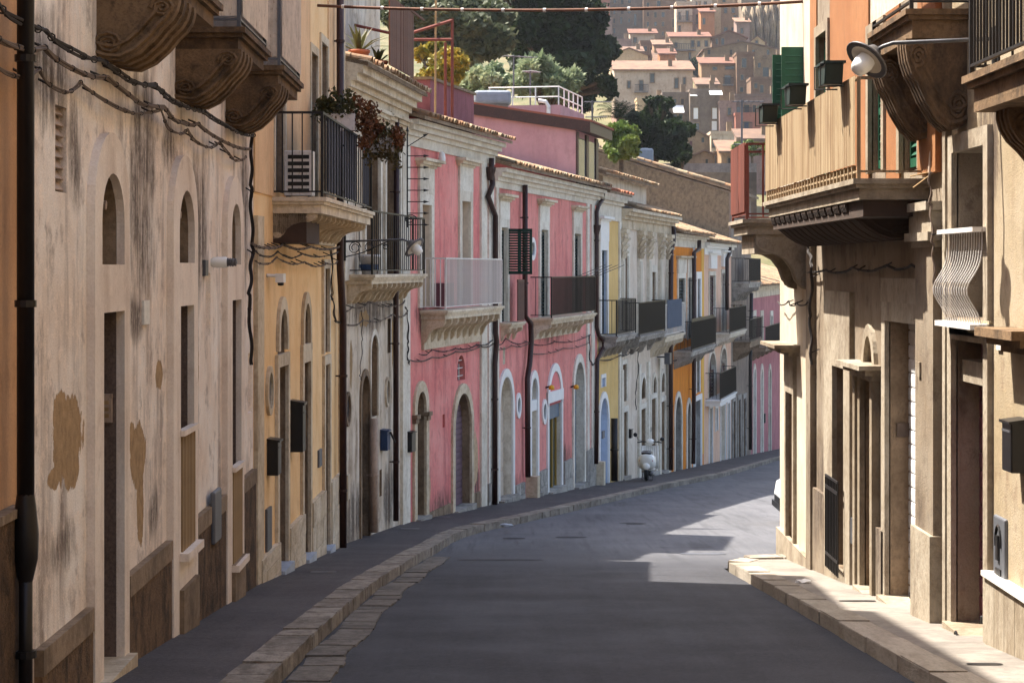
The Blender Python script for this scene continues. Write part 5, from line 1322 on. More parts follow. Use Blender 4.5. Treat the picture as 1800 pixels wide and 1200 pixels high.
# street lamps
def street_lamp(label, base, tip, head_px, r=.2, scroll=True, right=False):
    base, tip, head = Vector(base), Vector(tip), Vector(head_px)
    o = thing('street_lamp', label, 'street lamp', base)
    L = lambda v: Vector(v) - base
    arm = [L(base), L(base.lerp(tip, .5)), L(tip), L(tip.lerp(head, .5) + Vector((0, 0, .01))), L(head)]
    sub(o, 'arm', MB().tube(arm, .018, 8), 'iron_grey', True)
    if scroll:
        dr = (tip - base).normalized(); m = MB()
        for (c, rr, tt) in ((.18, .11, 16), (.42, .08, 14), (.7, .05, 14)):
            m.tube([L(base + dr * c + dr * (rr * (1 - k / 26) * math.cos(k * .7)) + Vector((0, 0, -.11 + rr * (1 - k / 26) * math.sin(k * .7)))) for k in range(tt)], .008, 5)
        m.tube([L(base + Vector((0, 0, -.26))), L(base + dr * .3 + Vector((0, 0, -.2))), L(base + dr * .75 + Vector((0, 0, -.02)))], .01, 5)
        sub(o, 'scrollwork', m, 'iron_black')
    sub(o, 'wall_plate', MB().box(-.03, .03, -.05, .05, -.32, .1), 'iron_black')
    ax = Vector((.68 if not right else -.62, -.3, -.68)).normalized(); c = L(head)
    sub(o, 'lamp_shade', MB().lathe([(.03, -.05), (.05, -.04), (.08, .01), (r * .8, .06), (r, .085), (r * 1.02, .10), (r * .98, .105), (.10, .09)], c, ax, 24), ['lamp_back'], True)
    sub(o, 'reflector', MB().lathe([(r * .97, .104), (.08, .088), (.0, .088)], c, ax, 24), 'lamp_enamel')
    sub(o, 'bulb_cover', MB().lathe([(.08, .09), (.085, .14), (.075, .2), (.06, .235), (.0, .245)], c, ax, 16), 'lamp_glass', True)
    return o
q = B2.world(B2.L - .05, -.05, B2.z(604, 425)); hd = P(722, 428, 33.7)
street_lamp('street lamp on a scrolled iron arm below the narrow white house balcony', q, P(708, 421, 33.7), hd)
hd = P(1535, 92, 17.2); street_lamp('street lamp on a curved arm under the sunlit right-hand balconies', (4.0, 16.9, P(0, 60, 17).z - .05), P(1570, 76, 17.1), hd, .2, False, True)

# cables along the left row
cable('cable_bundle', 'thick black cable climbing past the curled balcony brackets', B1, [(-20, -12), (80, 52), (180, 105), (270, 150), (360, 195), (446, 238)], .032, .10, 'cable_dark', .05, 2, straps=.35)
cable('cable_bundle', 'grey bound cable bundle under the thick black cable', B1, [(-30, 42), (80, 84), (190, 135), (285, 188), (350, 218), (440, 262)], .026, .10, 'cable_grey', .06, 3, straps=.3)
cable('cable_bundle', 'lowest sagging cable across the top of the arched recesses', B1, [(-30, 80), (70, 122), (145, 145), (280, 193), (330, 228), (388, 250), (432, 276)], .020, .08, 'cable_grey', .10, 2, straps=.3)
cable('cable_drop', 'black cables running down the corner of the weathered house', B1, [(443, 232), (441, 330), (444, 440), (438, 520), (442, 640)], .03, .06, 'cable_dark', 0, 3, straps=.7)
cable('cable_bundle', 'upper bound cable under the yellow house balcony', B2, [(441, 428), (500, 430), (545, 433), (600, 432)], .025, .12, 'cable_grey', .05, 3, straps=.35)
cable('cable_bundle', 'middle loose cable under the yellow house balcony', B2, [(448, 440), (490, 442), (530, 446), (598, 440)], .018, .10, 'cable_dark', .07, 2, straps=.4)
cable('cable_bundle', 'lower looping cable across the yellow front', B2, [(448, 458), (488, 452), (535, 460), (575, 462), (600, 452)], .018, .10, 'cable_grey', .06, 2, straps=.4)
cable('cable_drop', 'black cable bundle dropping at the corner of the yellow house', B2, [(583, 438), (584, 520), (590, 565), (600, 568)], .025, .08, 'cable_dark', 0, 2, straps=.8)
cable('cable_bundle', 'upper tangled cable under the narrow white house balcony', B3, [(596, 543), (620, 540), (650, 530), (690, 537), (712, 528)], .022, .14, 'cable_grey', .05, 2, straps=.5)
cable('cable_bundle', 'lower slack cable across the narrow white house', B3, [(600, 565), (640, 562), (690, 552), (716, 548)], .022, .12, 'cable_grey', .08, 2, straps=.5)
cable('cable_drop', 'thin dark cable hanging over the arch of the narrow white house', B3, [(636, 545), (637, 600), (633, 660), (636, 668)], .012, .05, 'cable_dark', 0, 1, straps=3)
cable('cable_drop', 'dark cable loop dropping at the edge of the pink house', P1, [(706, 535), (716, 545), (718, 600), (716, 628), (720, 640)], .025, .08, 'cable_dark', 0, 2, straps=2)
cable('cable_bundle', 'upper cable along the pink house below its balcony', P1, [(738, 622), (760, 614), (800, 612), (838, 605), (866, 598)], .02, .08, 'cable_dark', .06, 2, straps=.7)
cable('cable_bundle', 'lower braided cable along the pink house', P1, [(722, 633), (760, 628), (800, 618), (845, 608), (868, 604)], .02, .08, 'cable_grey', .05, 3, straps=.7)
cable('cable_bundle', 'upper cable along the long pink house', P2, [(868, 602), (890, 594), (925, 600), (975, 600), (1038, 588)], .02, .10, 'cable_dark', .1, 2, straps=.9)
cable('cable_bundle', 'lower cable along the long pink house', P2, [(868, 612), (900, 607), (930, 603), (938, 622), (990, 612), (1035, 602)], .02, .08, 'cable_grey', .06, 2, straps=.9)
cable('cable_drop', 'black cable loop beside the last white pilaster of the pink houses', P2, [(1036, 588), (1037, 632), (1042, 642), (1048, 636)], .03, .08, 'cable_dark', 0, 2, straps=2)
cable('cable_bundle', 'cable strung under the far iron balconies', WH, [(1052, 632), (1090, 624), (1112, 615), (1122, 612)], .03, .1, 'cable_dark', .08, 2, straps=2)
cable('cable_drop', 'dark cable dropping down the ornate white front', WH, [(1121, 615), (1122, 650), (1117, 690), (1118, 720)], .025, .08, 'cable_dark', 0, 2, straps=2)
cable('cable_bundle', 'slack cable under the orange and peach house balconies', OH, [(1178, 632), (1200, 620), (1235, 612), (1290, 590)], .04, .12, 'cable_dark', .15, 2, straps=3)
cable('cable_bundle', 'bound cable in the shade under the ribbed console', RB, [(1396, 470), (1450, 474), (1500, 470), (1560, 466), (1600, 465), (1645, 455)], .02, .07, 'cable_dark', .05, 3, straps=.5)
cable('cable_drop', 'dark cable bundle dropping through the corner junction of the white corner house', RA, [(1420, 380), (1422, 440), (1428, 470), (1424, 560), (1427, 640)], .03, .10, 'cable_dark', 0, 3, straps=1)
cable('cable_drop', 'pale conduit down beside the ribbed console', RB, [(1634, 302), (1636, 360), (1640, 430), (1643, 500)], .018, .16, 'cable_grey', 0, 2, straps=.6)
cable('cable_bundle', 'short slack wire between the white corner house and orange house', RA, [(1366, 530), (1385, 528), (1400, 532), (1424, 525)], .014, .1, 'cable_dark', .06, 2, straps=.5)
# cable across the street
A_, B_ = P(535, 9, 30.5), P(1414, 3, 28.2); pts = [A_.lerp(B_, k / 24) - Vector((0, 0, .10 * 4 * (k / 24) * (1 - k / 24))) for k in range(25)]
o = thing('span_cable', 'rusty bound cable stretched across the street', 'cable', A_); m = MB().tube([p - A_ for p in pts], .022, 6); sub(o, 'strand', m, 'rust_sheet', True)
for k in range(2, 24, 2): sub(o, 'tie', MB().lathe([(.02, -.02), (.03, -.02), (.03, .02), (.02, .02)], pts[k] - A_, B_ - A_, 7), 'white_metal')

# air conditioner, pots and boxes on the balconies
def on_bal(F, name, label, cat, x, y, z): return thing(name, label, cat, F.world(x, y, z), math.atan2(F.u.y, F.u.x))
x0 = B2.x(478) + .38
ac = on_bal(B2, 'air_conditioner', 'white air conditioner with black slotted grille on the yellow house balcony', 'air conditioner', x0, -.10, .89)
soften(sub(ac, 'case', MB().box(0, .30, -.36, 0, .03, .60), 'white_metal'), .01); sub(ac, 'foot', MB().box(.02, .28, -.34, -.30, 0, .03).box(.02, .28, -.06, -.02, 0, .03), 'iron_grey')
for k in range(6): sub(ac, 'grille_slot', MB().box(-.006, .002, -.32, -.05, .07 + k * .085, .12 + k * .085), 'black_plastic')
def foliage(parent, name, mat, lobes, n, size, seed=1, droop=0., elong=1.6):
    """crown of many leaf-sized faces spread through ellipsoid lobes: (cx, cy, cz, rx, ry, rz)"""
    g = np.random.default_rng(seed); lob = np.array(lobes, float); vol = lob[:, 3] * lob[:, 4] * lob[:, 5]
    pick = g.choice(len(lob), n, p=vol / vol.sum()); u = g.normal(size=(n, 3)); u /= np.linalg.norm(u, axis=1, keepdims=True)
    r = g.random(n) ** .42; r = np.where(g.random(n) < .12, r * g.uniform(1.0, 1.35, n), r); ctr = lob[pick, :3] + u * lob[pick, 3:] * r[:, None]
    a = g.normal(size=(n, 3)); a[:, 2] -= droop; a /= np.linalg.norm(a, axis=1, keepdims=True)
    b = np.cross(a, g.normal(size=(n, 3))); b /= np.linalg.norm(b, axis=1, keepdims=True)
    s = size * g.uniform(.6, 1.35, n)[:, None]; la, wb = a * s * elong * .5, b * s * .5
    V = np.stack([ctr - la, ctr + wb * .9, ctr + la, ctr - wb * .9], 1).reshape(-1, 3)
    me = bpy.data.meshes.new(name); me.vertices.add(4 * n); me.vertices.foreach_set('co', V.ravel())
    me.loops.add(4 * n); me.loops.foreach_set('vertex_index', np.arange(4 * n)); me.polygons.add(n); me.polygons.foreach_set('loop_start', np.arange(0, 4 * n, 4)); me.polygons.foreach_set('loop_total', np.full(n, 4))
    me.materials.append(MATS[mat]); me.update(calc_edges=True); me.validate()
    o = link(name, me, parent); o['kind'] = 'stuff'; return o
def pot_mesh(r, h): return MB().lathe([(0, 0), (r * .7, 0), (r, h * .85), (r * 1.1, h * .85), (r * 1.1, h), (r * .9, h), (r * .85, h * .8), (0, h * .8)], n=14)
pl = thing('window_box_plant', 'dried red-brown trailing plant in a white box on the yellow house railing', 'potted plant', P(600, 230, 29.3))
sub(pl, 'box', MB().box(-.2, .2, -.1, .1, 0, .24), 'pot_white'); foliage(pl, 'foliage', 'leaf_geranium', [(-.05, 0, .32, .3, .25, .16), (-.22, 0, .38, .16, .2, .12), (.08, 0, .46, .12, .15, .14), (-.3, 0, .24, .12, .15, .14), (-.1, -.1, .5, .1, .1, .12)], 900, .042, 3)
foliage(pl, 'trailing_stems', 'leaf_dry', [(.3, .1, .22, .2, .25, .26), (.36, .1, -.05, .12, .2, .22), (.2, 0, .44, .1, .12, .12), (.45, .1, .3, .1, .12, .16), (.3, 0, -.2, .07, .1, .14)], 800, .042, 4, .6)
pl = thing('window_box_plant', 'bushy brown and green plant hanging over the narrow white house railing', 'potted plant', P(672, 262, 30.6))
sub(pl, 'box', MB().box(-.18, .18, -.1, .1, -.05, .16), 'pot_white'); foliage(pl, 'foliage', 'leaf_geranium', [(0, 0, .1, .28, .3, .22), (.1, 0, -.04, .2, .25, .2), (.26, 0, .2, .12, .14, .12), (-.2, 0, -.1, .12, .14, .16), (.05, 0, .32, .12, .14, .1), (.2, -.1, -.2, .1, .1, .14)], 1100, .042, 5); foliage(pl, 'dry_stems', 'leaf_dry', [(-.12, 0, .25, .18, .2, .2), (.22, 0, .15, .12, .2, .2)], 900, .05, 6)
ho = B3.e
bk = on_bal(B3, 'painted_pot', 'white pot painted with blue waves on the narrow white house balcony', 'pot', 1.15, -.25, -.10); sub(bk, 'body', pot_mesh(.17, .34), 'pot_white', True)
sub(bk, 'blue_band', MB().lathe([(.148, .07), (.166, .13), (.174, .17)], n=14), 'navy_box')
def agave(label, loc, n=16, L=.7, mat='leaf_geranium'):
    o = thing('agave_plant', label, 'potted plant', loc); sub(o, 'pot', pot_mesh(.18, .3), 'terracotta', True); m = MB()
    for k in range(n):
        a = k * 2.4; e = .35 + .9 * (k % 4) / 4; d = Vector((math.cos(a) * math.cos(e), math.sin(a) * math.cos(e), math.sin(e))); s = d.cross(Vector((0, 0, 1))).normalized() * .035
        b = Vector((0, 0, .26)); mid = b + d * L * .5; tip = b + d * L + Vector((0, 0, -.12)); m.poly([b - s, b + s, mid + s * .9, mid - s * .9]); m.poly([mid - s * .9, mid + s * .9, tip])
    sub(o, 'leaves', m, mat); return o
agave('spiky agave in a pot on the tiled edge of the narrow white house', B3.world(2.3, .15, 3.56)); 
agave('small spiky plant behind the rusty terrace screen', B3.world(4.4, .2, 3.58), 12, .5)
# spiked iron guard between the narrow white and the pink house
sg = on_bal(B3, 'spike_guard', 'black iron guard with arrow spikes at the corner of the pink house', 'spike guard', B3.x(716, -.45), -.45, B3.z(716, 400, -.45))
L = (B3.z(716, 235, -.45) - B3.z(716, 400, -.45)); sub(sg, 'post', MB().tube([(0, 0, 0), (0, 0, L)], .014, 6), 'iron_black')
for k in range(8):
    z = L * (.03 + .122 * k) if k < 7 else L * .86; dz = .0 if k < 7 else .2
    sub(sg, 'spike', MB().tube([(0, 0, z), (.02, -.32, z + dz)], .009, 5).lathe([(.0, .0), (.03, .0), (.0, .11)], (.02, -.30, z + dz), (.06, -.9, dz * 2), 6), 'iron_black')
sub(sg, 'spike', MB().tube([(0, 0, L), (0, 0, L + .08)], .009, 5).lathe([(.03, .0), (.0, .11)], (0, 0, L + .04), (0, 0, 1), 6), 'iron_black')
sub(sg, 'scroll', MB().tube([(0, -.05 - .13 * (1 - k / 18) * math.cos(k * .6), .15 + .1 * (1 - k / 18) * math.sin(k * .6)) for k in range(14)], .009, 5), 'iron_black')
# rusty pergola on the terrace
pg = thing('pergola', 'rust red steel pergola frame on the terrace behind the rusty screen', 'pergola', P(727, 150, 43)); b0 = P(727, 150, 43); m = MB()
for (a, b) in (((727, 57), (795, 36)), ((727, 70), (795, 70))): sub(pg, 'beam', MB().tube([P(*a, 43) - b0, P(*b, 43.3) - b0], .035, 6), 'rust_red')
for (px, ya, yb) in ((795, 33, 160), (783, 75, 160)): sub(pg, 'post', MB().tube([P(px, ya, 43.3) - b0, P(px, yb + 60, 43.3) - b0], .035, 6), 'rust_red')
ap = thing('bamboo_pole', 'pale pole rising beside the rust red pergola', 'pole', P(765, 200, 43.2)); sub(ap, 'shaft', MB().tube([(0, 0, 0), (.02, 0, 2.9)], .025, 6), 'straw'); sub(ap, 'cap', MB().lathe([(.03, 2.88), (.035, 2.95), (0, 2.98)], n=8), 'straw')
# laundry rack over the black balcony
lr = on_bal(P2, 'laundry_rack', 'thin rods of a laundry rack over the black iron balcony', 'laundry rack', P2.x(975), -.55, P2.z(975, 487, -.55))
for k in range(4): sub(lr, 'rod', MB().tube([(.3 + k * 1.1, 0, 0), (.5 + k * 1.1, -.75, .32)], .008, 5), 'iron_grey')
sub(lr, 'line', MB().tube([(.4, -.4, .17), (3.8, -.4, .17)], .006, 4), 'iron_grey')
for (px, py, lab) in ((959, 681, 'yellow lamp beside the pink arch over the shop door'), (1003, 680, 'yellow lamp beside the tall arch with the blue-grey shutter')):
    o = wall_thing(P2, 'wall_lamp', lab, 'wall lamp', px, py); sub(o, 'bracket', MB().tube([(0, 0, .0), (0, -.18, .05)], .025, 6), 'iron_black'); sub(o, 'shade', MB().lathe([(.03, .07), (.07, .04), (.075, -.05), (.0, -.06)], (0, -.16, 0), n=12), 'yellow_plastic', True)
o = wall_thing(B2, 'security_camera', 'small white security camera on the yellow front', 'security camera', 470, 488); sub(o, 'mount', MB().tube([(-.1, 0, .03), (0, -.12, .02)], .02, 6), 'white_metal'); sub(o, 'body', MB().box(-.02, .2, -.2, -.10, -.06, .05), 'white_paint'); sub(o, 'lens', MB().lathe([(.04, 0), (.04, .03), (0, .03)], (.1, -.15, -.06), (.3, 0, -1), 10), 'black_plastic')
o = wall_thing(WH, 'floodlight', 'grey floodlight above the arches of the ornate white house', 'floodlight', 1155, 632); sub(o, 'arm', MB().tube([(0, 0, .1), (0, -.3, .1)], .03, 6), 'iron_grey'); sub(o, 'head', MB().box(-.25, .25, -.5, -.3, -.15, .25), 'iron_grey')
def planter(label, c, w=.34):
    o = thing('planter', label, 'planter', c); m = MB(); s = .85
    m.prism([(-w * .36, 0), (w * .36, 0), (w * .5, .2), (-w * .5, .2)], lambda p, e: (-.09 + .18 * e, p[0], p[1])); soften(sub(o, 'box', m, 'dark_green_paint'), .01)
    sub(o, 'rim', MB().box(-.11, .11, -w * .54, w * .54, .2, .225), 'dark_green_paint'); sub(o, 'holder', MB().tube([(.1, -w * .4, .22), (-.13, -w * .4, .2), (-.13, -w * .4, -.02), (.1, -w * .4, -.02)], .008, 4).tube([(.1, w * .4, .22), (-.13, w * .4, .2), (-.13, w * .4, -.02), (.1, w * .4, -.02)], .008, 4), 'iron_black'); return o
for (px, yb, lab, s) in ((1350, 217, 'dark green planter hooked outside the far end of the sheeted balcony', 25.3), (1398, 186, 'dark green planter hooked on the sheeted balcony below the green shutter', 22.6), (1460, 151, 'dark green planter hooked on the near end of the sheeted balcony', 20.3)): planter(lab, P(px, yb, s), .5)
dv = thing('dead_vine', 'dry grey vine stem climbing from the ribbed balcony corner', 'dead plant', P(1636, 305, 19.3)); b0 = P(1636, 305, 19.3)
sub(dv, 'stem', MB().tube([P(px, py, 19.2) - b0 for (px, py) in ((1636, 305), (1638, 270), (1646, 240), (1650, 215), (1653, 205))], [.03, .025, .022, .018, .012], 6), 'drain_tan')
for (a, b) in (((1652, 208), (1640, 200)), ((1652, 208), (1664, 210)), ((1650, 215), (1638, 212)), ((1637, 302), (1600, 310)), ((1637, 306), (1605, 330))): sub(dv, 'twig', MB().tube([P(*a, 19.2) - b0, P(*b, 19.15) - b0], .006, 4), 'straw')
# rooftop tanks and aerials
def tank(label, px, py, d, w, h):
    o = thing('water_tank', label, 'water tank', P(px, py, d)); soften(sub(o, 'body', MB().box(-w / 2, w / 2, -.5, .5, .04, h), 'tank_grey'), .12, 3); sub(o, 'lid', MB().lathe([(.16, h), (.16, h + .04), (0, h + .05)], n=12), 'tank_grey'); sub(o, 'stand', MB().box(-w / 2 + .1, w / 2 - .1, -.4, .4, -.6, .03), 'concrete')
tank('wide grey water tank on the terrace of the long pink house', 866, 187, 66.5, 1.2, .48)
tank('tall rounded grey water tank behind the tiled ridge of the side wall', 1134, 290, 104, .8, .82)
def aerial(label, px, py, d, h, arms, rz=0.):
    o = thing('television_aerial', label, 'aerial', P(px, py, d), rz); sub(o, 'mast', MB().tube([(0, 0, 0), (0, 0, h)], .03, 5), 'iron_grey')
    for (z, L, n) in arms:
        sub(o, 'boom', MB().tube([(-L * .3, 0, z), (L * .7, 0, z)], .02, 4), 'iron_grey')
        for k in range(n): x = -L * .3 + L * k / (n - 1); sub(o, 'element', MB().tube([(x, -.25, z), (x, .25, z)], .012, 4), 'iron_grey')
aerial('white television aerial beside the glazed roof room', 1041, 235, 68, 1.1, ((1.05, .9, 9), (.55, .7, 4)))
aerial('tall thin aerial mast among the grey olive trees', 903, 170, 74, 1.5, ((1.45, 1.2, 6),), .5)
aerial('thin aerial in front of the olive shrubs', 932, 185, 73, 1.3, ((1.2, .6, 5),), 1.2)
aerial('television aerial rising above the red-brown balcony', 1304, 320, 60, 2.4, ((2.35, .9, 7), (1.1, .8, 4)))

# scooter parked on the pavement, tail towards the camera
def scooter(loc, rz):
    o = thing('scooter', 'cream white motor scooter parked on the pavement with black mirrors', 'scooter', loc, rz)
    def loft(rings, n=16):
        m = MB(); i0 = 0
        for (y, cz, rx, rzz, p) in rings:
            for j in range(n):
                w = 2 * math.pi * j / n; c, s = math.cos(w), math.sin(w)
                m.v.append((rx * math.copysign(abs(c) ** p, c), y, cz + rzz * math.copysign(abs(s) ** p, s)))
        for k in range(len(rings) - 1):
            for j in range(n): m.f.append((k * n + j, k * n + (j + 1) % n, (k + 1) * n + (j + 1) % n, (k + 1) * n + j))
        m.f.append(tuple(reversed(range(n)))); m.f.append(tuple((len(rings) - 1) * n + j for j in range(n))); m.mi = [0] * len(m.f); return m
    # y runs from the tail (0) to the nose (1.7)
    sub(o, 'body', loft([(.06, .66, .06, .05, .8), (.08, .64, .17, .14, .8), (.16, .58, .235, .21, .8), (.3, .54, .275, .24, .8), (.5, .52, .27, .23, .8), (.66, .52, .2, .2, .8), (.74, .5, .14, .18, .8)]), 'scooter_cream', True)
    sub(o, 'rear_fender', loft([(.02, .43, .05, .05, .9), (.05, .42, .10, .10, .9), (.16, .44, .12, .12, .9), (.3, .46, .12, .1, .9)]), 'scooter_cream', True)
    sub(o, 'floorboard', MB().box(-.18, .18, .7, 1.2, .24, .29), 'scooter_cream')
    ls = MB()
    for k in range(8):
        a = -1 + 2 * k / 8; b = -1 + 2 * (k + 1) / 8; f = lambda u: 1.32 - .10 * u * u
        ls.poly([(.27 * a, f(a), .26), (.27 * b, f(b), .26), (.24 * b, f(b) + .12, .92), (.24 * a, f(a) + .12, .92)])
    lg = sub(o, 'leg_shield', ls, 'scooter_cream', True); s_ = lg.modifiers.new('solid', 'SOLIDIFY'); s_.thickness = .02
    sub(o, 'seat', loft([(.10, .79, .08, .035, .7), (.14, .80, .14, .05, .7), (.35, .81, .155, .055, .7), (.6, .80, .13, .05, .7), (.78, .77, .06, .03, .7)]), 'black_plastic', True)
    sub(o, 'grab_rail', MB().tube([(-.13, .3, .80), (-.13, .06, .84), (.13, .06, .84), (.13, .3, .80)], .012, 6), 'chrome')
    for (y, nm) in ((.24, 'rear_wheel'), (1.48, 'front_wheel')):
        w = link(nm, MB().lathe([(.12, -.045), (.10, -.02), (.10, .02), (.12, .045), (.12, -.045)], (0, y, .225), (1, 0, 0), 18).mesh(nm, 'chrome'), o)
        link('tyre', MB().lathe([(.125, -.05), (.19, -.055), (.22, -.03), (.225, 0), (.22, .03), (.19, .055), (.125, .05), (.125, -.05)], (0, y, .225), (1, 0, 0), 24).mesh('tyre', 'rubber', smooth=True), w)
    sub(o, 'front_fender', loft([(1.28, .42, .05, .04, .9), (1.36, .45, .10, .06, .9), (1.5, .46, .11, .07, .9), (1.64, .4, .08, .07, .9), (1.7, .34, .03, .03, .9)]), 'scooter_cream', True)
    sub(o, 'headset', loft([(1.30, 1.02, .06, .05, .9), (1.34, 1.03, .13, .08, .9), (1.44, 1.03, .13, .09, .9), (1.52, 1.02, .07, .06, .9)]), 'scooter_cream', True)
    sub(o, 'handlebar', MB().tube([(-.36, 1.26, 1.02), (-.2, 1.34, 1.04), (.2, 1.34, 1.04), (.36, 1.26, 1.02)], .018, 8), 'black_plastic')
    for s in (-1, 1):
        sub(o, 'tail_light', MB().lathe([(.045, .0), (.04, .03), (.0, .04)], (s * .155, .13, .60), (s * .35, -1, .1), 12), 'tail_red', True)
        mr = sub(o, 'mirror', MB().lathe([(.0, -.015), (.06, -.01), (.065, .01), (.0, .02)], (s * .40 - .02, 1.2, 1.13 + (.12 if s < 0 else 0)), (-s * .3, 1, .1), 14), 'black_plastic', True)
        link('stem', MB().tube([(s * .22, 1.32, 1.05), (s * .34, 1.26, 1.10), (s * .39, 1.21, 1.13 + (.12 if s < 0 else 0))], .009, 5).mesh('stem', 'black_plastic'), mr)
        sub(o, 'brake_lever', MB().tube([(s * .2, 1.38, 1.03), (s * .36, 1.34, 1.0)], .008, 5), 'chrome')
    sub(o, 'badge', MB().box(-.03, .03, .082, .09, .68, .71), 'iron_grey')
    sub(o, 'exhaust', MB().tube([(.14, .55, .2), (.15, .3, .2), (.15, .08, .22)], .05, 8), 'iron_grey', True)
    sub(o, 'kickstand', MB().tube([(-.12, .55, .25), (-.16, .5, .0), (.16, .5, .0), (.12, .55, .25)], .012, 5), 'iron_black')
    return o
sd = 65.4; scooter((( 1135 - CX) / FPX * sd, sd, zg(sd)), R(-9)).scale = (1.1, 1.1, 1.1)

# white car standing in the side street, only its nose beyond the corner
def car(loc, rz):
    o = thing('parked_car', 'white car parked in the side street behind the white corner house', 'car', loc, rz)
    prof = [(-2.0, .35), (-2.03, .55), (-1.98, .80), (-1.75, .92), (-.95, 1.02), (-.35, 1.42), (.9, 1.48), (1.75, 1.38), (2.0, .98), (2.04, .5), (1.98, .32)]
    m = MB(); n = len(prof); secs = [(-.86, .90), (-.84, .985), (-.6, 1.0), (0, 1.0), (.6, 1.0), (.84, .985), (.86, .90)]
    for (y, s) in secs:
        for (x, z) in prof:
            t = max(0, (z - .95) / .55); m.v.append((x * (1 if abs(y) < .7 else s), y * (1 - .22 * t), z if abs(y) < .8 else .35 + (z - .35) * s))
    for k in range(len(secs) - 1):
        for j in range(n): m.f.append((k * n + j, k * n + (j + 1) % n, (k + 1) * n + (j + 1) % n, (k + 1) * n + j))
    m.f.append(tuple(range(n))); m.f.append(tuple((len(secs) - 1) * n + j for j in reversed(range(n)))); m.mi = [0] * len(m.f)
    b = sub(o, 'body', m, 'car_white', True); bv = b.modifiers.new('bevel', 'BEVEL'); bv.width = .04; bv.segments = 2
    sub(o, 'windscreen', MB().poly([(-.93, -.60, 1.055), (-.93, .60, 1.055), (-.40, .56, 1.40), (-.40, -.56, 1.40)]), 'pane_dark')
    for s in (-1, 1):
        sub(o, 'side_window', MB().poly([(-.65, s * .835, 1.05), (1.5, s * .835, 1.05), (1.3, s * .76, 1.36), (-.2, s * .76, 1.36)]), 'pane_dark')
        sub(o, 'headlight', MB().lathe([(.0, .05), (.09, .04), (.12, 0)], (-1.94, s * .62, .72), (-1, s * .3, .1), 12), 'lamp_glass')
        sub(o, 'door', MB().poly([(-.5, s * .868, .42), (.55, s * .868, .42), (.55, s * .868, .98), (-.5, s * .868, .98)]), 'car_white')
        sub(o, 'wing_mirror', MB().box(-.6, -.45, s * .88, s * 1.02, .98, 1.1), 'car_white')
        for x in (-1.3, 1.3):
            w = link('wheel', MB().lathe([(.0, -.06), (.2, -.07), (.2, .07), (.0, .06)], (x, s * .80, .31), (0, 1, 0), 18).mesh('wheel', 'chrome'), o)
            link('tyre', MB().lathe([(.2, -.1), (.29, -.1), (.31, -.05), (.31, .05), (.29, .1), (.2, .1), (.2, -.1)], (x, s * .80, .31), (0, 1, 0), 22).mesh('tyre', 'rubber'), w)
    sub(o, 'grille', MB().box(-2.05, -2.0, -.4, .4, .42, .56), 'black_plastic'); sub(o, 'bumper', MB().box(-2.06, -1.95, -.75, .75, .3, .42), 'black_plastic'); return o
cd = 42.3; car((7.52, cd, zg(cd) - KH), 0)

# ---------------------------------------------------------------- trees and shrubs behind the row
def tree(name, label, px, py_base, d, h, lobes, n, size, mat, seed, group=None, trunk_r=.25, droop=0., elong=1.6, bark='bark'):
    """tapered trunk with limbs into each lobe, and a leafy crown; lobes in photo pixels: (px, py, rx, ry, dd)"""
    base = P(px, py_base, d); o = thing(name, label, 'tree' if h > 3 else 'shrub', base, 0, group); k = d / FPX; L = []
    for (x, y, rx, ry, dd) in lobes:
        c = P(x, y, d + dd) - base; L.append((c.x, c.y, c.z, rx * k, max(rx, ry) * k * .8, ry * k))
    m = MB(); top = Vector((np.mean([l[0] for l in L]), 0, np.mean([l[2] for l in L])))
    fork = top * .45; m.tube([(0, 0, -1.5), (0, 0, 0), tuple(fork * .5 + Vector((.1, 0, 0))), tuple(fork)], [trunk_r * 1.3, trunk_r, trunk_r * .85, trunk_r * .7], 8)
    for l in L:
        c = Vector(l[:3]); mid = fork.lerp(c, .5) + Vector((0, 0, .12 * (c - fork).length)); m.tube([tuple(fork), tuple(mid), tuple(c)], [trunk_r * .55, trunk_r * .35, trunk_r * .1], 6)
        for q in range(3):
            e = c + Vector((random.uniform(-1, 1) * l[3], random.uniform(-1, 1) * l[4], random.uniform(-.4, 1) * l[5])) * .8; m.tube([tuple(mid), tuple(e)], [trunk_r * .2, trunk_r * .05], 5)
    sub(o, 'trunk', m, bark); foliage(o, 'crown', mat, L, n, size, seed, droop, elong); return o
rs = random.Random(5)
def clumps(cx, cy, rx, ry, n, r0, r1, dd=4):
    out = []
    for _ in range(n):
        a = rs.uniform(0, 2 * math.pi); q = rs.random() ** .5; out.append((cx + rx * q * math.cos(a), cy + ry * q * math.sin(a), rs.uniform(r0, r1), rs.uniform(r0, r1) * .8, rs.uniform(-dd, dd)))
    return out
tree('carob_tree', 'tall dense dark green tree behind the rooftop terrace', 965, 330, 108, 14, clumps(968, 40, 66, 110, 46, 26, 44) + clumps(1035, 110, 34, 70, 22, 16, 28) + clumps(1062, 150, 14, 40, 8, 10, 16) + clumps(930, -30, 60, 60, 14, 24, 40), 90000, .27, 'leaf_dark', 21, 'trees behind the rooftops', .3)
tree('olive_tree', 'big grey-green olive tree behind the rusty pergola', 800, 260, 98, 12, clumps(815, 45, 70, 66, 34, 22, 36) + clumps(735, 25, 44, 60, 18, 20, 32), 50000, .22, 'leaf_grey', 22, 'trees behind the rooftops', .35)
tree('autumn_tree', 'yellow-green broad-leaved tree behind the rose roof parapet', 760, 260, 70, 7, clumps(770, 118, 44, 36, 22, 11, 20, 2), 12000, .15, 'leaf_autumn', 23, 'trees behind the rooftops', .15)
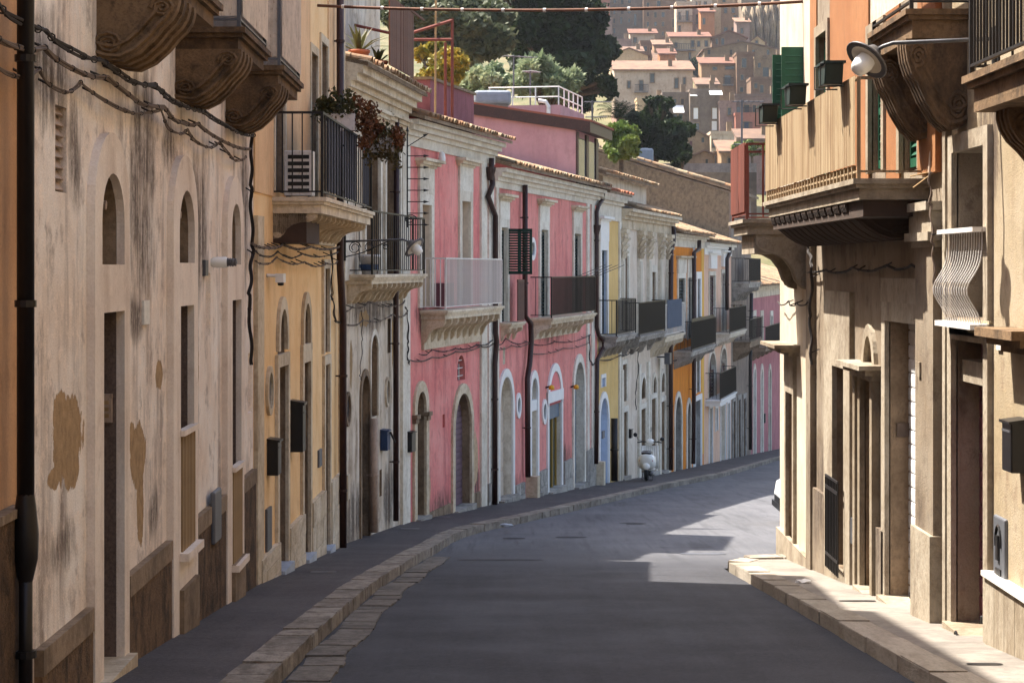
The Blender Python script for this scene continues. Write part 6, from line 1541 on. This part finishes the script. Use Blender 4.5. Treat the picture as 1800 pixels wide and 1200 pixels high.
tree('silver_olive', 'silvery olive tree beside the yellow-green tree above the rooms', 860, 260, 78, 8, clumps(862, 142, 44, 28, 24, 12, 21, 2), 14000, .15, 'leaf_olive', 24, 'trees behind the rooftops', .15)
tree('silver_olive', 'feathery silver olive tree behind the white terrace railing', 965, 260, 80, 8, clumps(960, 140, 52, 26, 26, 10, 18, 2), 14000, .2, 'leaf_olive', 25, 'trees behind the rooftops', .14, 0, 3.2)
tree('fig_tree', 'dark spreading tree above the tall grey water tank', 1150, 330, 112, 9, clumps(1145, 240, 46, 42, 34, 13, 24, 3) + clumps(1150, 188, 40, 12, 10, 7, 12, 2) + clumps(1195, 230, 18, 20, 8, 8, 13, 2), 30000, .24, 'leaf_dark', 26, 'trees behind the rooftops', .25)
tree('round_shrub', 'bright green rounded shrub beside the pale roof room', 1092, 275, 92, 2.6, clumps(1092, 240, 24, 22, 22, 9, 15, 1) + clumps(1090, 265, 26, 12, 8, 9, 14, 1), 12000, .13, 'leaf_bright', 27, None, .1)
tree('garden_tree', 'small leafy tree in front of the low stone building', 1197, 330, 116, 4, clumps(1197, 272, 18, 18, 8, 5, 9, 1), 2500,   .25, 'leaf_dark', 28, None, .06)
tree('hill_bush', 'dark bush between the long white house and tan house across the valley', 1226, 136, 300, 5, clumps(1226, 118, 10, 10, 14, 5, 9, 1), 4000, .4, 'leaf_dark', 29, None, .15)
tree('hill_bush', 'green bush above the red-brown balcony railing', 1322, 275, 185, 4, clumps(1322, 260, 30, 8, 18, 5, 9, 1), 6000, .26, 'leaf_bright', 30, None, .12)
tree('back_pine', 'tall tree behind the olive filling the gap over the roofs', 850, 260, 135, 16, clumps(800, -20, 150, 70, 40, 26, 44), 40000, .36, 'leaf_grey', 31, 'trees behind the rooftops', .4)
# palm beside the dark trees
pm = thing('palm_tree', 'palm with arching fronds between the dark trees', 'tree', P(1088, 330, 106)); b0 = P(1088, 330, 106); sub(pm, 'trunk', MB().tube([(0, 0, -1), (0, 0, 2), (.1, 0, 3.6)], [.3, .26, .22], 10), 'bark')
m = MB()
for k in range(26):
    a = k * 2.4; e = .35 + 1.0 * rs.random(); L = rs.uniform(1.5, 2.2); pr = None
    for s in range(16):
        t = s / 15; p = Vector((math.cos(a) * math.cos(e) * L * t, math.sin(a) * math.cos(e) * L * t, 3.6 + math.sin(e) * L * t - .9 * t * t * L * .5))
        if pr is not None:
            sd_ = (p - pr).cross(Vector((0, 0, 1))).normalized() * (.38 * math.sin(math.pi * min(.97, t * .9 + .1)))
            for sg_ in (-1, 1):
                q0 = pr.lerp(p, .2); q1 = pr.lerp(p, .75); tip = p + sd_ * sg_ + Vector((0, 0, -.12)) + (p - pr) * .6; m.poly([q0, q1, tip])
        pr = p
sub(pm, 'fronds', m, 'leaf_dark')

# retaining walls in the gardens
for (lab, pa, pb, ya, yb, d) in (('long grey retaining wall behind the bare stucco gable', 1135, 1330, 287, 330, 124), ('lower dark rubble wall in front of the long grey wall', 1210, 1330, 303, 345, 118)):
    c = P(pa, yb + 60, d); o = tag(link('retaining_wall', MB().box(0, (pb - pa) / FPX * d, 0, .6, 0, (yb + 60 - ya) / FPX * d).mesh('retaining_wall', 'concrete' if d > 120 else 'rock'), None, c), lab, 'wall')
# ---------------------------------------------------------------- the town across the valley
hr = random.Random(8)
TONES = {'grey': ((142, 132, 124), (122, 112, 106)), 'brown': ((146, 122, 104), (124, 102, 86)), 'cream': ((222, 204, 172), (206, 186, 154)), 'white': ((220, 210, 196), (204, 190, 174)),
         'tan': ((186, 158, 128), (168, 140, 112)), 'pink': ((190, 130, 116), (174, 116, 104)), 'orange': ((198, 140, 98), (182, 124, 84)), 'stone': ((160, 142, 120), (136, 120, 100)), 'mauve': ((170, 150, 146), (150, 130, 128))}
TONES = {k: tuple(tuple(v * q for v, q in zip(c, (.84, .80, .75))) for c in t) for k, t in TONES.items()}
for k, (a, b) in TONES.items(): plaster('hill_' + k, a, b, tuple(v * .7 for v in b), .7, .8, .3, .5)
BIG = []
def hill_house(label, pl, pr, yt, yb, d, tone, wins=(), roof='flat', rot=0., name='hill_house', deep=None, awn=(), door=None, roofmat='hill_red_roof', balc=()):
    """house across the valley, front facing us: wall, roof and each window"""
    if name == 'hill_house': BIG.append(((pl + pr) / 2, (yt + yb) / 2, label))
    w = (pr - pl) / FPX * d; h = (yb - yt) / FPX * d; deep = deep or max(5., w * .7)
    base = P(pl, yb, d); o = thing(name, label, 'house', base, R(rot), 'houses on the hill across the valley'); below = 4.
    c = math.cos(R(rot)); sx = lambda px: (px - pl) / FPX * d / max(.5, c); sz = lambda py: (yb - py) / FPX * d; W = w / max(.5, c)
    m = MB()
    if roof == 'gable':
        e = h * .72 if h > 3 else h * .6; out = [(0, -below), (W, -below), (W, e), (W / 2, h), (0, e)]
        m.prism(out, lambda p, q: (p[0], deep * q, p[1])); sub(o, 'wall', m, 'hill_' + tone)
        r = MB()
        for s in (0, 1):
            xa, xb = (-.3, W / 2) if s == 0 else (W / 2, W + .3); k_ = (h - e) / (W / 2); za, zc = (e - .3 * k_, h) if s == 0 else (h, e - .3 * k_)
            r.prism([(xa, za + .02), (xb, zc + .02), (xb, zc + .2), (xa, za + .2)], lambda p, q: (p[0], -.3 + (deep + .6) * q, p[1]))
        sub(o, 'roof', r, roofmat)
    elif roof == 'shed':
        sub(o, 'wall', m.prism([(0, -below), (deep, -below), (deep, h + deep * .25), (0, h)], lambda p, q: (W * q, p[0], p[1])), 'hill_' + tone)
        sub(o, 'roof', MB().prism([(-.4, h - .08), (deep, h + deep * .25 + .02), (deep, h + deep * .25 + .22), (-.4, h + .12)], lambda p, q: (-.3 + (W + .6) * q, p[0], p[1])), roofmat)
    else:
        sub(o, 'wall', m.box(0, W, 0, deep, -below, h), 'hill_' + tone); sub(o, 'parapet', MB().box(-.08, W + .08, -.08, .25, h, h + .35).box(-.08, .25, .25, deep, h, h + .35).box(W - .25, W + .08, .25, deep, h, h + .35), 'hill_' + tone)
    wins = list(wins)
    if len(wins) <= 2 and (pr - pl) > 26:
        for xa in np.arange(pl + 6, pr - 8, 13):
            for ya in np.arange(max(yt + (14 if roof == 'gable' else 7), -20), yb - 14, 17):
                if hr.random() < .6 and all(xa + 6 < w_[0] - 2 or xa > w_[1] + 2 or ya + 10 < w_[2] - 2 or ya > w_[3] + 2 for w_ in wins): wins.append((xa, xa + hr.uniform(3.5, 5.5), ya, ya + hr.uniform(6, 9), hr.choice(('pane_dark', 'pane_dark', 'dark_wood', 'dark_green_paint'))))
    if roof != 'gable': sub(o, 'chimney', MB().box(W * .7, W * .7 + .6, deep * .3, deep * .3 + .6, h, h + deep * .1 + 1.0), 'hill_stone')
    for wd in wins:
        (xa, xb, ya, yb_) = wd[:4]; mt = wd[4] if len(wd) > 4 else 'pane_dark'
        f = sub(o, 'window', MB().box(sx(xa) - .12, sx(xa), -.08, 0, sz(yb_) - .1, sz(ya) + .12).box(sx(xb), sx(xb) + .12, -.08, 0, sz(yb_) - .1, sz(ya) + .12).box(sx(xa), sx(xb), -.08, 0, sz(ya), sz(ya) + .12).box(sx(xa) - .1, sx(xb) + .1, -.14, 0, sz(yb_) - .2, sz(yb_) - .1), 'hill_stone')
        link('pane', MB().box(sx(xa), sx(xb), -.03, -.004, sz(yb_) - .1, sz(ya)).mesh('pane', mt), f)
    for (xa, xb, yy) in balc:
        bl = sub(o, 'balcony', MB().box(sx(xa), sx(xb), -.9, 0, sz(yy) - .2, sz(yy)), 'concrete'); n = 10
        for k in range(n + 1): x = sx(xa) + .05 + (sx(xb) - sx(xa) - .1) * k / n; link('baluster', unit_box('iron_black', 'baluster'), bl, (x, -.87, sz(yy)), (0, 0, 0), (.05, .05, .9))
        link('handrail', MB().box(sx(xa), sx(xb), -.9, -.84, sz(yy) + .88, sz(yy) + .95).mesh('handrail', 'iron_black'), bl)
    for (xa, xb, ya, yb_) in awn:
        sub(o, 'awning', MB().prism([(0, sz(ya)), (-1.6, sz(yb_)), (-1.6, sz(yb_) + .06), (0, sz(ya) + .06)], lambda p, q: (sx(xa) + (sx(xb) - sx(xa)) * q, p[0], p[1])), 'awning')
    return o
HH = hill_house
HH('big grey masonry block at the top of the hill', 1072, 1131, -8, 72, 405, 'grey', ((1114, 1119, 25, 45), (1090, 1094, 30, 42)))
HH('tall brown block beside the big grey masonry block', 1131, 1189, -2, 78, 402, 'brown', ((1155, 1161, 2, 12), (1182, 1187, 34, 48)))
HH('pink-red house half hidden behind the dark tree top', 1040, 1072, -20, 42, 400, 'pink', ((1055, 1061, 10, 22), (1056, 1061, -12, -2)))
HH('narrow white house with two tall windows and an upper balcony', 1189, 1217, 6, 62, 384, 'white', ((1193, 1196, 22, 34), (1206, 1210, 20, 36), (1193, 1196, 46, 60)), balc=((1189, 1217, 38),))
HH('slim grey house squeezed beside the narrow white balcony house', 1217, 1233, 14, 60, 386, 'mauve', ((1223, 1227, 26, 42),))
HH('small orange house with a red tiled roof', 1232, 1256, 22, 49, 378, 'orange', ((1236, 1239, 33, 42),), 'shed')
HH('bright sunlit cream tower wall', 1252, 1267, 10, 62, 381, 'cream', (), 'flat', 0)
HH('plain tan block beside the bright cream tower', 1267, 1303, 8, 66, 383, 'tan', ((1290, 1294, 28, 36),))
HH('white cottage with a red tiled roof above the pale gable house', 1108, 1154, 60, 92, 352, 'white', ((1146, 1152, 70, 78),), 'shed')
HH('low grey walls left of the white cottage', 1070, 1110, 72, 96, 350, 'mauve', ((1080, 1086, 80, 86),))
HH('small brown ruin below the white cottage', 1126, 1162, 75, 108, 344, 'brown', ((1143, 1148, 84, 92),))
HH('cream house with red tiled roof and three upper windows', 1178, 1248, 66, 108, 342, 'cream', ((1187, 1190, 76, 82), (1215, 1220, 72, 82), (1226, 1230, 73, 81), (1239, 1244, 72, 81), (1211, 1214, 93, 104)), 'shed', balc=((1180, 1222, 88),))
HH('brown gabled house with one dark square window', 1252, 1312, 55, 98, 346, 'brown', ((1268, 1273, 68, 78), (1296, 1299, 70, 74)), 'gable')
HH('pale gable house with one tiny window', 1073, 1139, 86, 130, 325, 'cream', ((1125, 1130, 114, 121),), 'gable', roofmat='hill_roof')
HH('yellow wedge house behind the long white roof', 1160, 1187, 96, 116, 322, 'orange', (), 'shed')
HH('broad brown gabled house with a stone roof', 1238, 1372, 74, 125, 318, 'stone', ((1362, 1367, 96, 104),), 'gable', roofmat='hill_roof', deep=10)
HH('long white house with five windows and a small balcony', 1080, 1218, 124, 200, 292, 'white', ((1103, 1108, 143, 154), (1124, 1130, 142, 160), (1143, 1150, 130, 144), (1186, 1192, 138, 154), (1201, 1205, 137, 150)), 'shed', balc=((1115, 1139, 161),), roofmat='hill_roof')
HH('tan house with tiled roof and a blue balcony window', 1233, 1295, 113, 170, 289, 'tan', ((1248, 1253, 135, 143), (1274, 1284, 133, 148, 'pane_grey'), (1253, 1260, 118, 122), (1275, 1290, 117, 121)), 'shed', balc=((1270, 1288, 149),))
HH('brown house with a dark shuttered upper window', 1295, 1326, 96, 172, 287, 'brown', ((1304, 1312, 103, 118), (1302, 1307, 132, 140)))
HH('brown house with an orange attic strip', 1326, 1385, 104, 172, 286, 'stone', ((1341, 1351, 119, 134), (1341, 1347, 99, 103)))
HH('grey block with a white sloping awning', 1165, 1213, 167, 240, 262, 'grey', ((1184, 1190, 201, 212), (1193, 1200, 201, 212)), awn=((1182, 1201, 186, 200),))
HH('grey block with white parapet cloth and four tall shutters', 1213, 1265, 161, 242, 260, 'grey', ((1219, 1227, 190, 208, 'white_paint'), (1252, 1260, 190, 208, 'white_paint'), (1251, 1260, 213, 228, 'white_paint'), (1218, 1229, 217, 228, 'pane_grey')), awn=((1246, 1268, 160, 169), (1213, 1224, 168, 171)))
HH('dark grey house beside the four tall shutters', 1265, 1294, 182, 246, 258, 'mauve', ((1279, 1285, 190, 201), (1278, 1285, 217, 226)))
HH('pale grey house with two green shuttered windows', 1292, 1385, 170, 206, 259, 'grey', ((1308, 1317, 185, 200, 'dark_green_paint'), (1323, 1329, 185, 196, 'dark_green_paint'), (1295, 1301, 188, 206, 'pane_grey')), balc=((1303, 1320, 203),))
HH('low salmon pink house with four small windows', 1293, 1385, 203, 256, 256, 'pink', ((1308, 1316, 215, 228, 'navy_box'), (1324, 1329, 236, 246), (1344, 1350, 236, 244), (1307, 1316, 238, 246)), balc=((1303, 1321, 229),))
HH('brown stone gable below the four tall shutters', 1188, 1251, 228, 270, 232, 'stone', ((1212, 1217, 248, 262, 'oxblood_paint'),), 'gable', roofmat='hill_roof')
HH('small pale house with one dark window under the grey blocks', 1250, 1293, 236, 272, 230, 'white', ((1252, 1259, 246, 258),))
HH('low stone barn with a patched tile roof', 1208, 1269, 266, 300, 196, 'stone', ((1256, 1259, 268, 290, 'pane_grey'),), 'gable', roofmat='hill_roof')
HH('low rubble shed beside the stone barn', 1268, 1310, 268, 304, 192, 'tan', ((1280, 1284, 278, 286),), 'shed', roofmat='hill_roof')
HH('pale house glimpsed left of the big grey block', 1030, 1076, 34, 96, 372, 'mauve', ((1058, 1063, 60, 72), (1044, 1049, 60, 72)))
HH('mauve house on the ridge behind the dark tree', 985, 1034, -10, 60, 396, 'mauve', ((1000, 1006, 10, 24), (1018, 1024, 10, 24)))
HH('tan house on the crest above the cream tower', 1225, 1290, -50, 12, 430, 'tan', ((1240, 1246, -20, -6), (1268, 1274, -20, -6)))
HH('grey house on the crest above the brown block', 1140, 1215, -60, 2, 436, 'grey', ((1160, 1166, -30, -14), (1190, 1196, -30, -14)))

HH('squat tan house left of the cream red-roofed house', 1150, 1180, 80, 118, 338, 'tan', ((1160, 1164, 90, 98),), 'shed', roofmat='hill_roof')
HH('grey lean-to above the brown gabled house', 1295, 1318, 40, 70, 366, 'mauve', ((1302, 1306, 50, 58),), 'shed', roofmat='hill_roof')
HH('white slab house high above the orange cottage', 1216, 1252, -6, 24, 396, 'white', ((1224, 1228, 4, 14), (1238, 1242, 4, 14)))
HH('brown shed roofed house beside the small brown ruin', 1095, 1130, 92, 118, 334, 'brown', ((1108, 1112, 100, 108),), 'shed', roofmat='hill_roof')
HH('stone annex under the tan house with blue balcony window', 1226, 1262, 150, 180, 276, 'stone', ((1238, 1242, 158, 166),), 'shed', roofmat='hill_roof')
HH('pale annex below the long white house', 1120, 1172, 176, 215, 276, 'cream', ((1134, 1139, 186, 196), (1152, 1157, 186, 196)))
HH('brown cube house under the brown attic-strip house', 1320, 1372, 140, 180, 272, 'brown', ((1336, 1342, 150, 162), (1356, 1361, 150, 162)))
HH('small cream house above the broad brown gable', 1318, 1345, 64, 92, 340, 'cream', ((1328, 1332, 72, 80),), 'gable', roofmat='hill_roof')
HH('grey stone house between the big tan block and the cliff', 1296, 1312, -4, 44, 392, 'stone', ((1301, 1305, 14, 24),))
HH('mauve terrace house beside the low rubble shed', 1300, 1360, 246, 290, 206, 'mauve', ((1318, 1324, 258, 270), (1338, 1344, 258, 270)), 'shed', roofmat='hill_roof')
# rock cliff with eroded pillars
rk = thing('rock_cliff', 'eroded rock cliff with pale pillars and dark clefts', 'rock', P(1305, 80, 376)); b0 = P(1305, 80, 376)
bm = bmesh.new()
for (px, w, yt, yb) in ((1309, 12, 14, 78), (1322, 9, 18, 84), (1334, 12, 8, 80), (1347, 9, 12, 84), (1358, 12, 6, 80), (1370, 12, 10, 84), (1384, 14, 4, 84)):
    k = 376 / FPX; c = P(px, (yt + yb) / 2, 374) - b0
    q = bmesh.ops.create_icosphere(bm, subdivisions=4, radius=1)['verts']
    for v in q:
        n_ = .12 * math.sin(v.co.z * 9 + px) + .10 * math.sin(v.co.x * 13 + v.co.z * 5); v.co = Vector((v.co.x * w * .55 * k * (1 + n_), v.co.y * 1.6 * (1 + n_), v.co.z * (yb - yt) * .58 * k)) + c
me = bpy.data.meshes.new('pillars'); bm.to_mesh(me); bm.free(); me.materials.append(MATS['rock']); link('pillars', me, rk)
sub(rk, 'cliff_face', MB().box(0, 10, 2, 9, -4, 11), 'rock')

# small plain houses packed between the larger ones: copies of one thing and its parts
def copy_tree(o, parent=None):
    c = o.copy(); col.objects.link(c)
    if parent: c.parent = parent
    for ch in list(o.children): copy_tree(ch, c)
    return c
KINDS_ = ('small tan lean-to house', 'small brown flat-topped house', 'small cream red-roofed house', 'small grey gabled house', 'small orange lean-to house', 'small white flat-topped house', 'small stone red-gabled house', 'small pink flat-topped house')
G_ = 'small plain houses on the hill'; W2 = ((1195, 1199, 156, 163), (1205, 1209, 156, 163))
FL = [HH('small plain ' + a, 1190, 1214, 150, 172, 300, t_, w_, r_, roofmat=m_, name='small_hill_house') for (a, t_, w_, r_, m_) in (
    ('tan lean-to house with two dark windows packed among hill houses', 'tan', W2, 'shed', 'hill_roof'), ('brown flat-topped house with two windows packed among hill houses', 'brown', W2, 'flat', 'hill_roof'),
    ('cream red-roofed house with one green window packed among hill houses', 'cream', ((1200, 1205, 156, 164, 'dark_green_paint'),), 'shed', 'hill_red_roof'), ('grey gabled house with one window packed among hill houses', 'grey', ((1200, 1204, 160, 167),), 'gable', 'hill_roof'),
    ('orange lean-to house with three windows packed among hill houses', 'orange', W2 + ((1200, 1203, 165, 170),), 'shed', 'hill_roof'), ('white flat-topped house with one brown door packed among hill houses', 'white', ((1200, 1204, 160, 172, 'door_brown'),), 'flat', 'hill_roof'),
    ('stone red gabled house with two windows packed among hill houses', 'stone', W2, 'gable', 'hill_red_roof'), ('pink flat-topped house with two windows packed among hill houses', 'pink', W2, 'flat', 'hill_roof'))]
for o in FL: o['group'] = G_
def hill_d(px, py):
    lo, hi = 190., 520.
    for _ in range(40):
        d = (lo + hi) / 2; x = (px - CX) / FPX * d; y = HY - zhill(x, d) / d * FPX
        if y > py: lo = d
        else: hi = d
    return d
for k in range(46):
    px = hr.uniform(1050, 1360); py = hr.choice((20, 40, 60, 85, 105, 130, 150, 178, 200, 225, 250, 275)) + hr.uniform(-6, 6); d = hill_d(px, py) + 7
    o = FL[k] if k < len(FL) else copy_tree(FL[k % len(FL)])
    near = min((b for b in BIG if 1085 < b[0] < 1345 and b[1] > 0), key=lambda b: (b[0] - px) ** 2 + (b[1] - py) ** 2)[2]
    for cut in (' above ', ' beside ', ' below ', ' left of ', ' under ', ' behind ', ' at the ', ' between ', ' high ', ' and '): near = near.split(cut)[0]
    o['label'] = KINDS_[k % len(FL)] + ' near the ' + near
    o.location = P(px, py - 3, d); s_ = hr.uniform(.8, 1.35); o.scale = (s_ * hr.uniform(.8, 1.3), s_, s_ * hr.uniform(.9, 1.5))
# ---------------------------------------------------------------- air between here and the hill
hz = link('haze', MB().box(-760, 960, -70, 860, -18.5, 190).mesh('haze', 'haze_air')); hz['kind'] = 'stuff'
